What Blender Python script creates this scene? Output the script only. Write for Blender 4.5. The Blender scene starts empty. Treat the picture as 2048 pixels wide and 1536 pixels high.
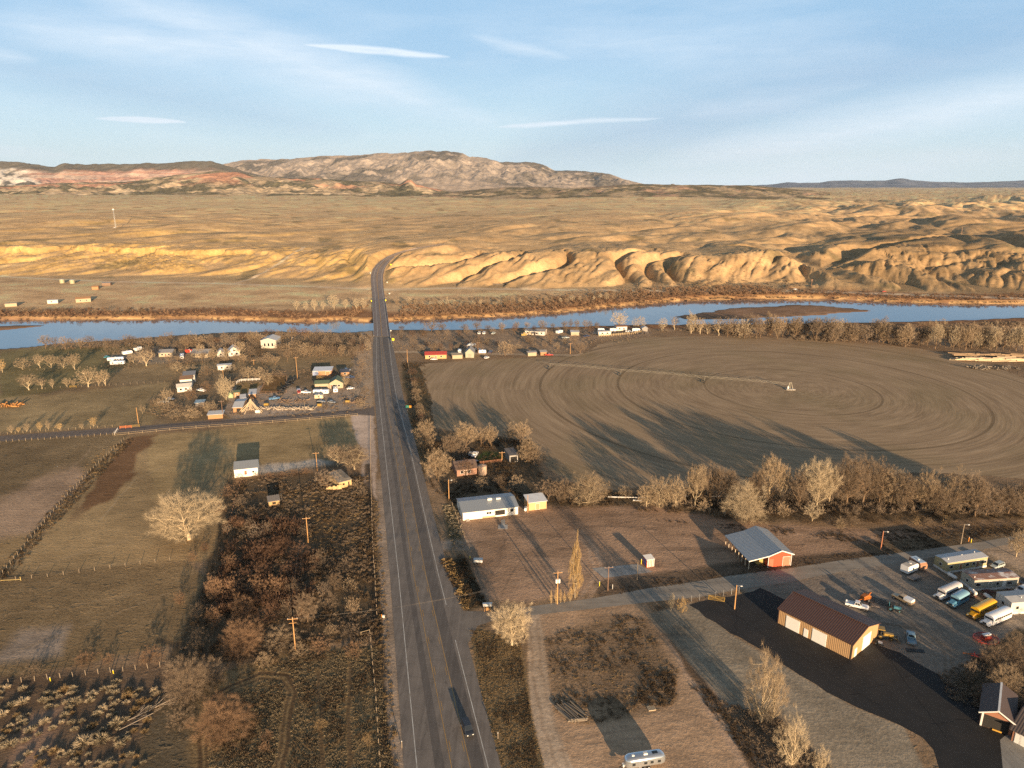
import bpy, math, random
import numpy as np
from mathutils import Vector, Matrix
sc = bpy.context.scene
COL = sc.collection
rnd = random.Random(7)
rad = math.radians
# ------------------------------------------------------------------ camera
CH = 110.0; F = 1420.0; PIT = rad(15.6)
CP, SP = math.cos(PIT), math.sin(PIT)
cam = bpy.data.cameras.new('camera'); camo = bpy.data.objects.new('camera', cam); COL.objects.link(camo)
camo.location = (0, 0, CH); camo.rotation_euler = (math.pi/2 - PIT, 0, 0)
cam.sensor_fit = 'HORIZONTAL'; cam.sensor_width = 36; cam.lens = 36 * F / 2048
cam.clip_start = 1; cam.clip_end = 200000
sc.camera = camo

def g(px, py, z=0.0):
    """ground point seen at a photo pixel, on the plane of height z"""
    dx = px - 1024.0; dy = py - 768.0
    vy = CP * F - SP * dy; vz = -SP * F - CP * dy
    t = (z - CH) / vz
    return (dx * t, vy * t)
def g3(px, py, z=0.0):
    x, y = g(px, py, z); return Vector((x, y, z))
def depth(y, z=0.0): return y * CP + (CH - z) * SP
def hgt(pyb, pyt, z=0.0):
    """height of a thing standing at row pyb and reaching row pyt"""
    y = g(1024, pyb, z)[1]
    a = math.atan((pyt - 768) / F) + PIT
    return CH - y * math.tan(a) - z
def mpp(py, z=0.0): return depth(g(1024, py, z)[1], z) / F

# ------------------------------------------------------------------ tags
def tag(o, label=None, cat=None, group=None, kind=None):
    if label: o['label'] = label
    if cat: o['category'] = cat
    if group: o['group'] = group
    if kind: o['kind'] = kind
    return o
def thing(name, label, cat, loc=(0, 0, 0), rz=0.0, group=None):
    o = bpy.data.objects.new(name, None); COL.objects.link(o)
    o.location = loc; o.rotation_euler = (0, 0, rz); o.empty_display_size = 0.5
    return tag(o, label, cat, group)

# ------------------------------------------------------------------ mesh builder
class MB:
    def __init__(s): s.v = []; s.f = []
    def add(s, vs, fs):
        n = len(s.v); s.v += [tuple(v) for v in vs]; s.f += [tuple(i + n for i in f) for f in fs]; return s
    def box(s, x0, x1, y0, y1, z0, z1):
        return s.add([(x0,y0,z0),(x1,y0,z0),(x1,y1,z0),(x0,y1,z0),(x0,y0,z1),(x1,y0,z1),(x1,y1,z1),(x0,y1,z1)],
                     [(0,3,2,1),(4,5,6,7),(0,1,5,4),(1,2,6,5),(2,3,7,6),(3,0,4,7)])
    def bar(s, a, b, w, h=None):
        a = Vector(a); b = Vector(b); h = h or w; d = (b - a)
        if d.length < 1e-6: return s
        d.normalize(); up = Vector((0,0,1)) if abs(d.z) < .9 else Vector((1,0,0))
        r = d.cross(up).normalized(); u = r.cross(d)
        vs = [p + r*i*w/2 + u*j*h/2 for p in (a, b) for (i, j) in ((-1,-1),(1,-1),(1,1),(-1,1))]
        return s.add(vs, [(3,2,1,0),(4,5,6,7),(0,1,5,4),(1,2,6,5),(2,3,7,6),(3,0,4,7)])
    def tube(s, a, b, r0, r1=None, n=8, caps=True):
        a = Vector(a); b = Vector(b); r1 = r0 if r1 is None else r1
        d = (b - a).normalized(); up = Vector((0,0,1)) if abs(d.z) < .9 else Vector((1,0,0))
        r = d.cross(up).normalized(); u = r.cross(d)
        vs = []
        for p, q in ((a, r0), (b, r1)):
            for k in range(n):
                t = 2*math.pi*k/n; vs.append(p + r*math.cos(t)*q + u*math.sin(t)*q)
        fs = [(k, (k+1) % n, n + (k+1) % n, n + k) for k in range(n)]
        if caps: fs += [tuple(range(n))[::-1], tuple(range(n, 2*n))]
        return s.add(vs, fs)
    def loft(s, rings, caps=True):
        n = len(rings[0]); vs = [p for r in rings for p in r]; fs = []
        for i in range(len(rings)-1):
            for k in range(n):
                fs.append((i*n+k, i*n+(k+1) % n, (i+1)*n+(k+1) % n, (i+1)*n+k))
        if caps: fs += [tuple(range(n))[::-1], tuple(range((len(rings)-1)*n, len(rings)*n))]
        return s.add(vs, fs)
    def prism(s, prof, y0, y1):
        """profile in x,z pushed along y"""
        return s.loft([[(x, y0, z) for x, z in prof], [(x, y1, z) for x, z in prof]])
    def quad(s, a, b, c, d): return s.add([a, b, c, d], [(0,1,2,3)])
    def build(s, name, mat, parent=None, smooth=False, bevel=0):
        me = bpy.data.meshes.new(name); me.from_pydata(s.v, [], s.f); me.update()
        if mat: me.materials.append(mat)
        if smooth:
            me.polygons.foreach_set('use_smooth', [True]*len(me.polygons))
        o = bpy.data.objects.new(name, me); COL.objects.link(o)
        if parent: o.parent = parent
        if bevel:
            m = o.modifiers.new('b', 'BEVEL'); m.width = bevel; m.segments = 2; m.limit_method = 'ANGLE'
        return o
def npmesh(name, V, Fq, mat, tri=False, smooth=False):
    k = 3 if tri else 4
    me = bpy.data.meshes.new(name); n = len(Fq)
    me.vertices.add(len(V)); me.vertices.foreach_set('co', np.asarray(V, np.float32).ravel())
    me.loops.add(n*k); me.loops.foreach_set('vertex_index', np.asarray(Fq, np.int32).ravel())
    me.polygons.add(n); me.polygons.foreach_set('loop_start', np.arange(0, n*k, k, dtype=np.int32))
    if smooth: me.polygons.foreach_set('use_smooth', np.ones(n, bool))
    me.update(calc_edges=True)
    if mat: me.materials.append(mat)
    return me

# ------------------------------------------------------------------ materials
MATS = {}
def nodes(name):
    m = bpy.data.materials.new(name); m.use_nodes = True; nt = m.node_tree
    return m, nt, nt.nodes['Principled BSDF']
def N(nt, t, **k):
    n = nt.nodes.new(t)
    for a, b in k.items():
        if a in ('operation','blend_type','data_type','noise_dimensions','feature','vector_type','attribute_name','wave_type','bands_direction','sky_type','noise_type','distance','interpolation_type'):
            setattr(n, a, b)
        else:
            key = int(a[1:]) if a[0] == 'i' and a[1:].isdigit() else a.replace('_', ' ')
            n.inputs[key].default_value = b
    return n
def L(nt, a, b): nt.links.new(a, b)
def math_(nt, op, a, b=None, c=None, clamp=False):
    n = nt.nodes.new('ShaderNodeMath'); n.operation = op; n.use_clamp = clamp
    for i, x in enumerate((a, b, c)):
        if x is None: continue
        if isinstance(x, (int, float)): n.inputs[i].default_value = x
        else: nt.links.new(x, n.inputs[i])
    return n.outputs[0]
def ramp(nt, fac, stops):
    n = nt.nodes.new('ShaderNodeValToRGB'); nt.links.new(fac, n.inputs[0])
    cr = n.color_ramp
    while len(cr.elements) > 1: cr.elements.remove(cr.elements[-1])
    cr.elements[0].position = stops[0][0]; cr.elements[0].color = stops[0][1]
    for p, c in stops[1:]:
        e = cr.elements.new(p); e.color = c
    return n.outputs[0]
def mixc(nt, fac, a, b, mode='MIX'):
    n = nt.nodes.new('ShaderNodeMix'); n.data_type = 'RGBA'; n.blend_type = mode
    for i, x in ((0, fac), (6, a), (7, b)):
        if isinstance(x, (int, float)): n.inputs[i].default_value = x
        elif isinstance(x, tuple): n.inputs[i].default_value = x if len(x) == 4 else (*x, 1)
        else: nt.links.new(x, n.inputs[i])
    return n.outputs[2]
def noise(nt, vec, scale, detail=4, rough=.6, dist=0, out=0):
    n = nt.nodes.new('ShaderNodeTexNoise'); n.inputs['Scale'].default_value = scale
    n.inputs['Detail'].default_value = detail; n.inputs['Roughness'].default_value = rough; n.inputs['Distortion'].default_value = dist
    if vec is not None: nt.links.new(vec, n.inputs['Vector'])
    return n.outputs[out]
def coords(nt, which='Object', scale=None):
    c = nt.nodes.new('ShaderNodeTexCoord'); o = c.outputs[which]
    if scale:
        m = nt.nodes.new('ShaderNodeMapping'); m.inputs['Scale'].default_value = scale
        nt.links.new(o, m.inputs['Vector']); o = m.outputs[0]
    return o
def bump(nt, h, strength, dist, bsdf):
    b = nt.nodes.new('ShaderNodeBump'); b.inputs['Strength'].default_value = strength; b.inputs['Distance'].default_value = dist
    nt.links.new(h, b.inputs['Height']); nt.links.new(b.outputs[0], bsdf.inputs['Normal'])
def paint(name, rgb, rough=.6, metal=0, dirt=.25, scale=1.2, var=0.0):
    """painted / weathered surface: a base colour broken by dirt noise"""
    if name in MATS: return MATS[name]
    m, nt, b = nodes(name)
    n = noise(nt, coords(nt), scale, 6, .65)
    f = math_(nt, 'MULTIPLY', math_(nt, 'SUBTRACT', n, .42, clamp=True), dirt*5, clamp=True)
    c = mixc(nt, f, (*rgb, 1), (rgb[0]*.45+.03, rgb[1]*.42+.025, rgb[2]*.38+.02, 1))
    L(nt, c, b.inputs['Base Color']); b.inputs['Roughness'].default_value = rough; b.inputs['Metallic'].default_value = metal
    MATS[name] = m; return m
def ribbed(name, rgb, axis='X', period=.35, rough=.45, metal=0, rust=0.0, rustc=(.2,.09,.04), depth_=.03):
    """corrugated / ribbed sheet metal"""
    if name in MATS: return MATS[name]
    m, nt, b = nodes(name)
    co = coords(nt); sx = nt.nodes.new('ShaderNodeSeparateXYZ'); L(nt, co, sx.inputs[0])
    w = math_(nt, 'SINE', math_(nt, 'MULTIPLY', sx.outputs[axis], 2*math.pi/period))
    n = noise(nt, co, .35, 6, .7); n2 = noise(nt, co, 2.5, 4, .6)
    c = mixc(nt, math_(nt, 'MULTIPLY', n2, .35), (*rgb, 1), (rgb[0]*.6, rgb[1]*.6, rgb[2]*.62, 1))
    c = mixc(nt, math_(nt, 'MULTIPLY', math_(nt, 'GREATER_THAN', w, .75), .28), c, (rgb[0]*.4, rgb[1]*.4, rgb[2]*.4, 1))
    if rust: c = mixc(nt, math_(nt, 'MULTIPLY', math_(nt, 'SUBTRACT', n, 1-rust, clamp=True), 9, clamp=True), c, (*rustc, 1))
    L(nt, c, b.inputs['Base Color']); b.inputs['Roughness'].default_value = rough; b.inputs['Metallic'].default_value = metal
    bump(nt, w, .5, depth_, b); MATS[name] = m; return m
def glassy(name='window_glass', rgb=(.02,.025,.03)):
    if name in MATS: return MATS[name]
    m, nt, b = nodes(name); b.inputs['Base Color'].default_value = (*rgb, 1); b.inputs['Roughness'].default_value = .08
    b.inputs['Specular IOR Level'].default_value = .8
    n = noise(nt, coords(nt), 1.5, 2); bump(nt, n, .05, .02, b)
    MATS[name] = m; return m

# ------------------------------------------------------------------ numpy noise
def _hash(i, j, s):
    n = (i*374761393 + j*668265263 + s*1442695041).astype(np.int64) & 0xffffffff
    n = ((n ^ (n >> 13)) * 1274126177) & 0xffffffff
    n = (n ^ (n >> 16)) & 0xffffffff
    return n / 4294967295.0
def vn(x, y, s=0):
    i = np.floor(x).astype(np.int64); j = np.floor(y).astype(np.int64); fx = x - i; fy = y - j
    u = fx*fx*fx*(fx*(fx*6-15)+10); v = fy*fy*fy*(fy*(fy*6-15)+10)
    def gr(a, b, dx, dy):
        t = _hash(a, b, s)*2*np.pi; return np.cos(t)*dx + np.sin(t)*dy
    return ((gr(i,j,fx,fy)*(1-u)+gr(i+1,j,fx-1,fy)*u)*(1-v) + (gr(i,j+1,fx,fy-1)*(1-u)+gr(i+1,j+1,fx-1,fy-1)*u)*v)*1.5
def fbm(x, y, s=0, o=4, lac=2.03, gain=.5):
    a = 1.0; r = 0; 
    for k in range(o):
        r = r + a*vn(x, y, s+k*17); x = x*lac+3.1; y = y*lac-1.7; a *= gain
    return r
def ridged(x, y, s=0, o=4, gain=.5):
    a = 1.0; r = 0; t = 0
    for k in range(o):
        r = r + a*(1-np.minimum(np.abs(vn(x, y, s+k*17))*1.6, 1)); t += a; x = x*2.07+5.3; y = y*2.07+1.1; a *= gain
    return r/t
def sstep(a, b, x):
    t = np.clip((x-a)/(b-a), 0, 1); return t*t*(3-2*t)
def polydist(X, Y, P, closed=True):
    """signed distance (inside negative) to polygon, or distance to polyline"""
    P = np.asarray(P, float); n = len(P); d = np.full(X.shape, 1e18); ins = np.zeros(X.shape, bool)
    for i in range(n if closed else n-1):
        a = P[i]; b = P[(i+1) % n]; e = b-a; L2 = max(e@e, 1e-9)
        t = np.clip(((X-a[0])*e[0]+(Y-a[1])*e[1])/L2, 0, 1)
        d = np.minimum(d, (X-a[0]-t*e[0])**2+(Y-a[1]-t*e[1])**2)
        if closed and abs(e[1]) > 1e-9:
            c = (a[1] > Y) != (b[1] > Y)
            ins ^= c & (X < (b[0]-a[0])*(Y-a[1])/(b[1]-a[1])+a[0])
    d = np.sqrt(d)
    return np.where(ins, -d, d) if closed else d
# ------------------------------------------------------------------ world, sun, haze
SUN_AZ = rad(161.1); SUN_EL = rad(8.0)
sdir = Vector((math.sin(SUN_AZ)*math.cos(SUN_EL), math.cos(SUN_AZ)*math.cos(SUN_EL), math.sin(SUN_EL)))
sl = bpy.data.lights.new('sun', 'SUN'); slo = bpy.data.objects.new('sun', sl); COL.objects.link(slo)
sl.energy = 5.0; sl.angle = rad(.5); sl.color = (1.0, .71, .43)
slo.rotation_euler = sdir.to_track_quat('Z', 'Y').to_euler(); slo.location = (300, -600, 400)
w = bpy.data.worlds.new('World'); sc.world = w; w.use_nodes = True; nt = w.node_tree
bg = nt.nodes['Background']
sky = N(nt, 'ShaderNodeTexSky', sky_type='NISHITA'); sky.sun_disc = False; sky.sun_elevation = SUN_EL; sky.sun_rotation = SUN_AZ
sky.altitude = 1450; sky.air_density = 1.0; sky.dust_density = .25; sky.ozone_density = 1.4
tc = N(nt, 'ShaderNodeTexCoord'); sx = N(nt, 'ShaderNodeSeparateXYZ'); L(nt, tc.outputs['Generated'], sx.inputs[0])
az = math_(nt, 'ARCTAN2', sx.outputs['X'], sx.outputs['Y']); el = math_(nt, 'ARCSINE', sx.outputs['Z'])
def azel(px, py):
    dx = px-1024; dy = py-768; vy = CP*F-SP*dy; vz = -SP*F-CP*dy
    return math.atan2(dx, vy), math.atan2(vz, math.hypot(dx, vy))
vec = N(nt, 'ShaderNodeCombineXYZ'); L(nt, az, vec.inputs[0]); L(nt, el, vec.inputs[1])
def vscale(v, s, off=(0,0,0), rot=0):
    m = N(nt, 'ShaderNodeMapping'); m.inputs['Scale'].default_value = s; m.inputs['Location'].default_value = off; m.inputs['Rotation'].default_value = (0,0,rot)
    L(nt, v, m.inputs['Vector']); return m.outputs[0]
warp = noise(nt, vscale(vec.outputs[0], (3, 6, 1)), 1.0, 4, .6, out=1)
wv = N(nt, 'ShaderNodeVectorMath', operation='MULTIPLY_ADD'); L(nt, warp, wv.inputs[0]); wv.inputs[1].default_value = (.05, .018, 0); L(nt, vec.outputs[0], wv.inputs[2])
wvec = wv.outputs[0]
sxx = N(nt, 'ShaderNodeSeparateXYZ'); L(nt, wvec, sxx.inputs[0])
OFF = (.025, .009)
def streak(px0, py0, px1, py1, thick_px, soft, gain):
    """a cloud band between two sky directions"""
    a = azel(px0, py0); b = azel(px1, py1)
    ex, ey = b[0]-a[0], b[1]-a[1]; ln = math.hypot(ex, ey); ex /= ln; ey /= ln
    ux = math_(nt, 'SUBTRACT', sxx.outputs[0], a[0]+OFF[0]); uy = math_(nt, 'SUBTRACT', sxx.outputs[1], a[1]+OFF[1])
    t = math_(nt, 'DIVIDE', math_(nt, 'ADD', math_(nt, 'MULTIPLY', ux, ex), math_(nt, 'MULTIPLY', uy, ey)), ln)
    d = math_(nt, 'ABSOLUTE', math_(nt, 'SUBTRACT', math_(nt, 'MULTIPLY', uy, ex), math_(nt, 'MULTIPLY', ux, ey)))
    prof = math_(nt, 'MULTIPLY', math_(nt, 'MULTIPLY', t, math_(nt, 'SUBTRACT', 1, t)), 4, clamp=True)
    prof = math_(nt, 'POWER', prof, .6)
    th = thick_px/F
    q = math_(nt, 'SUBTRACT', prof, math_(nt, 'DIVIDE', d, th))
    q = math_(nt, 'MULTIPLY', q, 1/soft, clamp=True)
    inside = math_(nt, 'MULTIPLY', math_(nt, 'GREATER_THAN', t, 0), math_(nt, 'LESS_THAN', t, 1))
    return math_(nt, 'MULTIPLY', math_(nt, 'MULTIPLY', q, inside), gain)
cir = noise(nt, vscale(wvec, (2.2, 9, 1), (3.1, .4, 0), .22), 1.0, 7, .62)
cir2 = noise(nt, vscale(wvec, (7, 34, 1), (1.1, 2.4, 0), .12), 1.0, 6, .6)
tex = math_(nt, 'ADD', math_(nt, 'MULTIPLY', cir, .55), math_(nt, 'MULTIPLY', cir2, .45))
veil = math_(nt, 'MULTIPLY', math_(nt, 'SUBTRACT', tex, .44, clamp=True), 3.4, clamp=True)
low = math_(nt, 'MULTIPLY', math_(nt, 'SUBTRACT', .16, el, clamp=True), 5.0, clamp=True)
bright = None
for s in ((80,-60,1000,250,60,1.0,.55), (-100,30,700,120,45,1.0,.5), (600,90,900,116,8,.55,.9), (380,85,520,108,8,.8,.5), (190,235,380,243,6,.5,.9),
          (930,72,1150,122,16,1.1,.5), (985,253,1180,243,6,.7,.8), (1080,246,1330,232,6,.8,.6), (-120,90,90,122,14,1.0,.4), (-100,300,150,312,14,1.1,.45),
          (1150,100,1400,68,14,1.2,.3), (1250,345,2300,140,60,1.1,.7), (900,420,2200,300,65,1.1,.6), (900,70,1800,100,60,1.3,.25), (1350,230,1750,170,30,1.2,.3)):
    q = streak(*s)
    bright = q if bright is None else math_(nt, 'MAXIMUM', bright, q)
cir3 = noise(nt, vscale(wvec, (16, 150, 1), (2.1, 1.4, 0), .1), 1.0, 6, .7)
mod = math_(nt, 'ADD', -.1, math_(nt, 'ADD', math_(nt, 'MULTIPLY', tex, .9), math_(nt, 'MULTIPLY', cir3, 1.3)))
cl = math_(nt, 'MULTIPLY', bright, mod)
cl = math_(nt, 'ADD', cl, math_(nt, 'MULTIPLY', veil, .36), clamp=True)
dk = math_(nt, 'MAXIMUM', streak(950,330,2350,-10,120,1.0,.85), streak(-300,60,750,270,60,1.2,.6))
skyc = mixc(nt, 1.0, sky.outputs[0], (1.5, 1.22, 1.02, 1), 'MULTIPLY')
hiw = N(nt, 'ShaderNodeMapRange'); hiw.interpolation_type = 'SMOOTHSTEP'; L(nt, el, hiw.inputs[0]); hiw.inputs[1].default_value = .26; hiw.inputs[2].default_value = .62; hiw.inputs[3].default_value = 1; hiw.inputs[4].default_value = 0
frn = N(nt, 'ShaderNodeMapRange'); frn.interpolation_type = 'SMOOTHSTEP'; L(nt, sx.outputs['Y'], frn.inputs[0]); frn.inputs[1].default_value = -.1; frn.inputs[2].default_value = .45
lowsky = math_(nt, 'MULTIPLY', hiw.outputs[0], frn.outputs[0])
skyc = mixc(nt, math_(nt, 'MULTIPLY', lowsky, .8), skyc, (2.05, 3.65, 5.5, 1))
skyc = mixc(nt, math_(nt, 'MULTIPLY', math_(nt, 'MULTIPLY', low, .85, clamp=True), frn.outputs[0]), skyc, (4.8, 6.2, 6.6, 1))
c0 = mixc(nt, math_(nt, 'MULTIPLY', math_(nt, 'MULTIPLY', dk, math_(nt, 'MULTIPLY_ADD', tex, 1.6, -.1)), .95, clamp=True), skyc, (1.75, 2.95, 4.5, 1))
c1 = mixc(nt, math_(nt, 'MULTIPLY', cl, math_(nt, 'MULTIPLY_ADD', lowsky, .8, .2)), c0, (5.2, 5.95, 6.7, 1))
L(nt, c1, bg.inputs['Color']); bg.inputs['Strength'].default_value = .074

HAZE = True
if HAZE:
    mh, hnt, hb = nodes('haze_air'); mh.cycles.volume_sampling = 'DISTANCE'; hnt.nodes.remove(hb)
    pv = hnt.nodes.new('ShaderNodeVolumePrincipled'); pv.inputs['Color'].default_value = (.62, .78, 1.0, 1); pv.inputs['Density'].default_value = 1.05e-5; pv.inputs['Anisotropy'].default_value = 0.0
    L(hnt, pv.outputs[0], hnt.nodes['Material Output'].inputs['Volume'])
    tag(MB().box(-42000, 42000, -3000, 41000, -40, 1900).build('haze', mh), kind='stuff')

# ------------------------------------------------------------------ river
WZ = -2.5
near = [(-400,716),(0,702),(60,697),(120,690),(220,685),(350,674),(460,668),(560,667),(640,668),(700,668),(745,664),(790,663),(860,664),(950,662),(1030,659),(1100,657),(1200,655),(1300,652),(1400,652),(1500,651),(1620,649),(1760,648),(1900,644),(1990,641),(2060,638),(2500,626)]
far_ = [(-400,640),(0,640),(200,639),(400,638),(520,641),(580,644),(620,645),(660,641),(690,640),(720,644),(745,643),(776,643),(830,640),(897,637),(960,635),(1023,632),(1129,625),(1208,616),(1300,608),(1348,603),(1416,600),(1540,598),(1638,598),(1720,601),(1792,605),(1929,608),(2048,608),(2500,606)]
RIV = [g(*p, WZ) for p in near] + [g(*p, WZ) for p in far_[::-1]]
SB = [(1340,634),(1400,626),(1450,619),(1502,614),(1587,609),(1640,611),(1690,616),(1752,622),(1690,626),(1640,630),(1587,633),(1536,635),(1450,638),(1390,640)]
SB2 = [(-300,648),(0,653),(60,650),(95,651),(60,655),(0,661),(-300,668)]
SB3 = [(636,671),(700,655),(690,652),(660,652),(640,655)]
# ------------------------------------------------------------------ the ground sheet
rowsA = np.arange(1570, 575, -1.6)
YA = np.array([g(1024, r)[1] for r in rowsA])
YB = np.geomspace(YA[-1], 3200, 340)[1:]
YC = np.geomspace(3200, 62000, 130)[1:]
YS = np.concatenate([YA, YB, YC]); CS = np.concatenate([np.linspace(-1.3, -.84, 24)[:-1], np.linspace(-.84, .84, 1180), np.linspace(.84, 1.3, 24)[1:]])
NR, NC = len(YS), len(CS)
Yg = np.repeat(YS[:, None], NC, 1); Xg = CS[None, :]*(Yg*CP+CH*SP)
PX = np.broadcast_to(1024+F*CS[None, :], (NR, NC)); 
PY = np.repeat(np.array([768 - F*math.tan(PIT-math.atan(CH/y)) for y in YS])[:, None], NC, 1)

def ip(px, xs, ys): return np.interp(px, xs, ys)
base_px = [-900,0,100,300,500,650,745,790,1000,1300,1650,1720,2048,2900]
base_row = [548,551,553,556,560,566,570,575,577,578,578,579,585,590]
base_Y = [g(a, b, 3)[1] for a, b in zip(base_px, base_row)]
# highway over the bluff (world x, y, z)
UP = [(747.5,780.4,673,.1),(747.3,779,664,.1),(746.9,777,650,.1),(746.7,776,639,.1),(745.6,773,618,.1),(744.7,770,597,.35),(744.2,768.5,586,1.6),(743,767,574,3.6),(741.8,766,562,6.2),(742.2,766.5,550,9.5),(745.5,769,539,13),(752,774,530,16.2),(762,781,521,19.3),(775,792,513,22.8),(790,806,506.5,26),(808,824,501,28.9),(829,844,496.5,31.8),(853,868,492,34.2),(880,893,488,36.3)]
HW = [(*g((u[0]+u[1])/2, u[2], u[3]), u[3]) for u in UP[4:]]
CAN = [(*g(1735,577,3), 3), (*g(1690,560,6), 6), (*g(1640,541,9), 9), (*g(1580,517,15), 15), (*g(1500,500,20), 20), (*g(1410,487,27), 27), (*g(1340,478,33), 33)]
CAN2 = [(*g(1640,541,9), 9), (*g(1690,520,16), 16), (*g(1760,500,22), 22), (*g(1850,480,29), 29), (*g(2000,470,32), 32)]
CAN3 = [(*g(1640,541,9), 9), (*g(1740,531,14), 14), (*g(1800,525,19), 19), (*g(1850,509,26), 26)]
def near_line(X, Y, P, R):
    """distance to a 3-D polyline in plan and the height there"""
    d = np.full(X.shape, 1e9); z = np.zeros(X.shape)
    for a, b in zip(P[:-1], P[1:]):
        ex, ey = b[0]-a[0], b[1]-a[1]; L2 = ex*ex+ey*ey
        t = np.clip(((X-a[0])*ex+(Y-a[1])*ey)/L2, 0, 1)
        dd = np.hypot(X-a[0]-t*ex, Y-a[1]-t*ey); m = dd < d
        d = np.where(m, dd, d); z = np.where(m, a[2]+t*(b[2]-a[2]), z)
    return d, z
def terrain(X, Y):
    px = 1024+F*X/(Y*CP+CH*SP)
    by = ip(px, base_px, base_Y)
    mid = sstep(740, 800, px)*(1-sstep(1690, 1730, px)); right = sstep(1690, 1730, px); left = 1-sstep(700, 780, px)
    Xk = X-.45*(Y-by); n1 = vn(Xk/96+.8*vn(X/140, Y/140, 5), Y/420, 3); n2 = vn(Xk/38+.4*vn(X/50, Y/50, 6), Y/170, 9); n3 = vn(Xk/13+.5*vn(X/30, Y/30, 8), Y/80, 10); big = sstep(-.35, .45, vn(X/240, 0*Y, 13))
    rav = 1-np.minimum(np.abs(n1)*2.8, 1)
    rav2 = 1-np.minimum(np.abs(n2)*2.2, 1)
    A = (84*mid+88*right+46*left)*(.55+.7*big); W = 128*mid+140*right+170*left
    W = W+45*left*vn(X/120, Y/200, 21)
    t = Y-by-A*rav**1.5*.95-13*rav2-6.5*(1-np.minimum(np.abs(n3)*2, 1))-26*vn(X/150, 0*Y, 11)
    Hb = 29+5*vn(X/170, Y/400, 31)-4*left
    u = np.clip(t/W, 0, 1)
    prof = np.where(u < 1, u**.82*(1.15-.15*u), 1)
    prof = .5*prof+.5*u*u*(3-2*u)
    h = 2.5*sstep(650, 800, Y)+(Hb-2.5)*prof
    # rock ledge on the left bluff
    led = left*sstep(.80, .86, u+.03*vn(X/9, Y/9, 77))*(1-sstep(430, 640, px+30*vn(Y/60, X/60, 3)))
    h = h+5.5*led
    blk = left*np.exp(-((px-300)/130)**2)*sstep(.12, .3, u)*(1-sstep(.8, .9, u))
    h = h+blk*2.6*np.maximum(ridged(X/11, Y/11, 41, 3)-.55, 0)*2.2
    far = sstep(W, W+500, t)
    h = h+(18+6*left)*sstep(900, 3600, Y)*np.clip(far*1.5, 0, 1)
    # hills and hollows of the plateau
    amp = ip(px, [-900,0,500,800,1200,1450,1700,2100,2900], [7,7,7,6.5,7,9,12,14,14])*np.clip(t/W-.35, 0, 1)
    fade = 1-.9*sstep(ip(px, [0,800,1200,1500,1900], [1300,1150,1100,1600,2600]), ip(px, [0,800,1200,1500,1900], [2500,2200,2000,3200,5200]), Y)
    wx = X+60*vn(X/260, Y/260, 51); wy = Y+60*vn(X/260, Y/260, 52)
    ru = wx*.83-wy*.56; rv = wx*.56+wy*.83
    rg = ridged(ru/230, rv/560, 61, 4, .42)
    rs = ridged(ru/92, rv/240, 71, 3, .42)
    mask2 = sstep(-.15, .35, vn(X/420, Y/330, 81)+.25*right+.15*mid)
    h = h-amp*fade*(rg-.45)*2.3-amp*fade*.4*(rs-.5)*mask2*1.5
    h = h+fbm(X/700, Y/700, 91, 3)*14*sstep(1000, 2200, Y)*(.35+.65*sstep(900, 1500, px))
    fc = 1-sstep(0, 90, t-W)
    h = h+(fbm(X/44, Y/36, 95, 4)*(.5+.9*fc)-np.maximum(ridged(Xk/19, Y/48, 97, 3, .5)-.58, 0)*6*fc)*np.clip(u*2, 0, 1)
    # canyons
    for P, wd in ((CAN, 26), (CAN2, 20), (CAN3, 16)):
        d, z = near_line(X, Y, P, 0)
        d = d*(1+.35*vn(X/30, Y/30, 101))
        h = np.minimum(h, z+np.maximum(d-wd*.25, 0)*.52+1.5*vn(X/20, Y/20, 7))
    # the highway's cut and fill
    d, z = near_line(X, Y, HW, 0)
    k = sstep(9, 34, d)
    h = np.where(Y > 700, np.minimum(h, z-.25+np.maximum(d-9, 0)*.62)*1.0, h)
    h = np.where((Y > 652) & (Y <= 700) & (d < 40), np.minimum(h, z-.3+np.maximum(d-11, 0)*.3), h)
    h = np.where((Y > 700) & (d < 40), h*k+np.maximum(h, z-.35)*(1-k), h)
    h = np.where((Y > 700) & (d < 9), z-.35, h)
    # flood plain
    fl = sstep(4, 40, Y-560)
    h = np.where(Y < by-25, np.minimum(h, 2.5*sstep(650, 800, Y)), h)
    # long level floor of the valley
    h = h*sstep(0, 1, (Y-600)/60) if False else h
    return h
H = np.zeros((NR, NC)); far_rows = YS > 590
H[far_rows] = terrain(Xg[far_rows], Yg[far_rows])
rr = (YS > 380) & (YS < 900)
sd = polydist(Xg[rr], Yg[rr], RIV); _bn = 5*vn(Xg[rr]/40, Yg[rr]/9, 44)+2*vn(Xg[rr]/12, Yg[rr]/4, 45)
sbd = np.minimum(polydist(Xg[rr], Yg[rr], [g(*p, WZ) for p in SB]), polydist(Xg[rr], Yg[rr], [g(*p, WZ) for p in SB2]))+_bn
sdn = sd+2.5*vn(Xg[rr]/18, Yg[rr]/18, 33)
hv = np.where(sdn < 0, WZ+np.maximum(sdn, -6)*.4, np.minimum(WZ+sdn*.5, H[rr]))
isl = np.where(sbd < 0, WZ+.12+np.minimum(-sbd, 10)*.05, WZ-np.minimum(sbd, 8)*.3)
hv = np.where(sd < -1, np.maximum(hv, isl), hv)
H[rr] = hv
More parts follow.
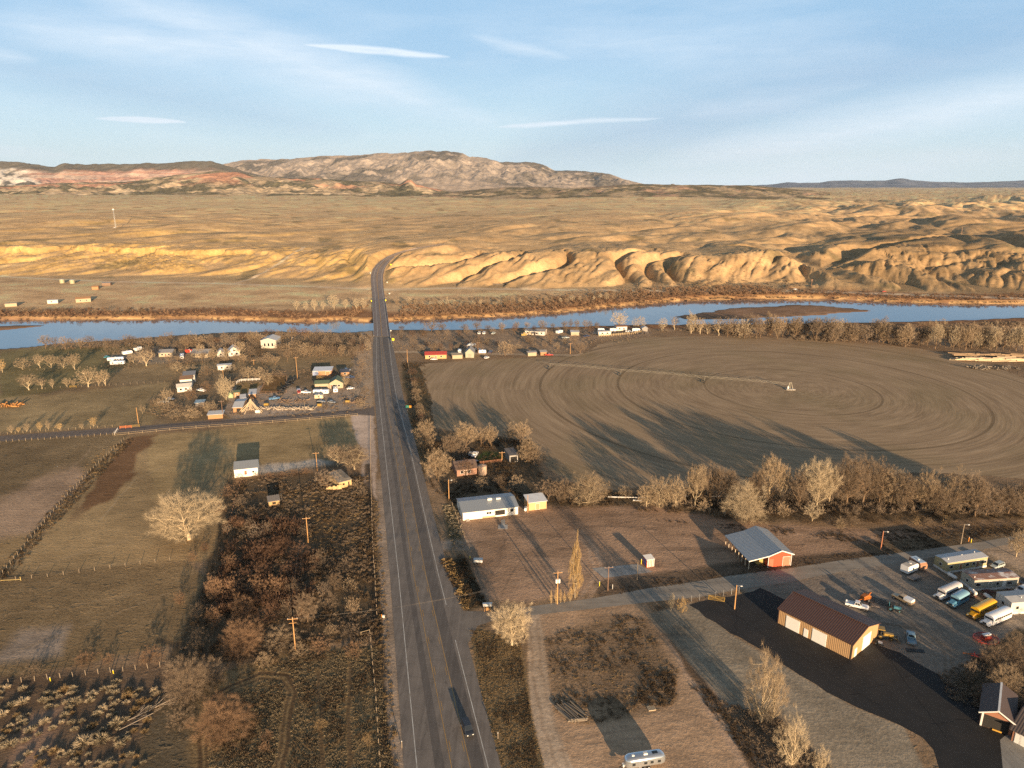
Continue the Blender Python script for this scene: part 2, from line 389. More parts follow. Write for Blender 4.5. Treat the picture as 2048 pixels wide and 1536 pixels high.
# gentle swell of the near ground is left to the material: it stays level so that roads lie on it
# ------------------------------------------------------------------ ground colours (albedo)
C = np.zeros((NR, NC, 4)); C[..., :3] = (.225, .165, .11); C[..., 3] = .5
nz = fbm(Xg/45, Yg/45, 201, 4); nzf = fbm(Xg/9, Yg/9, 211, 3)
def blend(mask, col, veg=None):
    m = mask[..., None]; C[..., :3] = C[..., :3]*(1-m)+np.array(col)*m
    if veg is not None: C[..., 3] = C[..., 3]*(1-mask)+veg*mask
VR = YS < 760
def zone(P, col, veg=None, feather=5, a=1.0, rough=4.0):
    P = np.asarray(P, float)
    r = VR & (PY[:, 0] > P[:, 1].min()-feather*2) & (PY[:, 0] < P[:, 1].max()+feather*2)
    c = (PX[0] > P[:, 0].min()-feather*2-6) & (PX[0] < P[:, 0].max()+feather*2+6)
    ii = np.ix_(r, c); x = PX[ii]; y = PY[ii]
    x2 = x+rough*nz[ii]*1.6+rough*nzf[ii]*.8; y2 = y+rough*nz[ii]*.7+rough*nzf[ii]*.7
    d = polydist(x2, y2, P); m = (1-sstep(-feather, feather, d))*a
    sub = C[ii]; mm = m[..., None]; sub[..., :3] = sub[..., :3]*(1-mm)+np.array(col)*mm
    if veg is not None: sub[..., 3] = sub[..., 3]*(1-m)+veg*m
    C[ii] = sub
def track(P, width, col, veg=None, a=1.0, soft=.5):
    """a worn line on the ground, points in pixels, width in metres"""
    Pw = np.array([g(*p) for p in P]); x0, y0 = Pw.min(0)-20; x1, y1 = Pw.max(0)+20
    r = (YS > y0) & (YS < y1)
    if not r.any(): return
    X = Xg[r]; Y = Yg[r]; d = polydist(X+.6*vn(X/7, Y/7, 5), Y+.6*vn(X/7, Y/7, 6), Pw, closed=False)
    m = (1-sstep(width*(1-soft)/2, width*(1+soft)/2, d))*a; sub = C[r]; mm = m[..., None]
    sub[..., :3] = sub[..., :3]*(1-mm)+np.array(col)*mm
    if veg is not None: sub[..., 3] = sub[..., 3]*(1-m)+veg*m
    C[r] = sub
BRN = (.225,.165,.105); TAN = (.30,.215,.135); OLV = (.21,.165,.10); DRT = (.30,.225,.165); GRV = (.19,.16,.125); DK = (.10,.078,.055)
# left side
zone([(-300,700),(120,694),(460,672),(745,672),(745,830),(0,868),(-300,880)], (.20,.155,.10), .45)
zone([(-300,760),(90,790),(340,762),(330,800),(300,850),(0,866),(-300,880)], (.25,.198,.115), .2)
zone([(120,715),(420,725),(560,715),(730,712),(735,735),(600,738),(420,742),(330,762),(60,775)], (.225,.175,.105), .2)
zone([(0,702),(210,690),(330,690),(200,760),(0,800)], (.17,.15,.08), .25)
zone([(205,712),(330,690),(470,700),(480,716),(300,728)], (.22,.19,.15), .3)
zone([(470,778),(560,770),(620,778),(735,775),(740,818),(640,828),(470,838),(440,825)], (.30,.25,.205), .15)
zone([(535,750),(572,750),(572,785),(520,787)], (.13,.085,.04), .05, 2, rough=1)
zone([(480,768),(520,766),(515,785),(475,790)], (.18,.13,.06), .1, 2)
zone([(-300,884),(0,884),(240,868),(265,872),(0,1160),(-300,1200)], (.235,.175,.10), .35)
zone([(-300,880),(250,872),(200,930),(0,1000),(-300,1020)], (.20,.155,.095), .6)
zone([(60,960),(150,930),(180,950),(60,1070),(-200,1100)], (.30,.225,.165), .15, 12)
zone([(262,872),(720,832),(722,900),(640,930),(480,950),(440,1120),(0,1160),(60,1100)], (.265,.20,.115), .25)
zone([(300,870),(720,834),(722,900),(520,925),(300,1000)], (.29,.22,.12), .08)
zone([(261,876),(317,868),(300,897),(280,915),(270,942),(238,980),(218,1003),(178,1024),(160,1018),(173,988),(203,950),(218,927),(242,907)], (.13,.075,.042), .1, 5, .9, rough=5)
zone([(150,1010),(178,1015),(165,1040),(140,1050)], (.15,.10,.06), .1, 8, .6)
zone([(470,935),(640,918),(665,925),(560,945),(480,948)], (.38,.35,.31), 0, 5)
zone([(-300,1165),(380,1125),(430,1180),(350,1290),(0,1360),(-300,1400)], (.205,.155,.092), .6)
zone([(40,1260),(140,1250),(120,1310),(-40,1330)], (.26,.22,.185), .1, 12)
zone([(-300,1372),(330,1328),(420,1420),(350,1560),(-300,1560)], (.135,.10,.072), .5)
zone([(60,1430),(130,1410),(90,1560),(0,1560)], (.20,.14,.105), .15, 14)
zone([(455,960),(600,945),(740,950),(765,1250),(620,1300),(330,1340),(400,1180),(430,1080)], (.105,.08,.052), .75)
zone([(380,1370),(560,1300),(760,1290),(792,1560),(350,1560)], (.20,.15,.085), .7)
zone([(340,1370),(400,1360),(380,1560),(240,1560)], (.10,.085,.06), .6, 20)
track([(395,1560),(400,1480),(430,1390),(520,1345),(575,1352),(590,1385),(575,1480),(565,1560)], 1.0, (.055,.04,.028), .1, .85)
track([(408,1560),(415,1480),(445,1390),(520,1356),(565,1362),(577,1385),(562,1480),(552,1560)], .7, (.055,.04,.028), .1, .7)
track([(700,1330),(697,1440),(700,1560)], 1.0, (.055,.04,.028), .1, .7)
track([(636,1345),(640,1440),(648,1560)], .9, (.055,.04,.028), .1, .7)
track([(320,1280),(440,1320),(600,1300)], 2.0, (.07,.055,.04), .3, .7)
zone([(705,832),(748,822),(752,1000),(725,960)], (.40,.33,.28), 0, 3)
zone([(722,660),(748,660),(748,830),(715,830),(700,740)], (.30,.24,.18), .2, 5)
zone([(752,960),(768,960),(812,1560),(778,1560),(765,1300)], (.25,.205,.165), .1, 4)
track([(735,930),(745,1130),(775,1560)], 2.5, (.05,.038,.026), .3, .8)
# right side
zone([(785,700),(1160,705),(1180,680),(1300,672),(1300,655),(785,665)], (.26,.20,.145), .3)
track([(770,703),(900,706),(1150,711),(1180,705),(1210,690),(1300,682)], 5, (.33,.27,.2), 0)
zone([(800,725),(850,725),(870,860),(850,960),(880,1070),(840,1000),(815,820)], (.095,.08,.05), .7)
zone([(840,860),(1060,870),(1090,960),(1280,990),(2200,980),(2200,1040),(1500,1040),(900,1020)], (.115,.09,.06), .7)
zone([(960,900),(1010,905),(1000,922),(950,925)], (.05,.075,.025), .3)
zone([(1240,1040),(1700,1060),(2200,1030),(2200,1075),(1700,1090)], (.18,.135,.095), .5)
zone([(905,1010),(1080,1012),(1300,1010),(1480,1045),(1800,1060),(1850,1085),(1700,1112),(1450,1145),(1060,1205),(960,1200)], (.275,.195,.14), .25)
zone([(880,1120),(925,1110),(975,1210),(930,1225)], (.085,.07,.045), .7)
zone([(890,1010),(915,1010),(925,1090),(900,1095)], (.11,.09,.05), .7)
track([(870,1095),(905,1088),(930,1090)], 6, (.3,.24,.19), 0)
zone([(1190,1165),(1500,1120),(1850,1090),(1850,1102),(1500,1150),(1200,1195)], (.13,.10,.075), .6)
zone([(1700,1090),(1960,1060),(2200,1040),(2200,1080),(1900,1095),(1760,1110)], (.15,.12,.085), .6)
zone([(1040,1225),(1290,1205),(1420,1400),(1500,1560),(1100,1560)], (.31,.225,.155), .12)
zone([(1050,1232),(1080,1230),(1095,1350),(1110,1450),(1160,1560),(1095,1560),(1060,1420)], (.36,.29,.22), 0, 4)
zone([(935,1250),(975,1260),(1045,1300),(1062,1420),(1095,1560),(1005,1560),(960,1380)], (.19,.145,.085), .6)
zone([(1085,1280),(1150,1255),(1240,1228),(1290,1240),(1320,1300),(1355,1340),(1350,1405),(1290,1430),(1160,1450),(1110,1420)], (.225,.165,.11), .9, 12, .8)
zone([(1300,1235),(1350,1230),(1390,1300),(1440,1380),(1500,1460),(1580,1560),(1500,1560),(1400,1400)], (.31,.23,.17), .1)
track([(1318,1215),(1345,1270),(1385,1345),(1430,1400),(1490,1490),(1520,1560)], 2.2, (.09,.065,.045), .5, .85)
track([(1330,1210),(1390,1290),(1450,1370),(1530,1480),(1600,1560)], 1.2, (.10,.08,.055), .4, .6)
zone([(1290,1228),(1380,1205),(1460,1268),(1700,1410),(1810,1455),(1860,1560),(1640,1560),(1500,1460),(1400,1350)], (.215,.19,.15), .05, 4)
zone([(1440,1420),(1560,1430),(1680,1560),(1560,1560)], (.13,.10,.07), .6, 14)
zone([(1480,1178),(1700,1140),(1900,1105),(2300,1060),(2300,1560),(2000,1450),(1900,1380),(1760,1290),(1560,1215)], (.19,.168,.145), .05)
zone([(1850,1110),(1960,1098),(2300,1130),(2300,1240),(1990,1225),(1900,1170)], (.19,.155,.115), .3)
zone([(1950,1095),(2040,1072),(2300,1060),(2300,1200),(2040,1140)], (.32,.26,.20), .08)
zone([(1900,1370),(1960,1300),(2040,1260),(2300,1300),(2300,1560),(2010,1460)], (.11,.09,.06), .7)
for dx in (0, 14):
    track([(1700,1230),(1760,1245),(1840,1262),(1885+dx*.6,1290),(1895+dx,1340),(1860+dx,1400)], .8, (.15,.125,.10), 0, .7)
for P, w_, c_ in (([(930,1090),(1010,1075),(1120,1080),(1250,1100),(1350,1110)], .6, (.21,.15,.11)), ([(960,1190),(1000,1120),(1010,1060),(1005,1048)], .8, (.21,.15,.11)), ([(1000,1195),(1040,1120),(1130,1060),(1300,1040),(1450,1060)], .6, (.20,.145,.105)),
  ([(1160,1200),(1190,1150),(1180,1100),(1150,1060)], 1.2, (.33,.25,.19)), ([(1176,1200),(1204,1150),(1194,1100),(1164,1060)], 1.2, (.33,.25,.19)), ([(1480,1080),(1600,1070),(1700,1085),(1750,1075)], .8, (.36,.27,.2)), ([(1340,1130),(1450,1100),(1470,1060)], .7, (.2,.145,.105)),
  ([(1058,1240),(1064,1330),(1082,1440),(1125,1560)], .7, (.27,.21,.155)), ([(1074,1240),(1082,1330),(1100,1430),(1150,1560)], .7, (.27,.21,.155)), ([(1130,1480),(1250,1460),(1400,1430),(1500,1500)], .7, (.24,.175,.125)), ([(1120,1500),(1250,1478),(1400,1450),(1480,1540)], .7, (.24,.175,.125)),
  ([(0,1010),(120,960),(180,900)], .7, (.3,.235,.17)), ([(260,1080),(180,1100),(60,1140)], .6, (.3,.24,.165)), ([(440,915),(330,930),(270,960),(200,1040)], .6, (.31,.25,.17)), ([(720,860),(600,880),(450,905)], .5, (.31,.25,.17)), ([(40,1300),(150,1260),(300,1200),(400,1160)], .6, (.27,.21,.14)), ([(0,1230),(140,1215),(300,1180)], .5, (.27,.21,.14)),
  ([(1500,1170),(1600,1200),(1680,1190),(1760,1170),(1860,1180)], .7, (.15,.13,.11)), ([(1560,1180),(1640,1215),(1750,1235),(1850,1230),(1930,1280)], .6, (.16,.14,.12)), ([(1400,1230),(1500,1280),(1640,1370),(1780,1470)], .6, (.18,.155,.12)), ([(1420,1250),(1520,1310),(1650,1410),(1740,1500)], .5, (.27,.24,.19))): track(P, w_, c_, None, .6)
# bands of washed soil across the dirt lot
r = (YS > 190) & (YS < 280)
m = sstep(.1, .5, vn(Xg/26, Yg/5.5, 401)+.5*vn(Xg/9, Yg/2.2, 402))*.55*(PX > 900)
sub = C[r]; mm = (m[r])[..., None]; sub[..., :3] *= (1-mm*.4); C[r] = sub
# across the river
ff = (YS > 560)
X = Xg[ff]; Y = Yg[ff]; px = PX[ff]; h = H[ff]; sub = C[ff]
gy, gx = np.gradient(h); 
dY = np.gradient(YS[ff])[:, None]; dX = np.gradient(X, axis=1); slope = np.hypot(gy/dY, gx/dX)
left = 1-sstep(640, 860, px)
bare = np.clip(sstep(.16, .46, slope)+.4*fbm(X/60, Y/60, 303, 4), 0, 1)
yel = np.clip(left+.15, 0, 1)[..., None]
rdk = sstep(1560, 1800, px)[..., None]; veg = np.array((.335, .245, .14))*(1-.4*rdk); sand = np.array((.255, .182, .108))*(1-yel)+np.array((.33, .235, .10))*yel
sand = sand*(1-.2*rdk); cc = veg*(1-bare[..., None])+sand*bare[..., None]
pl = sstep(1100, 2600, Y)[..., None]; cc = cc*(1-pl)+pl*(np.array((.44, .315, .185))*(1-.35*bare[..., None])+.35*sand*bare[..., None])
dks = sstep(.1, .6, fbm(X/240, Y/500, 311, 4)+.2)[..., None]*.15; cc = cc*(1-dks)+np.array((.20, .155, .095))*dks
jm = sstep(.05, .4, fbm(X/60, Y/90, 313, 4)+.55*np.exp(-((px-1750)/140)**2-((Y-2900)/900)**2*1.0)-.35)[..., None]; cc = cc*(1-.6*jm)+np.array((.09, .085, .05))*.6*jm
fp = 1-sstep(-30, 10, Y-ip(px, base_px, base_Y)); fp = fp[..., None]
fpc = np.array((.38, .275, .165))*(1+.25*fbm(X/50, Y/20, 317, 3))[..., None]
cc = cc*(1-fp)+fpc*fp
edge = polydist(X, Y, RIV) if True else 0
isfar = (Y > 540) & (edge > -2)
t_ = ((1-sstep(22, 55, edge+12*vn(X/60, Y/30, 5)))*isfar)[..., None]; cc = cc*(1-t_)+np.array((.17, .095, .05))*t_
t_ = ((1-sstep(2, 7, edge))*isfar)[..., None]; cc = cc*(1-t_)+np.array((.31, .215, .11))*t_
farm = isfar | (Y > 640)
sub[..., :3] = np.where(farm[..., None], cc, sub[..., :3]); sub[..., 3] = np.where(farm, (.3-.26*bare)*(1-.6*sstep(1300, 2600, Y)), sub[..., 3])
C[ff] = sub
s2 = C[rr]; w_ = (sd < 1)[..., None]; s2[..., :3] = np.where(w_, np.array((.145, .095, .062)), s2[..., :3]); s2[..., 3] = np.where(sd < 1, 0, s2[..., 3]); C[rr] = s2
for P, z, wd in (([(-300,545),(0,552),(200,562),(430,566),(640,573),(745,577)], 3, 7), ([(765,578),(900,575),(1100,578),(1400,580),(1600,580),(1700,583),(2300,600)], 3, 9), ([(470,566),(560,540),(600,525),(620,512)], 3, 4)):
    Pw = [g(a, b, z) for a, b in P]; r = (YS > 640) & (YS < 1100)
    d = polydist(Xg[r], Yg[r], Pw, closed=False); m = (1-sstep(wd*.35, wd*.9, d))[..., None]*.8; s3 = C[r]
    s3[..., :3] = s3[..., :3]*(1-m)+np.array((.42, .34, .25))*m; s3[..., 3] *= (1-m[..., 0]); C[r] = s3
NEARK = 1.5-.0*Yg; NEARK = np.where((Yg < 560), 1.32, 1.72); C[..., :3] *= (NEARK*(1+.22*nz+.14*nzf))[..., None]*np.where((Yg < 560)[..., None], np.array((1.03, .965, .89)), np.array((1.05, .98, .905)))
C = np.clip(C, 0, .7)
# fine relief: tufts and clods where nothing has to lie flush
V = np.stack([Xg, Yg, H], -1).reshape(-1, 3)
idx = np.arange(NR*NC).reshape(NR, NC)
Q = np.stack([idx[:-1, :-1], idx[:-1, 1:], idx[1:, 1:], idx[1:, :-1]], -1).reshape(-1, 4)
mg, nt, b = nodes('ground_soil')
at = N(nt, 'ShaderNodeAttribute', attribute_name='soil'); co = coords(nt)
n1 = noise(nt, co, .22, 6, .65); n2 = noise(nt, co, 1.1, 5, .7); n3 = noise(nt, coords(nt, 'Object', (.25, 1.1, 1)), .5, 5, .65)
n4 = noise(nt, co, .045, 5, .6)
v = math_(nt, 'ADD', math_(nt, 'MULTIPLY', n2, .5), math_(nt, 'ADD', math_(nt, 'MULTIPLY', n1, .25), math_(nt, 'MULTIPLY', n3, .25)))
k = math_(nt, 'MULTIPLY_ADD', math_(nt, 'SUBTRACT', v, .5), 2.9, 1.0)
k = math_(nt, 'MULTIPLY', k, math_(nt, 'MULTIPLY_ADD', n4, .6, .72))
cb = mixc(nt, 1.0, at.outputs['Color'], k, 'MULTIPLY')
tuft = math_(nt, 'MULTIPLY', math_(nt, 'SUBTRACT', math_(nt, 'ADD', n2, math_(nt, 'MULTIPLY', n1, .5)), .74, clamp=True), 9, clamp=True)
tuft = math_(nt, 'MAXIMUM', tuft, math_(nt, 'MULTIPLY', math_(nt, 'SUBTRACT', noise(nt, co, .34, 3, .55), .56, clamp=True), 7, clamp=True))
tf = math_(nt, 'MULTIPLY', tuft, at.outputs['Alpha'])
cb2 = mixc(nt, math_(nt, 'MULTIPLY', tf, .75), cb, (.075, .058, .036, 1))
hi = math_(nt, 'MULTIPLY', math_(nt, 'SUBTRACT', noise(nt, co, 2.3, 3, .6), .58, clamp=True), 6, clamp=True)
cb3 = mixc(nt, math_(nt, 'MULTIPLY', math_(nt, 'MULTIPLY', hi, at.outputs['Alpha']), .5), cb2, (.36, .27, .15, 1))
L(nt, cb3, b.inputs['Base Color']); b.inputs['Roughness'].default_value = .95; b.inputs['Specular IOR Level'].default_value = .07
hh = math_(nt, 'ADD', math_(nt, 'MULTIPLY', v, .5), math_(nt, 'MULTIPLY', tf, .8))
bump(nt, hh, .9, .35, b)
me = npmesh('ground', V, Q, mg, smooth=True)
ca = me.color_attributes.new('soil', 'FLOAT_COLOR', 'POINT'); ca.data.foreach_set('color', C.reshape(-1).astype(np.float32))
go = bpy.data.objects.new('ground', me); COL.objects.link(go); tag(go, kind='structure')
# wide plain outside the view
cs = MB()
cs.quad((-70000, -70000, -9), (70000, -70000, -9), (70000, 62000, -9), (-70000, 62000, -9))
mo = paint('outer_soil', (.34, .26, .17), .95, 0, .4, .01)
tag(cs.build('outlying_plain', mo), kind='structure')
nearq = MB().quad((-900, -900, -.02), (900, -900, -.02), (900, 99, -.02), (-900, 99, -.02)); tag(nearq.build('ground', paint('near_soil', (.34, .26, .17), .95, 0, .4, .05)), kind='structure')
def ground_z(x, y):
    j = int(np.searchsorted(YS, y)); j = min(max(j, 1), NR-1); c = x/(y*CP+CH*SP); i = int(np.searchsorted(CS, c)); i = min(max(i, 1), NC-1)
    return float(H[j, i])

# ------------------------------------------------------------------ water
mw, nt, b = nodes('river_water'); co = coords(nt, 'Object', (.06, .18, 1))
nn = noise(nt, co, 1.0, 3, .55); n2 = noise(nt, coords(nt, 'Object', (.5, 1.2, 1)), 1.0, 3, .6)
L(nt, mixc(nt, noise(nt, coords(nt, 'Object', (.006, .03, 1)), 1.0, 4), (.07, .105, .145, 1), (.09, .13, .175, 1)), b.inputs['Base Color'])
b.inputs['Roughness'].default_value = .06; b.inputs['IOR'].default_value = 1.85
bump(nt, math_(nt, 'ADD', nn, math_(nt, 'MULTIPLY', n2, .25)), .06, .08, b)
xs0 = [p for p in RIV]; wm = MB(); yy = [p[1] for p in RIV]
nn_ = [g(p[0], p[1]+12, WZ) for p in near]; ff_ = [g(p[0], p[1]-5, WZ) for p in far_]
def at_px(L_, px):
    return float(np.interp(px, [p[0] for p in L_], [p[1] for p in L_]))
for a, b_ in zip(range(-400, 2500, 50), range(-350, 2550, 50)):
    wm.quad(*[(*g(q, r, WZ), WZ) for q, r in ((a, at_px(near, a)+12), (b_, at_px(near, b_)+12), (b_, at_px(far_, b_)-5), (a, at_px(far_, a)-5))])
tag(wm.build('river', mw), kind='structure')
# ------------------------------------------------------------------ far mountains
def sil_z(px, row, D):
    dy = row-768; return CH+D*(-SP*F-CP*dy)/(CP*F-SP*dy)
def mountain(name, sil, D0, D1, D2, zb, amp, colf, nx=420, ny=110, rs=(900, 1800), seed=1, crest=.5, shape=1.0, fine=.25, bright=1.3):
    px0, px1 = sil[0][0], sil[-1][0]; c = (np.linspace(px0, px1, nx)-1024)/F
    v = np.concatenate([np.linspace(0, 1, int(ny*.75)), np.linspace(1, 2, int(ny*.25)+1)[1:]])
    Y = np.where(v < 1, D0+(D1-D0)*v, D1+(D2-D1)*(v-1))[:, None]*np.ones(nx)[None]
    zs = np.array([sil_z(0, r, D1) for r in np.interp(np.linspace(px0, px1, nx), [p[0] for p in sil], [p[1] for p in sil])])
    vv = v[:, None]
    sh = np.where(vv < 1, np.clip(vv, 0, 1)**shape, 1-.9*sstep(0, 1, vv-1))
    X = c[None]*(Y*CP+CH*SP)
    rg = ridged(X/rs[0]+Y/rs[1]*.6, Y/rs[1], seed, 5, .55)
    rf = fbm(X/rs[0]*3.3, Y/rs[1]*3.3, seed+50, 4)
    en = np.clip(1.15-np.abs(vv-.55)*1.9, crest*.25, 1)
    Z = zb+(zs[None]-zb)*sh+amp*(rg-.55)*en+amp*fine*rf*en
    Z = np.maximum(Z, zb-30) if zb > 0 else Z
    X = c[None]*(Y*CP+(CH-Z)*SP)
    gz = np.gradient(Z, axis=0)/np.maximum(np.gradient(Y, axis=0), 1); gxx = np.gradient(Z, axis=1)/np.gradient(X, axis=1)
    Cc = np.ones((*X.shape, 4)); Cc[..., :3] = colf(X, Y, Z, vv*np.ones_like(X), (c*F+1024)[None]*np.ones_like(X), gz, gxx)
    n0, n1 = X.shape; idx = np.arange(n0*n1).reshape(n0, n1)
    Q = np.stack([idx[:-1, :-1], idx[:-1, 1:], idx[1:, 1:], idx[1:, :-1]], -1).reshape(-1, 4)
    if 'rock' not in MATS:
        m, nt, b = nodes('mountain_rock'); at = N(nt, 'ShaderNodeAttribute', attribute_name='soil'); co = coords(nt)
        n1_ = noise(nt, co, .012, 6, .7); n2_ = noise(nt, co, .05, 5, .7)
        k = math_(nt, 'MULTIPLY_ADD', math_(nt, 'SUBTRACT', math_(nt, 'ADD', math_(nt, 'MULTIPLY', n1_, .5), math_(nt, 'MULTIPLY', n2_, .5)), .5), 2.2, 1)
        cb = mixc(nt, 1.0, at.outputs['Color'], k, 'MULTIPLY')
        ju = math_(nt, 'MULTIPLY', math_(nt, 'SUBTRACT', n2_, .56, clamp=True), 10, clamp=True)
        L(nt, mixc(nt, math_(nt, 'MULTIPLY', ju, .32), cb, (.075, .07, .045, 1)), b.inputs['Base Color']); b.inputs['Roughness'].default_value = 1; b.inputs['Specular IOR Level'].default_value = 0
        bump(nt, math_(nt, 'ADD', n1_, math_(nt, 'MULTIPLY', n2_, .3)), .35, 12, b); MATS['rock'] = m
    me = npmesh(name, np.stack([X, Y, Z], -1).reshape(-1, 3), Q, MATS['rock'], smooth=True)
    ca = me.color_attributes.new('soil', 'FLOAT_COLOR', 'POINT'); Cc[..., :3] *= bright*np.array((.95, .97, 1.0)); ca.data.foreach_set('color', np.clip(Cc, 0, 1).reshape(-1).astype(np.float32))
    o = bpy.data.objects.new(name, me); COL.objects.link(o); return tag(o, kind='structure')
def lerpc(a, b, t): return np.array(a)*(1-t[..., None])+np.array(b)*t[..., None]
def col_main(X, Y, Z, v, px, gz, gx):
    n = fbm(X/700, Y/1500, 5, 5); c = lerpc((.34, .28, .225), (.165, .145, .12), sstep(-.15, .35, n+.35*sstep(.55, .9, v)-.1))
    pale = sstep(.25, .6, fbm(X/350+Y/900, Y/500, 9, 4)+.35*sstep(900, 1200, px)*(1-v)-.02)
    c = c*(1-pale[..., None]*.75)+np.array((.50, .40, .31))*pale[..., None]*.75
    top = sstep(.9, 1.0, v)*(1-sstep(760, 860, px)); c = c*(1-top[..., None])+np.array((.42, .33, .25))*top[..., None]
    ft = 1-sstep(.05, .35, v+.1*n); return c*(1-.6*ft[..., None])+np.array((.36, .28, .21))*.6*ft[..., None]
mountain('mountain', [(380,372),(430,332),(480,322),(600,316),(700,310),(800,306),(850,303),(905,303),(925,306),(940,314),(975,317),(1000,324),(1050,324),(1085,330),(1110,340),(1140,341),(1165,344),(1205,346),(1230,352),(1260,362),(1300,372),(1360,376)],
         7600, 10800, 14500, 40, 130, col_main, 620, 170, (620, 1500), 3, .3, .95, .22, 1.3)
def col_red(X, Y, Z, v, px, gz, gx):
    n = fbm(X/600, Y/800, 15, 5)
    c = lerpc((.42, .25, .185), (.13, .115, .085), sstep(-.1, .3, n+.15))
    band = sstep(.25, .38, v)*(1-sstep(.78, .9, v)); cr = lerpc((.50, .285, .21), (.58, .43, .33), sstep(-.1, .4, fbm(X/900, Z/25, 19, 4)))
    c = c*(1-.85*band[..., None])+cr*.85*band[..., None]
    wh = (1-sstep(40, 85, px+60*n))[..., None]*sstep(.1, .3, v)[..., None]; c = c*(1-wh)+lerpc((.66, .58, .48), (.14, .13, .11), sstep(0, .5, fbm(X/150+Y/500, Y/400, 23, 4)))*wh
    tp = sstep(.82, .92, v)[..., None]; return c*(1-tp)+np.array((.14, .125, .10))*tp
mountain('red_cliffs', [(-420,330),(-200,326),(0,323),(60,327),(110,334),(128,327),(170,329),(260,327),(330,326),(395,322),(425,322),(450,332),(500,345),(560,362),(620,376)],
         6300, 8800, 12500, 52, 90, col_red, 420, 150, (500, 1100), 13, .2, 2.2, .2)
def col_foot(X, Y, Z, v, px, gz, gx):
    n = fbm(X/300, Y/420, 25, 5); c = lerpc((.34, .26, .17), (.13, .115, .075), sstep(-.2, .25, n+.1))
    sd_ = sstep(.22, .45, fbm(X/260+Y/900, Y/160, 29, 4)); c = c*(1-sd_[..., None]*.85)+np.array((.55, .42, .27))*.85*sd_[..., None]
    rd = sstep(.2, .45, fbm(X/500, Y/420, 33, 3)+.3*np.exp(-((px-430)/70)**2)*v-.05)*sstep(.4, .8, v); return c*(1-.8*rd[..., None])+np.array((.50, .25, .16))*.8*rd[..., None]
mountain('foothills', [(-420,372),(-200,370),(0,372),(120,366),(250,364),(350,350),(400,346),(440,341),(480,345),(510,352),(560,356),(640,357),(700,362),(760,364),(800,368),(815,358),(822,358),(832,368),(860,376),(900,384),(960,390)],
         4300, 6000, 7200, 36, 42, col_foot, 560, 150, (260, 420), 23, .25, 1.25, .3)
def col_jun(X, Y, Z, v, px, gz, gx):
    n = fbm(X/180, Y/260, 35, 5); c = lerpc((.36, .27, .17), (.15, .125, .08), sstep(-.35, .15, n))
    rd = sstep(.38, .55, fbm(X/240, Y/200, 39, 3)); return c*(1-.6*rd[..., None])+np.array((.42, .26, .18))*.6*rd[..., None]
mountain('juniper_ridge', [(760,392),(850,388),(900,384),(960,379),(1010,375),(1080,374),(1130,377),(1200,373),(1280,368),(1340,369),(1420,370),(1500,371),(1540,374),(1600,380),(1660,384)],
         3700, 5200, 6400, 34, 20, col_jun, 480, 110, (260, 420), 33, .3, .8, .3, 1.4)
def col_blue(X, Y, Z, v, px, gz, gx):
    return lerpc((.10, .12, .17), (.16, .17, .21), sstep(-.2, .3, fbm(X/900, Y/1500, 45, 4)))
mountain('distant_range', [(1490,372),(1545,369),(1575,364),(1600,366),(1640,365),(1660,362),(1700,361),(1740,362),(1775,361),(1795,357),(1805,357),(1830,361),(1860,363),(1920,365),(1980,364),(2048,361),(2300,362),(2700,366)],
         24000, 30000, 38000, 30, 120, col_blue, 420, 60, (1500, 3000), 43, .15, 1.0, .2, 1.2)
# ------------------------------------------------------------------ vegetation
def twigmat(name, rgb, var=.35):
    m, nt, b = nodes(name)
    oi = N(nt, 'ShaderNodeObjectInfo'); n = noise(nt, coords(nt), 1.1, 3)
    k = math_(nt, 'ADD', math_(nt, 'MULTIPLY_ADD', oi.outputs['Random'], var, 1-var/2), math_(nt, 'MULTIPLY', math_(nt, 'SUBTRACT', n, .5), .9))
    L(nt, mixc(nt, 1.0, (rgb[0]*.60, rgb[1]*.57, rgb[2]*.54, 1), k, 'MULTIPLY'), b.inputs['Base Color']); b.inputs['Roughness'].default_value = .9; b.inputs['Specular IOR Level'].default_value = .1
    return m
TW = dict(tan=twigmat('twig_tan', (.49,.395,.28)), brown=twigmat('twig_brown', (.31,.25,.19)), red=twigmat('twig_red', (.21,.135,.095)), rust=twigmat('twig_rust', (.37,.25,.165)),
          gold=twigmat('twig_gold', (.72,.52,.25)), grey=twigmat('twig_grey', (.36,.30,.24)), pale=twigmat('twig_pale', (.72,.62,.45)), dark=twigmat('twig_dark', (.14,.105,.07)),
          sage=twigmat('sage_leaf', (.50,.44,.32)), straw=twigmat('straw', (.40,.30,.17)), drygrass=twigmat('dry_grass_blade', (.34,.285,.19)), green=twigmat('dull_green', (.10,.12,.045)), juniper=twigmat('juniper', (.075,.08,.045)))
BK = dict(pale=twigmat('bark_pale', (.78,.66,.46)), brown=twigmat('bark_brown', (.30,.22,.15)), red=twigmat('bark_red', (.20,.12,.08)))
def tubes_np(P0, P1, R0, R1, n=4):
    d = P1-P0; ln = np.maximum(np.linalg.norm(d, axis=1, keepdims=True), 1e-6); d = d/ln
    up = np.where(np.abs(d[:, 2:3]) < .9, np.array([[0., 0, 1]]), np.array([[1., 0, 0]]))
    r = np.cross(d, up); r /= np.linalg.norm(r, axis=1, keepdims=True); u = np.cross(r, d)
    V = []; m = len(P0)
    for P, R in ((P0, R0), (P1, R1)):
        for k in range(n):
            t = 2*math.pi*k/n; V.append(P+(r*math.cos(t)+u*math.sin(t))*R[:, None])
    V = np.stack(V, 1); F_ = []
    for k in range(n): F_.append([k, (k+1) % n, n+(k+1) % n, n+k])
    Fq = (np.arange(m)[:, None, None]*2*n+np.array(F_)[None]).reshape(-1, 4)
    return V.reshape(-1, 3), Fq
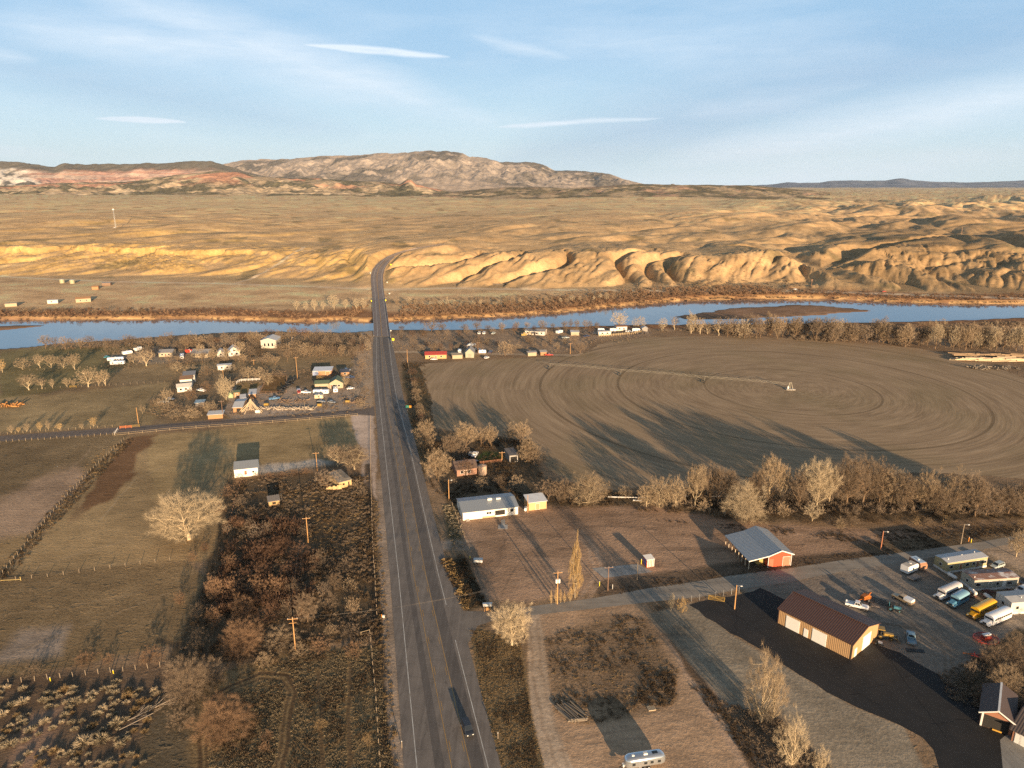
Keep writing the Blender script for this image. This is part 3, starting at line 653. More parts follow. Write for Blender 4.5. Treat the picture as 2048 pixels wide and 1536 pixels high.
def tree_np(kind, seed, anchors=260, blades=26, wid=.05):
    R = np.random.RandomState(seed); H, W = 10.0, 5.0
    if kind == 'feather': anchors = int(anchors*.5)
    th = {'broad': 1.6, 'tall': 3.2, 'vase': .9, 'round': .9, 'bush': 0.1, 'column': .6, 'feather': .9}[kind]
    def env(n, lo=.15):
        p = R.normal(size=(n*3, 3)); p /= np.linalg.norm(p, axis=1, keepdims=True)
        lump = 1+.22*np.sin(p[:, 0]*5+seed)*np.cos(p[:, 1]*4+seed*2)+.16*np.sin(p[:, 2]*7+p[:, 0]*6+seed)
        q = p*(R.uniform(lo**2.4, 1, size=(n*3, 1))**(1/2.4))*lump[:, None]
        if kind == 'broad': X = q*[W, W, 4.0]+[0, 0, 5.7]
        elif kind == 'tall': X = q*[W*.95, W*.95, 3.6]+[0, 0, 6.5]; X[:, :2] *= np.interp(X[:, 2], [2, 5, 10], [.5, 1, .9])[:, None]; 
        elif kind == 'round': X = q*[W, W, 4.6]+[0, 0, 5.2]
        elif kind == 'column': X = q*[W, W, 4.9]+[0, 0, 5.0]; X[:, :2] *= np.interp(X[:, 2], [0, 3, 8, 10], [.55, 1, .7, .25])[:, None]
        elif kind == 'bush': X = q*[W, W, 7.5]+[0, 0, 2.2]
        elif kind == 'vase': X = q*[W, W, 4.3]+[0, 0, 5.6]; X[:, :2] *= np.interp(X[:, 2], [0, 2, 6, 10], [.25, .5, 1, .9])[:, None]
        else: X = q*[W, W, 5]+[0, 0, 5]; X[:, :2] *= np.interp(X[:, 2], [0, 2, 4.5, 10], [.22, .75, 1, .6])[:, None]
        X = X[X[:, 2] > max(.5, th*.75)]
        return X[:n]
    P0 = []; P1 = []; R0 = []; R1 = []
    def seg(a, b, ra, rb, bend=.0, n=3):
        pts = [a+(b-a)*t+np.array([0, 0, 1])*bend*math.sin(math.pi*t)*np.linalg.norm(b-a)+(R.normal(size=3)*.035*np.linalg.norm(b-a) if 0 < t < 1 else 0) for t in np.linspace(0, 1, n+1)]
        for i in range(n):
            P0.append(pts[i]); P1.append(pts[i+1]); R0.append(ra+(rb-ra)*i/n); R1.append(ra+(rb-ra)*(i+1)/n)
        return pts
    nm = {'broad': 7, 'tall': 5, 'vase': 7, 'round': 6, 'bush': 9, 'column': 5, 'feather': 15}[kind]
    A = env(anchors); trunk_top = np.array([R.uniform(-.15, .15), R.uniform(-.15, .15), th])
    tr = .32 if kind in ('broad', 'tall') else .22
    if kind in ('bush',): tr = .07
    if kind == 'column' or kind == 'feather' or kind == 'tall':
        lead = seg(np.zeros(3), np.array([.2, .1, 8.6 if kind == 'column' else 6.8]), tr, .03, 0, 6)
    else: seg(np.zeros(3), trunk_top, tr*1.15, tr*.9, 0, 2); lead = None
    mains = []; M = env(nm*6, .5); M = M[np.argsort(R.rand(len(M)))]
    chosen = []
    for m in M:
        if all(np.linalg.norm((m-c)[:2]) > (2.6 if kind != 'feather' else 1.5) or abs(m[2]-c[2]) > 3 for c in chosen): chosen.append(m)
        if len(chosen) >= nm: break
    pool = []
    for m in chosen:
        if lead is not None:
            st = np.array(lead[int(np.clip((m[2]-2.2)/8.6*6*.75, 0, 5))]); 
        else: st = trunk_top if kind != 'bush' else R.normal(size=3)*[.5, .5, 0]
        pts = seg(st, st+(m-st)*.82, tr*.55, tr*.16, .06 if kind in ('broad', 'round') else -.04, 4); pool += pts[1:]
    if lead is not None: pool += lead[2:]
    pool = np.array(pool)
    S = env(46, .4); sp = []
    for s in S:
        i = np.argmin(np.linalg.norm(pool-s, axis=1)+.6*np.maximum(pool[:, 2]-s[2], 0)); p = seg(pool[i], pool[i]+(s-pool[i])*.9, tr*.2, tr*.07, .03, 2); sp += p[1:]
    sp = np.concatenate([pool, np.array(sp)])
    for a in A:
        i = np.argmin(np.linalg.norm(sp-a, axis=1)+.6*np.maximum(sp[:, 2]-a[2], 0)); seg(sp[i], a, tr*.075, tr*.035, 0, 1)
    LV, LF = tubes_np(np.array(P0), np.array(P1), np.array(R0), np.array(R1), 4)
    n = len(A)*blades; base = np.repeat(A, blades, 0); o = base-[0, 0, 3.4]; o /= np.linalg.norm(o, axis=1, keepdims=True)
    upw = {'column': 1.5, 'vase': .8, 'feather': .8}.get(kind, .25)
    d = o*(.9 if kind != 'column' else .25)+R.normal(size=(n, 3))*.55+np.array([0, 0, upw]); d /= np.linalg.norm(d, axis=1, keepdims=True)
    ln = R.uniform(.45, 1.25, size=(n, 1))*(.85 if kind != 'bush' else 1.1)
    b0 = base+R.normal(size=(n, 3))*.16; side = np.cross(d, R.normal(size=(n, 3))); side /= np.maximum(np.linalg.norm(side, axis=1, keepdims=True), 1e-6)
    V = np.stack([b0-side*wid/2, b0+side*wid/2, b0+d*ln], 1).reshape(-1, 3); V[:, 2] = np.maximum(V[:, 2], .03)
    return (LV, LF), (V, np.arange(n*3).reshape(-1, 3))
PROTO = {}
def proto(kind, var, lod):
    k = (kind, var, lod)
    if k not in PROTO:
        if lod is True or lod == 1: PROTO[k] = tree_np(kind, 11*var+5, 150, 20, .05)
        elif lod == 2: PROTO[k] = tree_np(kind, 11*var+5, 620, 30, .02)
        else: PROTO[k] = tree_np(kind, 11*var+5, 340, 32, .03)
    return PROTO[k]
MESHC = {}
def tmesh(kind, var, lod, tw, bk):
    k = (kind, var, lod, tw, bk)
    if k in MESHC: return MESHC[k]
    (LV, LF), (V, T) = proto(kind, var, lod)
    if lod == 1:
        # limbs and twigs in one mesh for the small far trees
        nt_ = len(LF); Tq = np.concatenate([LF[:, [0, 1, 2]], LF[:, [0, 2, 3]]]); allV = np.concatenate([LV, V]); allF = np.concatenate([Tq, T+len(LV)])
        me = npmesh('bare_tree', allV, allF, TW[tw], tri=True); me.materials.append(BK[bk])
        mi = np.zeros(len(allF), np.int32); mi[:len(Tq)] = 1; me.polygons.foreach_set('material_index', mi); MESHC[k] = (me,)
    else: MESHC[k] = (npmesh('trunk', LV, LF, BK[bk]), npmesh('crown', V, T, TW[tw], tri=True))
    return MESHC[k]
NTREE = [0]
def tree(kind, px, pyb, pyt, wpx, tw, label, name='bare_tree', cat='tree', group=None, bk='pale', lod=None, z=None):
    x, y = g(px, pyb); 
    if z is None: z = ground_z(x, y) if y > 560 else 0.0
    if z != 0: x, y = g(px, pyb, z)
    hm = max(hgt(pyb, pyt, z), .6); wm_ = wpx*depth(y, z)/F
    if name == 'bare_tree' and kind == 'bush': name = 'bare_bush'; cat = 'bush'
    if name == 'bare_tree' and kind == 'vase': name = 'slender_tree'
    if name == 'bare_tree' and kind == 'round' and pyb-pyt < 26: name = 'scrubby_tree'
    NTREE[0] += 1; r = random.Random(NTREE[0]*31+5); var = r.randint(0, 1 if kind in ('column', 'feather', 'vase') else 2)
    if lod is None: lod = (pyb-pyt) < 44 or wpx < 30
    if not lod and wpx > 74: lod = 2
    ms = tmesh(kind, var, lod, tw, bk); rz = r.uniform(0, 6.28); s = (wm_/(12.2 if kind == 'broad' else 11.3), wm_/(12.2 if kind == 'broad' else 11.3), hm/10.7)
    if lod == 1: o = bpy.data.objects.new(name, ms[0]); COL.objects.link(o)
    else: o = bpy.data.objects.new(name, None); COL.objects.link(o)
    o.location = (x, y, z-.05); o.rotation_euler = (0, 0, rz); o.scale = s; tag(o, label, cat, group)
    if lod != 1:
        for nme, me in zip(('trunk', 'crown'), ms):
            c = bpy.data.objects.new(nme, me); COL.objects.link(c); c.parent = o
    return o
ORD = 'first second third fourth fifth sixth seventh eighth ninth tenth eleventh twelfth thirteenth fourteenth fifteenth sixteenth seventeenth eighteenth nineteenth twentieth'.split()
def ordw(i):
    if i < 20: return ORD[i]
    tens = {2: 'twenty', 3: 'thirty', 4: 'forty'}[(i+1)//10]; u = (i+1) % 10
    return (tens[:-1]+'ieth') if u == 0 else tens+'-'+ORD[u-1]
def row(kinds, P, n, hpx, wpx, tws, phrase, jx=4, jy=3, name='bare_tree', cat='tree', group=None, bk='brown', seed=1, lod=None, skip=None):
    """n trees along a line of pixels, each with its own label: «fourth ... from the left ...»"""
    r = random.Random(seed); P = sorted(P); out = []
    xs = sorted(P[0][0]+(P[-1][0]-P[0][0])*(i+.5)/n+r.uniform(-jx, jx) for i in range(n))
    for i, x in enumerate(xs):
        y = float(np.interp(x, [p[0] for p in P], [p[1] for p in P]))+r.uniform(-jy, jy); h = r.uniform(*hpx); w = r.uniform(*wpx)
        lab = phrase.replace('#', ordw(i))
        tree(r.choice(kinds), x, y, y-h, w, r.choice(tws), lab, name, cat, group, bk, lod)
# --- belt of cottonwoods right of the white long building
B = 'belt of bare trees below the round field'
for a in [('round',1097,997,955,60,'brown','two low spreading bare trees crowding the ditch behind the tan shed'),
 ('round',1128,1001,956,48,'brown','narrow bare tree between the two widest crowns behind the tan shed'),
 ('round',1176,1009,945,86,'tan','widest bushy crown at the ditch, right behind the tan shed'),
 ('bush',1251,994,965,36,'tan','small round bare tree standing alone on the ditch pipe'),
 ('round',1293,1013,966,50,'tan','low left-end tree of the long tree belt'),
 ('round',1318,1014,951,60,'tan','domed tree second from the left end of the long belt'),
 ('round',1351,1015,949,46,'tan','sunlit dome third from the left end of the long belt'),
 ('tall',1390,1012,925,52,'tan','leaning tall tree with a bright forked trunk in the belt'),
 ('bush',1407,1022,992,36,'tan','round bush at the foot of the leaning forked tree'),
 ('tall',1418,1003,930,52,'brown','dull brown tall tree behind the forked tree'),
 ('tall',1434,1008,930,42,'brown','thin tall tree just left of the pale spreading willow'),
 ('tall',1458,1006,936,44,'brown','brown tree rising behind the pale spreading willow'),
 ('bush',1486,1036,958,92,'pale','pale fan-shaped willow leaning over the dirt lot'),
 ('tall',1512,1000,938,44,'brown','brown tree between the pale willow and the high crowned tree'),
 ('tall',1537,998,906,56,'tan','high crowned tree straight above the red-ended barn'),
 ('tall',1560,1000,925,40,'tan','slim tree on the right of the high crowned one'),
 ('bush',1566,1031,1000,32,'tan','low tan bush in front of the slim tree'),
 ('tall',1598,1012,938,52,'brown','brown tree left of the big white-limbed cottonwood'),
 ('vase',1633,1013,909,84,'pale','big white-limbed cottonwood, palest tree of the belt'),
 ('vase',1624,1042,1004,50,'pale','short pale tree bent over in front of the white-limbed cottonwood'),
 ('tall',1658,1006,935,44,'tan','tan tree on the right flank of the white-limbed cottonwood'),
 ('broad',1692,1012,904,84,'brown','largest dark brown crown of the belt'),
 ('broad',1726,1004,906,76,'brown','second large brown crown, right of the largest'),
 ('broad',1757,1006,918,60,'brown','rounded brown crown where the belt turns even'),
 ('bush',1679,1056,1030,26,'tan','small tan bush on the dirt below the large brown crown'),
 ('bush',1702,1042,1015,40,'brown','brown bush in the shade under the two large crowns')]:
    tree(a[0], *a[1:5], a[5], a[6], group=B, bk='pale' if a[5] in ('pale', 'tan') else 'brown')
row(['broad','tall','round'], [(1775,1012),(1900,1024),(2090,1032)], 15, (52,92), (40,78), ['brown','brown','grey','tan'], '# bare tree from the large crowns along the right half of the belt', 6, 7, group=B, seed=3, lod=False)
row(['round','bush'], [(1380,1002),(1780,1000)], 14, (34,56), (36,50), ['brown','dark','grey'], '# lower bare tree from the left, back row of the belt', 6, 3, group=B, seed=4)
row(['bush'], [(1560,1038),(1700,1046),(2060,1058)], 16, (10,24), (16,34), ['dark','brown','straw'], '# small bush from the left along the front edge of the belt', 7, 6, 'bare_bush', 'bush', 'bushes at the foot of the belt', seed=5)
# --- trees round the farmstead right of the highway
for a in [('round',851,896,837,52,'tan','rounded tree nearest the highway above the farmstead'),('broad',876,963,893,68,'tan','large rounded tree beside the highway turn-off'),
 ('tall',903,916,868,48,'brown','tree behind the large roadside one'),('tall',932,897,845,62,'tan','wide crown in the back row of the farmstead trees'),
 ('tall',962,890,852,42,'tan','middle crown in the back row of the farmstead trees'),('tall',981,894,850,38,'tan','right crown in the back row of the farmstead trees'),
 ('broad',1040,886,842,62,'tan','spreading tree at the field corner above the grey shed'),('broad',1058,931,876,54,'tan','tree overhanging the grey shed'),
 ('round',1078,934,893,42,'brown','dull tree right of the grey shed'),('broad',932,951,917,48,'red','dark reddish tree over the round tank'),
 ('bush',962,976,952,40,'tan','low bush below the round tank'),('bush',999,966,949,30,'brown','low bush between two rounded bushes'),
 ('bush',1035,974,948,40,'tan','neat rounded bush below the grey shed'),('bush',905,969,952,24,'brown','small bush by the utility pole near the highway'),
 ('round',922,916,876,44,'brown','brown tree in the middle of the farmstead grove'),('round',1018,880,852,30,'brown','small tree in the gap of the grove back row')]:
    tree(a[0], *a[1:5], a[5], a[6], group='trees round the farmstead', bk='brown')
row(['bush','round'], [(824,748),(832,790),(846,860)], 11, (12,24), (16,28), ['brown','red','tan'], '# bush down the field edge beside the highway', 2, 3, 'bare_bush', 'bush', 'bushes down the field edge', seed=8)
# --- single trees
tree('broad', 378, 1079, 978, 162, 'pale', 'lone broad cottonwood with a pale crown in the left field', bk='pale')
tree('broad', 1024, 1290, 1200, 96, 'pale', 'lone bare tree at the corner of the highway and the gravel road', bk='pale')
tree('tall', 676, 933, 889, 52, 'brown', 'left of two tall trees beside the highway above the stone ruin', bk='pale')
tree('broad', 709, 939, 887, 78, 'brown', 'right of two tall trees beside the highway above the stone ruin', bk='pale')
tree('broad', 655, 977, 937, 62, 'grey', 'grey rounded tree leaning over the stone ruin', bk='brown')
tree('column', 1150, 1196, 1070, 36, 'gold', 'tall golden poplar column beside the gravel road', 'poplar_tree', bk='pale')
for i, (x, h, w) in enumerate(((1102,32,8),(1112,36,10),(1121,34,9),(1129,28,8),(1140,38,14))):
    tree('column', x, 1209-(x-1100)*.15, 1209-h, w, 'gold', ORD[i]+' golden sapling from the left at the foot of the poplar', 'poplar_sapling', 'sapling', 'poplar saplings', 'pale', True)
tree('feather', 1522, 1444, 1287, 104, 'tan', 'tallest feathery tree beside the ditch below the tan metal building', bk='pale')
tree('feather', 1545, 1436, 1330, 60, 'tan', 'feathery tree leaning against the right side of the tallest one', bk='pale')
tree('feather', 1582, 1530, 1424, 82, 'pale', 'pale feathery tree near the bottom of the ditch', bk='pale')
tree('feather', 1640, 1556, 1488, 46, 'pale', 'small feathery tree at the bottom edge right of the ditch', bk='pale')
tree('vase', 1342, 1221, 1184, 18, 'pale', 'thin pale sapling left of the gate', bk='pale', lod=True)
tree('bush', 1364, 1221, 1192, 26, 'gold', 'golden bush left of the gate', 'bare_bush', 'bush', lod=True)
tree('broad', 2032, 1113, 1056, 46, 'tan', 'tree behind the silver car by the trailers', bk='pale')
for a in [('vase',1937,1368,1322,32,'grey','grey many-stemmed bush beside the red scrap'),('bush',1986,1332,1282,62,'brown','brown thicket hiding the red scrap'),
 ('bush',2022,1312,1256,54,'brown','brown thicket below the white school bus'),('bush',2008,1388,1326,74,'tan','tan thicket above the open garage'),
 ('bush',1962,1400,1366,48,'brown','low brown thicket left of the tan one'),('bush',2045,1360,1310,50,'brown','thicket cut by the right edge of the picture')]:
    tree(a[0], *a[1:5], a[5], a[6], 'bare_bush', 'bush', 'thickets at the right edge', 'brown')
# --- scrub left of the highway
SCR = [(512,1076,1044,36,'grey'),(533,1066,1040,28,'grey'),(500,1056,1034,26,'grey'),(455,1066,1046,20,'grey'),(461,1140,1104,36,'rust'),(462,1105,1082,30,'red'),(430,1198,1150,42,'rust'),(468,1186,1148,44,'rust'),(514,1186,1146,44,'rust'),
 (552,1188,1148,46,'rust'),(486,1232,1184,56,'rust'),(484,1300,1235,92,'rust'),(562,1290,1252,92,'tan'),(616,1244,1180,52,'brown'),(706,1229,1190,32,'tan'),(661,1267,1246,28,'tan'),
 (703,1270,1248,44,'brown'),(649,1190,1160,30,'grey'),(376,1397,1310,92,'brown'),(420,1364,1308,72,'brown'),(446,1466,1392,124,'rust'),(302,1322,1289,58,'rust'),(172,1322,1303,48,'rust'),
 (216,1322,1307,28,'rust'),(68,1353,1326,42,'brown'),(360,1450,1412,60,'brown'),(520,1120,1080,50,'red'),(560,1110,1072,56,'red'),(600,1120,1080,50,'red'),(490,1165,1130,40,'red'),(540,1240,1200,50,'red'),
 (590,1190,1150,44,'brown'),(640,1130,1095,44,'brown'),(670,1180,1140,40,'brown'),(690,1140,1110,32,'brown'),(580,1150,1118,50,'red'),(520,1155,1120,52,'red'),(430,1250,1210,40,'rust'),(400,1290,1250,44,'brown'),
 (395,1240,1205,34,'brown'),(640,1300,1272,46,'rust'),(600,1310,1284,40,'tan'),(530,1330,1300,40,'tan'),(708,1310,1282,40,'rust'),(575,1230,1196,44,'brown'),(660,1215,1180,36,'brown'),(360,1210,1180,26,'rust'),(345,1345,1318,40,'grey'),
 (440,1024,1000,30,'rust'),(455,990,966,34,'rust'),(480,968,950,30,'rust'),(515,958,944,26,'rust'),(540,956,943,26,'rust'),(565,953,941,26,'rust'),(590,950,938,26,'rust'),(612,946,934,24,'rust'),(534,1478,1460,30,'rust'),(530,1500,1482,26,'rust'),
 (385,1120,1100,24,'rust'),(410,1100,1082,22,'red'),(480,1010,992,26,'brown'),(505,1030,1010,30,'brown'),(560,1040,1022,30,'brown'),(610,1070,1050,30,'brown'),(700,1180,1150,34,'tan'),(725,990,970,26,'brown'),(716,975,955,24,'tan'),(640,1455,1436,34,'straw'),(735,1490,1462,24,'straw')]
SCR.sort(key=lambda a: (a[1]//60, a[0])); _c = {}
CN = {'rust': 'rust-orange', 'red': 'dark red', 'grey': 'silver-grey', 'brown': 'brown', 'tan': 'tan', 'straw': 'straw-coloured'}
BAND = ['behind the small shack', 'level with the shack', 'beside the upper pole', 'below the upper pole', 'in the dark middle of the scrub', 'above the tall pole', 'beside the tall pole', 'below the tall pole', 'by the looping tracks', 'at the fallen branches', 'near the bottom edge']
for (x, b, t, w_, c) in SCR:
    k = min(max(int((b-930)//52), 0), 10); q = (c, k); _c[q] = _c.get(q, 0)+1
    tree('bush' if (b-t) < w_ else 'round', x, b, t, w_, c, '%s %s bush from left %s in the scrub' % (ORD[_c[q]-1], CN[c], BAND[k]), 'bare_bush', 'bush', 'bushes of the roadside scrub', 'red' if c in ('red', 'rust') else 'brown')
# --- river bank, villages and fields
NB = 'bare trees on the near river bank'
row(['round','bush'], [(350,700),(470,698),(600,692),(735,690)], 26, (12,20), (16,26), ['brown','grey','red'], '# shrub of the second line behind the near left shore', 5, 5, 'bare_bush', 'bush', group=NB, seed=31)
row(['round','tall'], [(795,676),(1000,668),(1190,664)], 18, (12,20), (12,20), ['brown','grey','red'], '# low tree from the bridge along the right village shore', 5, 3, group=NB, seed=32)
row(['tall','round'], [(84,700),(230,696),(345,690)], 15, (20,30), (22,32), ['brown','grey','tan'], '# bank tree from the left edge of the near shore', 4, 2, group=NB, seed=11)
row(['round','tall'], [(350,694),(470,692),(560,684),(640,676)], 22, (20,34), (22,34), ['brown','tan','red','grey'], '# bank tree along the near shore above the left village', 5, 4, group=NB, seed=12)
row(['round'], [(552,712),(690,712)], 9, (24,30), (18,26), ['brown','tan'], '# rounded tree in the row below the grey hall', 3, 2, group='row below the grey hall', seed=13)
row(['round','bush'], [(640,678),(742,684)], 8, (14,22), (16,24), ['brown','tan'], '# low tree of the clump left of the bridge end', 4, 6, group=NB, seed=14)
row(['round','bush'], [(640,690),(720,700)], 7, (14,24), (14,24), ['brown','grey'], '# shrub beside the dirt track left of the bridge', 6, 8, 'bare_bush', 'bush', seed=15)
for i, (x, b, h, w_, c) in enumerate([(803,664,14,18,'dark'),(863,664,27,42,'brown'),(884,665,20,26,'brown'),(929,664,17,22,'brown'),(954,662,20,24,'brown'),(976,663,14,18,'brown'),(1004,661,17,20,'tan'),(1033,660,18,18,'tan'),(1054,659,16,16,'tan'),(1085,659,20,26,'tan'),(1105,660,15,14,'grey'),(1129,660,20,20,'brown'),(1141,659,22,14,'grey'),(1154,660,22,18,'grey'),(1170,660,22,18,'grey'),(1180,660,20,14,'grey'),(1193,661,18,16,'brown')]):
    tree('tall' if w_ < 30 else 'broad', x, b, b-h, w_, c, ordw(i)+' bank tree from the right side of the bridge', group=NB, bk='brown')
tree('broad', 1238, 655, 620, 42, 'pale', 'left of two silvery trees behind the board fence', group=NB); tree('round', 1277, 657, 631, 38, 'pale', 'right of two silvery trees behind the board fence', group=NB)
for i, (x, b, h, w_, c) in enumerate([(1324,663,30,26,'pale'),(1349,660,30,22,'grey'),(1382,667,44,30,'pale'),(1400,668,34,28,'tan'),(1437,671,38,34,'tan'),(1415,668,26,26,'brown')]):
    tree('vase' if c == 'pale' else 'tall', x, b, b-h, w_, c, ordw(i)+' tree right of the silvery pair on the near bank', group=NB)
row(['tall','round','vase'], [(1450,672),(1600,676),(1720,684),(1850,693)], 36, (34,50), (28,42), ['tan','grey','tan','grey','pale'], '# tree from the left in the dense bank row beyond the round field', 4, 4, group='dense bank row beyond the round field', seed=16)
row(['round','tall'], [(1460,664),(1850,680),(2070,686)], 12, (20,30), (26,36), ['red','brown','dark'], '# dark tree in the back of the bank row', 4, 3, group='dense bank row beyond the round field', seed=17)
row(['vase','tall'], [(1850,694),(1950,700),(2060,704)], 17, (40,58), (26,38), ['pale','pale','tan'], '# pale slender tree at the right end of the bank row', 4, 4, group='dense bank row beyond the round field', seed=18)
for i, (x, b, h, w_) in enumerate([(593,620,22,18),(611,622,20,16),(629,621,24,18),(646,620,18,14),(668,619,32,28),(691,617,20,20),(713,618,24,20),(727,618,24,18)]):
    tree('vase', x, b, b-h, w_, 'pale', ordw(i)+' pale tree from the left on the far bank before the bridge', group='pale trees on the far bank')
row(['vase','column','tall'], [(786,612),(1000,612),(1120,606),(1230,600)], 34, (9,20), (8,15), ['pale','tan','tan'], '# pale tree from the bridge along the far bank', 4, 2, group='pale trees on the far bank', seed=19)
row(['bush','round'], [(10,626),(60,627),(300,626)], 11, (8,16), (14,26), ['brown','tan','dark'], '# bush from the left on the far left bank', 8, 4, 'bare_bush', 'bush', seed=20)
LF_ = 'trees of the left pastures'
for i, (k, x, b, t, w_, c) in enumerate([('vase',5,745,716,22,'gold'),('round',46,739,713,38,'tan'),('tall',80,736,707,28,'tan'),('tall',104,738,708,30,'tan'),('round',127,736,709,28,'brown'),('tall',150,739,705,34,'tan'),('tall',58,780,747,46,'brown'),('tall',84,778,754,26,'brown'),
  ('vase',105,775,756,14,'tan'),('vase',134,773,754,22,'tan'),('vase',148,773,758,14,'tan'),('broad',177,774,732,52,'tan'),('vase',198,772,742,20,'tan'),('tall',211,771,738,28,'tan')]):
    tree(k, x, b, t, w_, c, ordw(i)+' tree, counted from the far left, of the two rows across the left pastures', group=LF_, bk='pale')
for i, (x, b, t, w_) in enumerate([(23,866,850,16),(37,865,853,12),(54,864,845,16),(81,862,842,14),(97,861,839,12),(119,859,846,18),(163,857,846,12),(188,854,832,18)]):
    tree('vase', x, b, t, w_, 'gold' if i % 2 else 'tan', ORD[i]+' slender bush from the left on the verge of the paved lane', 'bare_bush', 'bush', 'slender bushes on the lane verge', 'pale')
VT = [('round',267,726,703,28,'tan','left of the pair below the long white trailers'),('broad',293,732,695,46,'tan','right of the pair below the long white trailers'),
 ('tall',332,700,678,26,'brown','behind the small tan house'),('tall',376,698,668,30,'brown','behind the white motor home'),('tall',402,712,686,26,'tan','in front of the tan gabled house'),('round',428,716,690,24,'tan','right of the tan gabled house'),
 ('tall',452,718,694,26,'tan','between the tan and the white gabled house'),('tall',480,712,680,34,'tan','right of the white gabled house'),('round',500,714,690,30,'brown','first right of the white gabled cottage'),('round',523,716,694,32,'dark','left under the grey hall'),
 ('round',354,742,722,34,'tan','above the grey two-storey house'),('round',382,748,728,32,'tan','behind the grey two-storey house'),('round',415,750,726,30,'brown','above the parked white pickup'),('round',462,744,728,30,'tan','over the white mobile home'),
 ('round',497,756,730,36,'tan','above the white garden wall'),('round',520,758,732,34,'tan','right of the garden wall'),('round',536,770,740,34,'tan','left edge of the brown corral'),('vase',452,800,752,40,'pale','palest, fan-shaped, beside the green shed'),
 ('round',413,784,759,24,'rust','beside the white pickup'),('round',383,800,772,28,'rust','in front of the white house'),('round',334,804,774,30,'tan','on the lawn left of the white house'),('bush',354,834,816,40,'tan','left by the lane fence'),
 ('bush',385,836,812,40,'tan','middle by the lane fence'),('round',422,826,800,34,'tan','above the brown roadside shed'),('bush',320,800,785,26,'brown','at the dark car'),('vase',286,828,808,16,'tan','by the lane gate'),
 ('round',640,764,746,16,'gold','in front of the blue building'),('round',692,772,744,18,'tan','right of the green-roofed house'),('round',724,742,712,24,'brown','beside the highway above the village'),('round',716,770,744,24,'brown','beside the highway near the white car'),
 ('round',730,790,768,22,'brown','beside the highway below the white car'),('bush',722,812,795,26,'tan','at the lane corner by the highway'),('bush',735,700,676,20,'tan','at the foot of the bridge ramp'),('round',706,720,690,26,'brown','right end of the hall row'),
 ('tall',575,724,696,20,'brown','beside the upper village pole'),('round',560,758,738,22,'brown','above the brown corral')]
for k, x, b, t, w_, c, s in VT: tree(k, x, b, t, w_, c, CN.get(c, c)+' bare tree '+s+' in the left village', group='trees of the left village', bk='pale' if c in ('pale', 'tan') else 'brown')
for k, x, b, t, w_, c, s in [('round',826,696,668,26,'brown','nearest the highway in the right village'),('tall',868,710,682,26,'brown','behind the red roof'),('broad',955,702,670,32,'brown','over the white canopy'),('round',1010,712,678,40,'tan','right of the parked cars in the right village'),
  ('round',1022,708,684,26,'brown','behind the tan tree by the lane'),('broad',1101,688,655,32,'brown','below the long white house'),('round',1060,688,672,22,'brown','left below the long white house'),('round',1148,690,666,22,'brown','near the yellow lane pole'),
  ('broad',1160,706,682,36,'brown','where the lane bends round the field'),('round',975,690,672,26,'brown','right of the canopy'),('round',915,700,688,18,'tan','behind the little trailer'),('round',846,672,655,26,'dark','dark, below the bridge end')]:
    tree(k, x, b, t, w_, c, 'bare tree '+s, group='trees of the right village', bk='brown')
row(['round','tall'], [(330,724),(560,728)], 14, (14,24), (18,28), ['brown','tan','grey'], '# tree from the left in the line between the two rows of village houses', 6, 5, group='trees of the left village', seed=33)
row(['round','bush'], [(300,815),(440,824)], 12, (12,22), (16,26), ['brown','tan'], '# bush from the left on the village side of the paved lane', 5, 6, 'bare_bush', 'bush', 'bushes of the left village', seed=34)
row(['round','tall'], [(560,704),(735,712)], 12, (16,26), (18,26), ['brown','tan','red'], '# tree from the left behind the fence above the workshop', 5, 5, group='trees of the left village', seed=35)
row(['round','bush'], [(210,704),(330,702)], 8, (14,22), (16,24), ['brown','grey'], '# tree from the left round the far left gravel lot', 5, 6, group='trees of the left village', seed=36)
row(['round','bush'], [(830,700),(1000,694),(1140,694)], 16, (10,20), (12,22), ['brown','tan','red'], '# small tree from the highway across the right village yards', 6, 8, group='trees of the right village', seed=37)
# --- stuff: brush that nobody could count
def clumps(name, pts, mat, blades=30, wid=.06, seed=1, flat=.8):
    """pts: x, y, z, radius, height; many small spiky shrubs in one mesh"""
    R = np.random.RandomState(seed); P = np.array(pts); n = len(P); B_ = np.repeat(P, blades, 0); m = n*blades
    d = R.normal(size=(m, 3)); d[:, 2] = np.abs(d[:, 2])*.9+.25; d /= np.linalg.norm(d, axis=1, keepdims=True)
    s = np.stack([B_[:, 3], B_[:, 3], B_[:, 4]], 1); r0 = R.uniform(.05, .6, (m, 1))
    a = B_[:, :3]+d*s*r0; b = B_[:, :3]+d*s*R.uniform(.75, 1.1, (m, 1))
    side = np.cross(d, R.normal(size=(m, 3))); side /= np.maximum(np.linalg.norm(side, axis=1, keepdims=True), 1e-6); side *= (wid*R.uniform(.6, 1.5, (m, 1)))*np.sqrt(B_[:, 3:4])
    V = np.stack([a-side, a+side, b], 1).reshape(-1, 3)
    me = npmesh(name, V, np.arange(m*3).reshape(-1, 3), TW[mat], tri=True); o = bpy.data.objects.new(name, me); COL.objects.link(o); return tag(o, kind='stuff')
AVOID = [[(395,1560),(400,1480),(430,1390),(520,1345),(575,1352),(590,1385),(575,1480),(565,1560)],[(408,1560),(415,1480),(445,1390),(520,1356),(565,1362),(577,1385),(562,1480),(552,1560)],[(700,1330),(697,1440),(700,1560)],[(636,1345),(640,1440),(648,1560)]]
AVW = [[g(*p) for p in P] for P in AVOID]
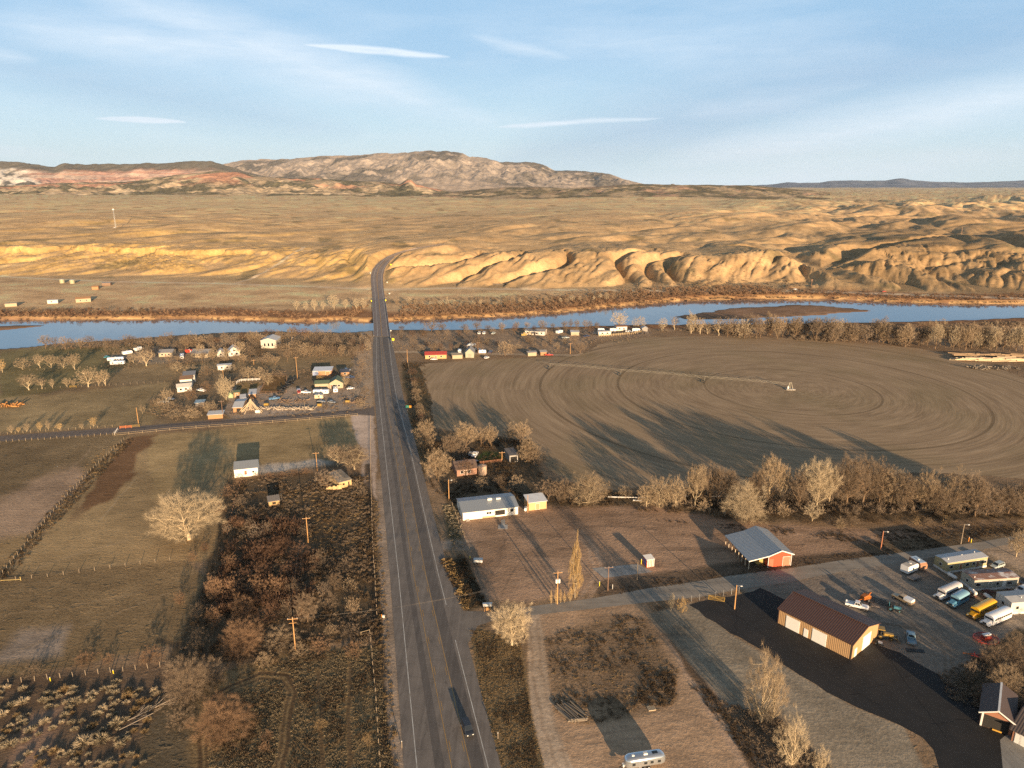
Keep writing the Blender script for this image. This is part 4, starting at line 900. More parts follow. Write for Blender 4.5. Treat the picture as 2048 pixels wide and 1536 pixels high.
def inpoly(P, n, seed, smin, smax, hk=.8, zf=None, dens=None):
    R = random.Random(seed); W_ = [g(*p) for p in P]; x0 = min(p[0] for p in W_); x1 = max(p[0] for p in W_); y0 = min(p[1] for p in W_); y1 = max(p[1] for p in W_); out = []; tries = 0
    Xs = np.array([R.uniform(x0, x1) for _ in range(n*8)]); Ys = np.array([R.uniform(y0, y1) for _ in range(n*8)])
    ok = (polydist(Xs, Ys, W_) < 0); 
    if P is SC2:
        for q in AVW: ok &= polydist(Xs, Ys, q, closed=False) > .75
    if dens: ok &= (vn(Xs/dens, Ys/dens, seed) > np.array([R.uniform(-.25, .4) for _ in Xs]))
    for x, y in zip(Xs[ok][:n], Ys[ok][:n]):
        s = R.uniform(smin, smax)**1.0; z = zf(x, y) if zf else 0.0; out.append((x, y, z, s, s*hk*R.uniform(.7, 1.2)))
    return out
SC1 = [(470,965),(600,950),(738,955),(760,1160),(765,1290),(600,1330),(470,1330),(350,1350),(400,1200),(440,1080)]
SC2 = [(400,1560),(460,1360),(600,1310),(755,1295),(788,1560)]
clumps('roadside_scrub', inpoly(SC1, 1500, 1, .4, 1.3, .9, dens=14), 'brown', 34, .05, 1)
clumps('roadside_scrub', inpoly(SC1, 800, 2, .5, 1.5, 1.0, dens=10), 'dark', 34, .06, 2)
clumps('roadside_scrub', inpoly([(560,970),(735,985),(755,1120),(660,1110),(560,1050)], 420, 3, .35, .8, .8), 'straw', 30, .05, 3)
clumps('red_willow_thicket', inpoly([(455,1040),(620,1040),(640,1130),(600,1250),(430,1230)], 420, 4, 1.0, 2.4, 1.2, dens=18), 'red', 44, .05, 4)
clumps('dry_grass', inpoly(SC2, 3600, 5, .25, .75, .55), 'drygrass', 14, .06, 5)
clumps('dry_grass', inpoly(SC2, 1500, 6, .3, .9, .6, dens=9), 'drygrass', 16, .06, 6)
clumps('dry_grass', inpoly(SC2, 900, 7, .4, 1.0, .7, dens=12), 'dark', 18, .06, 7)
clumps('verge_brush', inpoly([(745,1000),(757,1000),(800,1560),(772,1560)], 500, 8, .3, .9, .7), 'straw', 18, .06, 8)
clumps('verge_brush', inpoly([(885,1010),(918,1015),(932,1095),(905,1098)], 180, 9, .4, 1.0, .7), 'sage', 26, .06, 9)
clumps('verge_brush', inpoly([(880,1120),(925,1110),(975,1210),(930,1225)], 260, 10, .4, 1.1, .8), 'dark', 26, .06, 10)
clumps('verge_brush', inpoly([(885,1120),(905,1120),(945,1222),(925,1222)], 90, 11, .5, 1.1, .8), 'gold', 26, .05, 11)
clumps('verge_brush', inpoly([(940,1258),(1040,1275),(1060,1420),(1095,1560),(1010,1560),(960,1380)], 2600, 12, .2, .6, .5), 'straw', 12, .05, 12)
clumps('verge_brush', inpoly([(945,1262),(1040,1300),(1060,1420),(1080,1560),(1030,1560),(975,1380)], 900, 13, .25, .7, .6, dens=7), 'dark', 14, .05, 13)
clumps('verge_brush', inpoly([(805,725),(850,725),(868,860),(885,1000),(850,960),(822,840)], 700, 14, .4, 1.2, .8, dens=14), 'dark', 22, .06, 14)
LOT = [(1085,1280),(1150,1255),(1240,1228),(1290,1240),(1320,1300),(1355,1340),(1350,1405),(1290,1430),(1160,1450),(1110,1420)]
clumps('weed_patch', inpoly(LOT, 420, 15, .3, 1.1, .5, dens=9), 'dark', 20, .05, 15)
clumps('weed_patch', inpoly(LOT, 260, 16, .25, .7, .5, dens=7), 'straw', 18, .05, 16)
clumps('weed_patch', inpoly([(1290,1340),(1350,1345),(1350,1410),(1260,1420)], 220, 17, .4, 1.0, .7), 'dark', 22, .05, 17)
clumps('weed_patch', inpoly([(1380,1370),(1420,1380),(1560,1560),(1530,1560)], 260, 18, .3, .9, .6), 'dark', 18, .05, 18)
clumps('weed_patch', inpoly([(1440,1400),(1560,1440),(1690,1560),(1560,1560)], 700, 19, .3, 1.0, .7), 'brown', 20, .05, 19)
clumps('weed_patch', inpoly([(1880,1350),(1960,1310),(2060,1290),(2100,1430),(2020,1430),(1900,1400)], 700, 20, .4, 1.2, .9), 'brown', 24, .05, 20)
clumps('weed_patch', inpoly([(1300,1040),(1700,1062),(2100,1046),(2100,1070),(1700,1085)], 600, 21, .3, .9, .6, dens=10), 'dark', 18, .06, 21)
clumps('weed_patch', inpoly([(1200,1180),(1500,1125),(1850,1093),(1850,1100),(1500,1148),(1200,1194)], 700, 22, .25, .7, .6, dens=8), 'dark', 16, .05, 22)
clumps('weed_patch', inpoly([(1700,1088),(1980,1052),(2100,1048),(1850,1100)], 400, 23, .3, 1.0, .6, dens=9), 'dark', 18, .05, 23)
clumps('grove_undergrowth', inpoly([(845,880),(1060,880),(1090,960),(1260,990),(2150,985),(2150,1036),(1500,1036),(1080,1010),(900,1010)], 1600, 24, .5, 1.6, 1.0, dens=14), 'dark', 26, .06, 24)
clumps('grove_undergrowth', inpoly([(1280,985),(2150,985),(2150,1030),(1500,1030),(1280,1008)], 600, 25, .8, 2.2, 1.2), 'brown', 36, .05, 25)
clumps('ditch_brush', inpoly([(245,880),(268,880),(120,1040),(10,1165),(-10,1150),(90,1030)], 500, 26, .4, 1.0, .8), 'dark', 20, .06, 26)
clumps('ditch_brush', inpoly([(200,900),(262,882),(100,1060),(0,1165),(0,1140)], 300, 27, .3, .8, .8), 'straw', 18, .06, 27)
clumps('village_brush', inpoly([(200,700),(740,690),(740,830),(320,845),(290,820),(340,760),(200,735)], 1300, 28, .5, 1.5, .9, dens=24), 'brown', 24, .07, 28)
clumps('village_brush', inpoly([(790,668),(1300,662),(1290,680),(1150,706),(800,700)], 420, 29, .5, 1.5, .9, dens=24), 'brown', 24, .07, 29)
clumps('shore_brush', inpoly([(60,702),(350,690),(740,680),(745,668),(500,672),(220,690)], 420, 30, .8, 2.0, 1.0, dens=24), 'brown', 26, .08, 30)
clumps('shore_brush', inpoly([(1300,662),(1500,655),(2100,645),(2200,700),(1850,694),(1500,676)], 1300, 31, 1.2, 3.2, 1.2, dens=30), 'brown', 34, .08, 31)
def bandpts(n, seed, d0, d1, smin, smax, hk, x0=-480, x1=900):
    R = random.Random(seed); fw = [g(*p, 0) for p in far_]; fx = [p[0] for p in fw]; fy = [p[1] for p in fw]; o = []
    while len(o) < n:
        x = R.uniform(x0, x1); y = float(np.interp(x, fx, fy))+R.uniform(d0, d1)
        if abs(x+119) < 17: continue
        s = R.uniform(smin, smax); o.append((x, y, ground_z(x, y), s, s*hk*R.uniform(.7, 1.2)))
    return o
clumps('red_willow_thicket', bandpts(1500, 45, 8, 80, 1.6, 3.4, 1.1, -150, 280), 'rust', 26, .1, 45)
clumps('red_willow_thicket', bandpts(1100, 46, 30, 110, 1.2, 2.6, 1.0, -140, 330), 'brown', 26, .1, 46)
clumps('red_willow_thicket', bandpts(1900, 41, 6, 42, 1.0, 2.4, 1.2), 'rust', 26, .09, 41)
clumps('red_willow_thicket', bandpts(1500, 42, 8, 55, 1.2, 2.6, 1.2), 'red', 26, .09, 42)
clumps('shore_reeds', bandpts(1500, 43, 1.5, 7, .5, 1.1, 1.1), 'straw', 12, .1, 43)
clumps('sagebrush_flat', bandpts(1100, 44, 40, 150, .5, 1.2, .7), 'brown', 14, .12, 44)
def hillpts(n, seed, px0, px1, r0, r1, s0, s1):
    R = random.Random(seed); o = []
    ya = g(1024, r1)[1]; yb = g(1024, r0)[1]
    for _ in range(n*4):
        px = R.uniform(px0, px1); y = math.exp(R.uniform(math.log(ya), math.log(yb))); x = (px-1024)/F*(y*CP+CH*SP)
        if vn(np.array([x/90]), np.array([y/140]), seed)[0] < R.uniform(-.3, .4): continue
        s = R.uniform(s0, s1)*(1+(y-800)/2500); o.append((x, y, ground_z(x, y)-.1, s, s*.75))
        if len(o) >= n: break
    return o
clumps('sagebrush_hills', hillpts(2600, 51, -60, 2110, 450, 579, .5, 1.1), 'brown', 10, .16, 51)
clumps('sagebrush_hills', hillpts(4200, 52, 1150, 2110, 420, 590, .7, 1.8), 'brown', 10, .16, 52)
clumps('juniper_scatter', hillpts(1500, 53, 1450, 2110, 388, 430, 1.2, 2.2), 'juniper', 16, .3, 53)
# --- sagebrush one can tell apart, lower left
def sage_mesh(seed, mat):
    R = np.random.RandomState(seed); m = 420; d = R.normal(size=(m, 3)); d[:, 2] = np.abs(d[:, 2])+.15; d /= np.linalg.norm(d, axis=1, keepdims=True)
    lump = (1+.25*np.sin(d[:, 0]*6+seed)*np.cos(d[:, 1]*5))[:, None]; a = d*R.uniform(.15, .75, (m, 1))*lump*[1, 1, .8]; b = d*R.uniform(.8, 1.1, (m, 1))*lump*[1, 1, .8]
    side = np.cross(d, R.normal(size=(m, 3))); side /= np.linalg.norm(side, axis=1, keepdims=True); side *= .035
    V = np.stack([a-side, a+side, b+R.normal(size=(m, 3))*.06], 1).reshape(-1, 3); return npmesh('sagebrush', V, np.arange(m*3).reshape(-1, 3), TW[mat], tri=True)
SM = [sage_mesh(i, c) for i, c in enumerate(('sage', 'sage', 'straw', 'sage', 'pale'))]
R = random.Random(77)
SG = [(232,1365,22),(226,1376,20),(130,1380,26),(146,1378,20),(185,1390,26),(110,1388,18),(46,1378,20),(256,1392,26),(180,1402,22),(45,1405,30),(98,1402,20),(150,1406,30),(282,1405,24),(22,1412,24),(205,1418,24),(130,1430,20),(196,1428,22),(270,1420,20),(232,1448,34),(90,1445,26),(36,1460,16),(60,1462,26),(185,1452,22),(205,1480,40),(168,1487,46),(50,1482,18),(20,1490,32),(108,1504,26),(138,1508,24),(88,1500,20),(150,1520,16),(35,1530,24),(80,1530,26),(210,1530,24),(5,1430,26),(240,1490,24),(260,1510,20)]
for i in range(100):
    for _ in range(20):
        x = R.uniform(-5, 330); y = R.uniform(1372, 1550)
        if x < 330-(y-1372)*.25 and all(abs(x-a)+abs(y-b)*1.3 > 13 for a, b, _w in SG): SG.append((x, y, R.uniform(10, 20))); break
for i, (x, y, w_) in enumerate(SG):
    X_, Y_ = g(x, y); s = w_*mpp(y)/2; o = bpy.data.objects.new('sagebrush', SM[i % 5]); COL.objects.link(o); o.location = (X_, Y_, 0); o.rotation_euler = (0, 0, R.uniform(0, 6)); o.scale = (s, s, s*R.uniform(.75, 1))
    if i < 37: lab = '%s large pale sagebrush, counted left to right, in the lower left corner' % ordw(sorted(range(37), key=lambda k: SG[k][0]).index(i))
    else: lab = 'small pale sagebrush among the larger ones in the lower left corner'
    tag(o, lab, 'shrub', 'sagebrush in the lower left corner')
# ------------------------------------------------------------------ paved and water-laid sheets
def sheet(name, P, mat, z=.02, px=True, jitter=0):
    pts = [g(*p) for p in P] if px else P
    if jitter:
        out = []; r = random.Random(3)
        for a, b in zip(pts, pts[1:]+pts[:1]):
            n = max(1, int(math.hypot(b[0]-a[0], b[1]-a[1])/2.5))
            for k in range(n):
                t = k/n; q = jitter if k else jitter*.3; out.append((a[0]+(b[0]-a[0])*t+r.uniform(-q, q), a[1]+(b[1]-a[1])*t+r.uniform(-q, q)))
        pts = out
    me = bpy.data.meshes.new(name); me.from_pydata([(x, y, z) for x, y in pts], [], [tuple(range(len(pts)))]); me.materials.append(mat)
    o = bpy.data.objects.new(name, me); COL.objects.link(o); return tag(o, kind='structure')
def strip(name, Lp, Rp, mat, z=.02, zs=None, kind='structure'):
    """ribbon between two lists of pixel points; zs gives heights where the road climbs"""
    v = []; f = []
    for i, (a, b) in enumerate(zip(Lp, Rp)):
        zz = z+(zs[i] if zs else 0); v += [(*g(*a, zs[i] if zs else 0), zz), (*g(*b, zs[i] if zs else 0), zz)]
    for i in range(len(Lp)-1): f.append((2*i, 2*i+1, 2*i+3, 2*i+2))
    me = bpy.data.meshes.new(name); me.from_pydata(v, [], f); me.materials.append(mat); o = bpy.data.objects.new(name, me); COL.objects.link(o); return tag(o, kind=kind)
def resamp(P, rows):
    ys = [p[1] for p in P]; o = np.argsort(ys); return [(float(np.interp(r, np.array(ys)[o], np.array([p[0] for p in P])[o])), r) for r in rows]
def asphalt(name, rgb, grain=2.5, streak_=(.9, .02), seal=.12):
    m, nt, b = nodes(name); co = coords(nt)
    n = noise(nt, co, .25, 5, .6); n2 = noise(nt, co, grain, 4, .6); n3 = noise(nt, coords(nt, 'Object', (streak_[0], streak_[1], 1)), 1, 4, .6)
    v = math_(nt, 'ADD', math_(nt, 'MULTIPLY', n, .35), math_(nt, 'ADD', math_(nt, 'MULTIPLY', n2, .2), math_(nt, 'MULTIPLY', n3, .45)))
    k = math_(nt, 'MULTIPLY_ADD', math_(nt, 'SUBTRACT', v, .5), 2.2, 1)
    c = mixc(nt, 1.0, (*rgb, 1), k, 'MULTIPLY')
    vo = nt.nodes.new('ShaderNodeTexVoronoi'); vo.feature = 'DISTANCE_TO_EDGE'; vo.inputs['Scale'].default_value = .11
    wp = nt.nodes.new('ShaderNodeVectorMath'); wp.operation = 'MULTIPLY_ADD'; L(nt, noise(nt, co, .3, 3, out=1), wp.inputs[0]); wp.inputs[1].default_value = (5, 5, 0); L(nt, co, wp.inputs[2]); L(nt, wp.outputs[0], vo.inputs['Vector'])
    crk = math_(nt, 'LESS_THAN', vo.outputs['Distance'], .008)
    c = mixc(nt, math_(nt, 'MULTIPLY', crk, seal*4), c, (rgb[0]*.45, rgb[1]*.45, rgb[2]*.45, 1))
    L(nt, c, b.inputs['Base Color']); b.inputs['Roughness'].default_value = .85; bump(nt, n2, .3, .02, b); return m
rowsH = [1600,1536,1450,1360,1280,1210,1146,1080,1010,950,900,850,800,770,740,715,692,670,655]
PL = resamp([(812,1600),(807.5,1536),(779.6,1146),(757,900),(750,800),(746,740),(745,692),(747.5,670),(747.3,655)], rowsH)
PR = resamp([(1020,1600),(1003,1536),(898,1146),(862,1010),(835,900),(808,800),(797,745),(786,692),(780.5,670),(778,655)], rowsH)
WLl = resamp([(840,1600),(834,1536),(796.6,1146),(775,950),(758.5,800),(753,740),(753.3,692),(751,640)], rowsH)
WRr = resamp([(993,1600),(976.5,1536),(876,1146),(845,1010),(821,900),(794,800),(785,745),(779,692),(773,640)], rowsH)
Y1 = resamp([(915,1600),(903.5,1536),(826.6,1146),(798,950),(772,800),(765.5,740),(762,692),(759.5,640)], rowsH)
Y2 = resamp([(955,1600),(941,1536),(850.7,1146),(814,950),(783.4,800),(774,740),(765.5,692),(761.5,640)], rowsH)
mhw = asphalt('highway_asphalt', (.175, .15, .128), 3, (1.0, .015), .1)
strip('highway', PL, PR, mhw, .02)
# darker re-laid lanes
mdk = asphalt('highway_dark_lane', (.115, .10, .088), 3, (1.3, .01), .05)
sub = lambda A_, B_, t: [(a[0]+(b[0]-a[0])*t, a[1]) for a, b in zip(A_, B_)]
strip('highway_worn_lane', sub(Y2, WRr, .06), sub(Y2, WRr, .82), mdk, .026)
strip('highway_worn_lane', sub(WLl, Y1, .52), sub(WLl, Y1, .80), mdk, .026)
mwh = paint('road_paint_white', (.60, .59, .55), .8, 0, .7, .5); myl = paint('road_paint_yellow', (.50, .29, .07), .8, 0, .8, .5)
def line(P, w, mat, z=.034, sel=None, name='road_marking', zs=None, off=0):
    v = []; f = []
    for i, p in enumerate(P):
        zz = zs[i] if zs else 0; x, y = g(*p, zz); v += [(x-w/2+off, y, z+zz), (x+w/2+off, y, z+zz)]
    for i in range(len(P)-1): f.append((2*i, 2*i+1, 2*i+3, 2*i+2))
    me = bpy.data.meshes.new(name); me.from_pydata(v, [], f); me.materials.append(mat); o = bpy.data.objects.new(name, me); COL.objects.link(o); tag(o, kind='structure')
line(WLl, .18, mwh)
seg1 = [p for p in WRr if p[1] >= 1280]; seg2 = [p for p in WRr if p[1] <= 1210]
line(seg1, .18, mwh); line(seg2, .18, mwh); line(Y1, .13, myl); line(Y2, .13, myl)
def dashes(P, w, on, gap, mat, off=0):
    v = []; f = []; W_ = [g(*p) for p in P]; acc = 0
    for (x0, y0), (x1, y1) in zip(W_, W_[1:]):
        L_ = math.hypot(x1-x0, y1-y0); s = 0
        while s < L_:
            ph = (acc+s) % (on+gap)
            if ph < on:
                e = min(L_, s+on-ph); a = s/L_; b = e/L_; n = len(v); xa, ya, xb, yb = x0+(x1-x0)*a, y0+(y1-y0)*a, x0+(x1-x0)*b, y0+(y1-y0)*b
                v += [(xa-w/2+off, ya, .036), (xa+w/2+off, ya, .036), (xb+w/2+off, yb, .036), (xb-w/2+off, yb, .036)]; f.append((n, n+1, n+2, n+3)); s = e+1e-6
            else: s += (on+gap)-ph
        acc += L_
    me = bpy.data.meshes.new('road_marking'); me.from_pydata(v, [], f); me.materials.append(mat); o = bpy.data.objects.new('road_marking', me); COL.objects.link(o); tag(o, kind='structure')
dashes([p for p in Y1 if p[1] > 800], .12, 3, 9, myl, .5); dashes([p for p in Y2 if p[1] > 800], .12, 3, 9, myl, -.5)
# turn-in of the gravel road
mgr = asphalt('gravel_road_surface', (.27, .235, .19), 3.5, (.06, .5), .0)
mjn = asphalt('junction_asphalt', (.18, .155, .13), 3)
NE = [(903,1168),(935,1222),(985,1224),(1060,1213),(1190,1196),(1300,1176),(1400,1162),(1470,1150),(1580,1136),(1700,1118),(1850,1099),(1960,1084),(2060,1066),(2150,1050)]
SE = [(918,1258),(950,1250),(990,1240),(1063,1231),(1190,1217),(1300,1204),(1400,1194),(1470,1180),(1580,1164),(1700,1140),(1850,1117),(1960,1100),(2060,1080),(2150,1062)]
strip('gravel_road', NE[3:], SE[3:], mgr, .012)
strip('road_junction', [(900,1150),(935,1222),(985,1224),(1060,1213)], [(935,1290),(955,1252),(990,1240),(1063,1231)], mjn, .016)
mlane = asphalt('lane_asphalt', (.15, .115, .09), 2, (.05, .4), 0)
strip('paved_lane', [(-300,895),(0,872),(110,864),(226,856),(330,848),(420,840),(520,834),(640,825),(719,818),(748,813)], [(-300,910),(0,883),(110,875),(226,867),(330,860),(420,852),(520,845),(640,835),(719,829),(750,832)], mlane, .012)
mblk = asphalt('lot_asphalt', (.014, .0135, .0135), 1.5, (.3, .3), .1)
nt = mblk.node_tree; b = nt.nodes['Principled BSDF']; c0_ = b.inputs['Base Color'].links[0].from_socket; co = coords(nt)
d1 = math_(nt, 'MULTIPLY', math_(nt, 'SUBTRACT', noise(nt, co, .09, 7, .68, .4), .5, clamp=True), 4.5, clamp=True); d2 = math_(nt, 'MULTIPLY', math_(nt, 'SUBTRACT', noise(nt, coords(nt, 'Object', (.9, .25, 1)), .5, 5, .7), .55, clamp=True), 4, clamp=True)
L(nt, mixc(nt, math_(nt, 'MULTIPLY', math_(nt, 'MAXIMUM', d1, d2), .30), c0_, (.06, .045, .035, 1)), b.inputs['Base Color'])
sheet('asphalt_lot', [(1378,1210),(1420,1198),(1475,1190),(1520,1176),(1580,1203),(1640,1235),(1755,1290),(1800,1305),(1850,1335),(1900,1365),(1945,1390),(1975,1400),(2060,1400),(2300,1500),(2300,1620),(1900,1620),(1878,1536),(1868,1500),(1845,1475),(1800,1450),(1740,1425),(1680,1398),(1600,1350),(1540,1310),(1480,1275),(1430,1245)], mblk, .008, jitter=.6)
mptc = asphalt('dusty_patch', (.062, .050, .040), 1.5, (.3, .3), .1); mseal = asphalt('crack_seal', (.006, .006, .006), 3, (.3, .3), 0)
for a, b_ in (((1430,1203),(1560,1290)), ((1480,1195),(1470,1260)), ((1580,1300),(1760,1410)), ((1640,1350),(1760,1300)), ((1780,1320),(1900,1480)), ((1500,1250),(1545,1225)), ((1700,1390),(1850,1345)), ((1860,1450),(1990,1430))):
    (x0, y0), (x1, y1) = g(*a), g(*b_); n_ = 9; r_s = random.Random(int(a[0])); pts = [(x0+(x1-x0)*k/n_+r_s.uniform(-.5,.5), y0+(y1-y0)*k/n_+r_s.uniform(-.5,.5)) for k in range(n_+1)]
    line_v = [(x, y, .024) for x, y in pts]+[(x+.14, y+.1, .024) for x, y in pts]; me = bpy.data.meshes.new('crack_seal'); me.from_pydata(line_v, [], [(k, k+1, k+2+n_, k+1+n_) for k in range(n_)]); me.materials.append(mseal); o = bpy.data.objects.new('crack_seal', me); COL.objects.link(o); tag(o, kind='structure')
sheet('concrete_apron', [(2000,1480),(2030,1455),(2120,1490),(2200,1620),(2010,1580)], asphalt('apron_concrete', (.26, .245, .215), 3), .014)
mcon = asphalt('slab_concrete', (.34, .32, .29), 3, (.2, .2), .15)
sheet('concrete_slab', [(1184,1137),(1275,1128),(1306,1144),(1209,1156)], mcon, .03)
sheet('bridge_approach_ground', [(744,692),(744,655),(748,655),(748,692)], paint('shoulder_soil', (.28, .22, .17), .95), .01) if False else None
# --- round irrigated field
PC = g(1580, 779)
m, nt, b = nodes('irrigated_field'); co = coords(nt)
sv = nt.nodes.new('ShaderNodeSeparateXYZ'); L(nt, co, sv.inputs[0])
r_ = math_(nt, 'SQRT', math_(nt, 'ADD', math_(nt, 'POWER', sv.outputs[0], 2), math_(nt, 'POWER', sv.outputs[1], 2))); th = math_(nt, 'ARCTAN2', sv.outputs[1], sv.outputs[0])
cvec = nt.nodes.new('ShaderNodeCombineXYZ'); L(nt, math_(nt, 'MULTIPLY', r_, 1.0), cvec.inputs[0]); L(nt, math_(nt, 'MULTIPLY', th, 9.0), cvec.inputs[1])
def pn(sr, st, d=4): 
    mp = nt.nodes.new('ShaderNodeMapping'); mp.inputs['Scale'].default_value = (sr, st, 1); L(nt, cvec.outputs[0], mp.inputs['Vector']); return noise(nt, mp.outputs[0], 1.0, d, .65)
p1 = pn(.55, .35); p2 = pn(.12, .25); p3 = noise(nt, co, .02, 4, .55); p4 = noise(nt, co, 1.6, 4, .6)
v = math_(nt, 'ADD', math_(nt, 'MULTIPLY', p1, .5), math_(nt, 'ADD', math_(nt, 'MULTIPLY', p2, .3), math_(nt, 'MULTIPLY', p4, .2)))
c = ramp(nt, v, [(.34, (.225, .158, .098, 1)), (.5, (.355, .255, .16, 1)), (.66, (.485, .355, .225, 1))])
gm = math_(nt, 'MULTIPLY', math_(nt, 'SUBTRACT', p3, .48, clamp=True), 6, clamp=True)
c = mixc(nt, math_(nt, 'MULTIPLY', gm, .3), c, mixc(nt, v, (.17, .14, .065, 1), (.27, .215, .11, 1)))
for R0, wd in ((46.5, 1.1), (95.5, 1.3), (140, 1.4)):
    d = math_(nt, 'ABSOLUTE', math_(nt, 'SUBTRACT', r_, R0)); tr = math_(nt, 'LESS_THAN', d, wd*.55)
    c = mixc(nt, math_(nt, 'MULTIPLY', tr, .5), c, (.12, .085, .05, 1))
L(nt, c, b.inputs['Base Color']); b.inputs['Roughness'].default_value = .95; b.inputs['Specular IOR Level'].default_value = .05
bump(nt, v, .5, .3, b)
FP = [(838,728),(1000,718),(1155,712),(1178,702),(1195,690),(1230,680),(1300,675),(1400,672),(1500,673),(1620,679),(1740,688),(1840,697),(1920,712),(1990,735),(2060,760),(2300,860),(2300,955),(2060,958),(1950,950),(1850,945),(1700,950),(1500,965),(1420,975),(1330,978),(1260,975),(1200,982),(1150,965),(1100,940),(1075,910),(1050,880),(1000,872),(920,865),(868,855),(862,800),(850,760)]
f = sheet('irrigated_field', FP, m, .004, jitter=.9)
for v_ in f.data.vertices: v_.co.x -= PC[0]; v_.co.y -= PC[1]
f.location = (PC[0], PC[1], 0)
# --- bridge and climbing highway beyond the river
mbr = paint('bridge_concrete', (.36, .34, .31), .85, 0, .4, .6); mrl = paint('guardrail_steel', (.42, .41, .40), .5, .4, .3, 1); msteel = mrl
def pxl(P, r): ys = [p[1] for p in P]; o = np.argsort(ys); return float(np.interp(r, np.array(ys)[o], np.array([p[0] for p in P])[o]))
br = thing('road_bridge', 'long low two-lane highway bridge crossing the river', 'bridge', (*g(760, 640), 0))
bx, by_ = g(760, 640)
DL = [(747.5,672),(747.2,655),(746.7,639),(745.6,618),(744.7,597)]; DR = [(780.5,672),(778,655),(776,639),(773,618),(770,597)]
def deckpts(P, zz): return [Vector((*g(*p, .4), zz))-Vector((bx, by_, 0)) for p in P]
dk = MB(); a = deckpts(DL, .05); b2 = deckpts(DR, .05); a0 = [p-Vector((0, 0, 1.2)) for p in a]; b0 = [p-Vector((0, 0, 1.2)) for p in b2]
dk.loft([[a[i], b2[i], b0[i], a0[i]] for i in range(len(a))]); dk.build('deck', mbr, br)
for s, P in ((0, DL), (1, DR)):
    q = deckpts(P, .05); rl = MB()
    for u_, w_ in zip(q, q[1:]): rl.bar(u_+Vector((0, 0, .75)), w_+Vector((0, 0, .75)), .25, .32); 
    n = 46
    for k in range(n+1):
        t = k/n*(len(q)-1); i = min(int(t), len(q)-2); p = q[i].lerp(q[i+1], t-i); rl.bar(p, p+Vector((0, 0, .8)), .15)
    rl.build('railing', mrl, br)
for k in range(7):
    t = (k+.5)/7*(len(a)-1); i = min(int(t), len(a)-2); p = a[i].lerp(a[i+1], t-i); q = b2[i].lerp(b2[i+1], t-i)
    pr = MB(); pr.bar(p.lerp(q, .12)+Vector((0, 0, -1.5)), p.lerp(q, .88)+Vector((0, 0, -1.5)), 1.4, .9)
    for u_ in (.2, .5, .8): c_ = p.lerp(q, u_); pr.tube(c_+Vector((0, 0, -1.4)), c_+Vector((0, 0, -6)), .5)
    pr.build('pier', mbr, br)
gr_ = thing('guardrail', 'steel guardrail running off the bridge end on the right side', 'guardrail', (*g(783, 690), 0)); ox, oy = g(783, 690)
rl = MB(); W_ = [Vector((*g(*p), .7))-Vector((ox, oy, 0)) for p in ((780.5,671),(781,680),(783.5,690),(786,695))]
for u_, w_ in zip(W_, W_[1:]): rl.bar(u_, w_, .12, .35)
rl.build('rail', mrl, gr_)
for k in range(10): p = W_[0].lerp(W_[2], k/9); MB().bar(p, p-Vector((0, 0, .7)), .15).build('post', mrl, gr_)
# highway beyond: rows of (left px, right px, row, z)
strip('highway_beyond_river', [(u[0], u[2]) for u in UP], [(u[1], u[2]) for u in UP], asphalt('far_highway_asphalt', (.20, .165, .15), 3, (1, .02), 0), .12, [u[3] for u in UP])
zz = [u[3] for u in UP]
line([(u[0]+(u[1]-u[0])*.24, u[2]) for u in UP], .25, mwh, .15, zs=zz); line([(u[0]+(u[1]-u[0])*.87, u[2]) for u in UP], .25, mwh, .15, zs=zz); line([(u[0]+(u[1]-u[0])*.5, u[2]) for u in UP], .45, myl, .15, zs=zz)
# ------------------------------------------------------------------ buildings
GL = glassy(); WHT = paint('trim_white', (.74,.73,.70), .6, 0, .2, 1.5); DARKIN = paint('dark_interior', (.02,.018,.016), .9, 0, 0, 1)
def frame_of(A, B):
    ax, ay = g(*A); bx_, by2 = g(*B); w_ = math.hypot(bx_-ax, by2-ay); return ax, ay, w_, math.atan2(by2-ay, bx_-ax)
def opening(par, name, face, w, d, u, z, ow, oh, mat, trim=WHT, sub='pane', t=.06):
    """door or window on a wall face; front is y=0, back y=d, left x=0, right x=w"""
    def P(a, b, o):
        if face == 'front': return (a, -o, b)
        if face == 'back': return (a, d+o, b)
        if face == 'left': return (-o, a, b)
        return (w+o, a, b)
    m1 = MB(); m2 = MB()
    for (m_, e, o0, o1) in ((m1, .09 if trim else 0, -.02, t), (m2, 0, t-.02, t+.03)):
        a0, a1, z0, z1 = u-ow/2-e, u+ow/2+e, z-e, z+oh+e
        c = [P(a0, z0, o0), P(a1, z0, o0), P(a1, z1, o0), P(a0, z1, o0), P(a0, z0, o1), P(a1, z0, o1), P(a1, z1, o1), P(a0, z1, o1)]
        m_.add(c, [(0,1,2,3),(7,6,5,4),(4,5,1,0),(5,6,2,1),(6,7,3,2),(7,4,0,3)])
    if trim and sub:
        f_ = m1.build(name, trim, par); m2.build(sub, mat, f_); return f_
    return m2.build(name, mat, par)
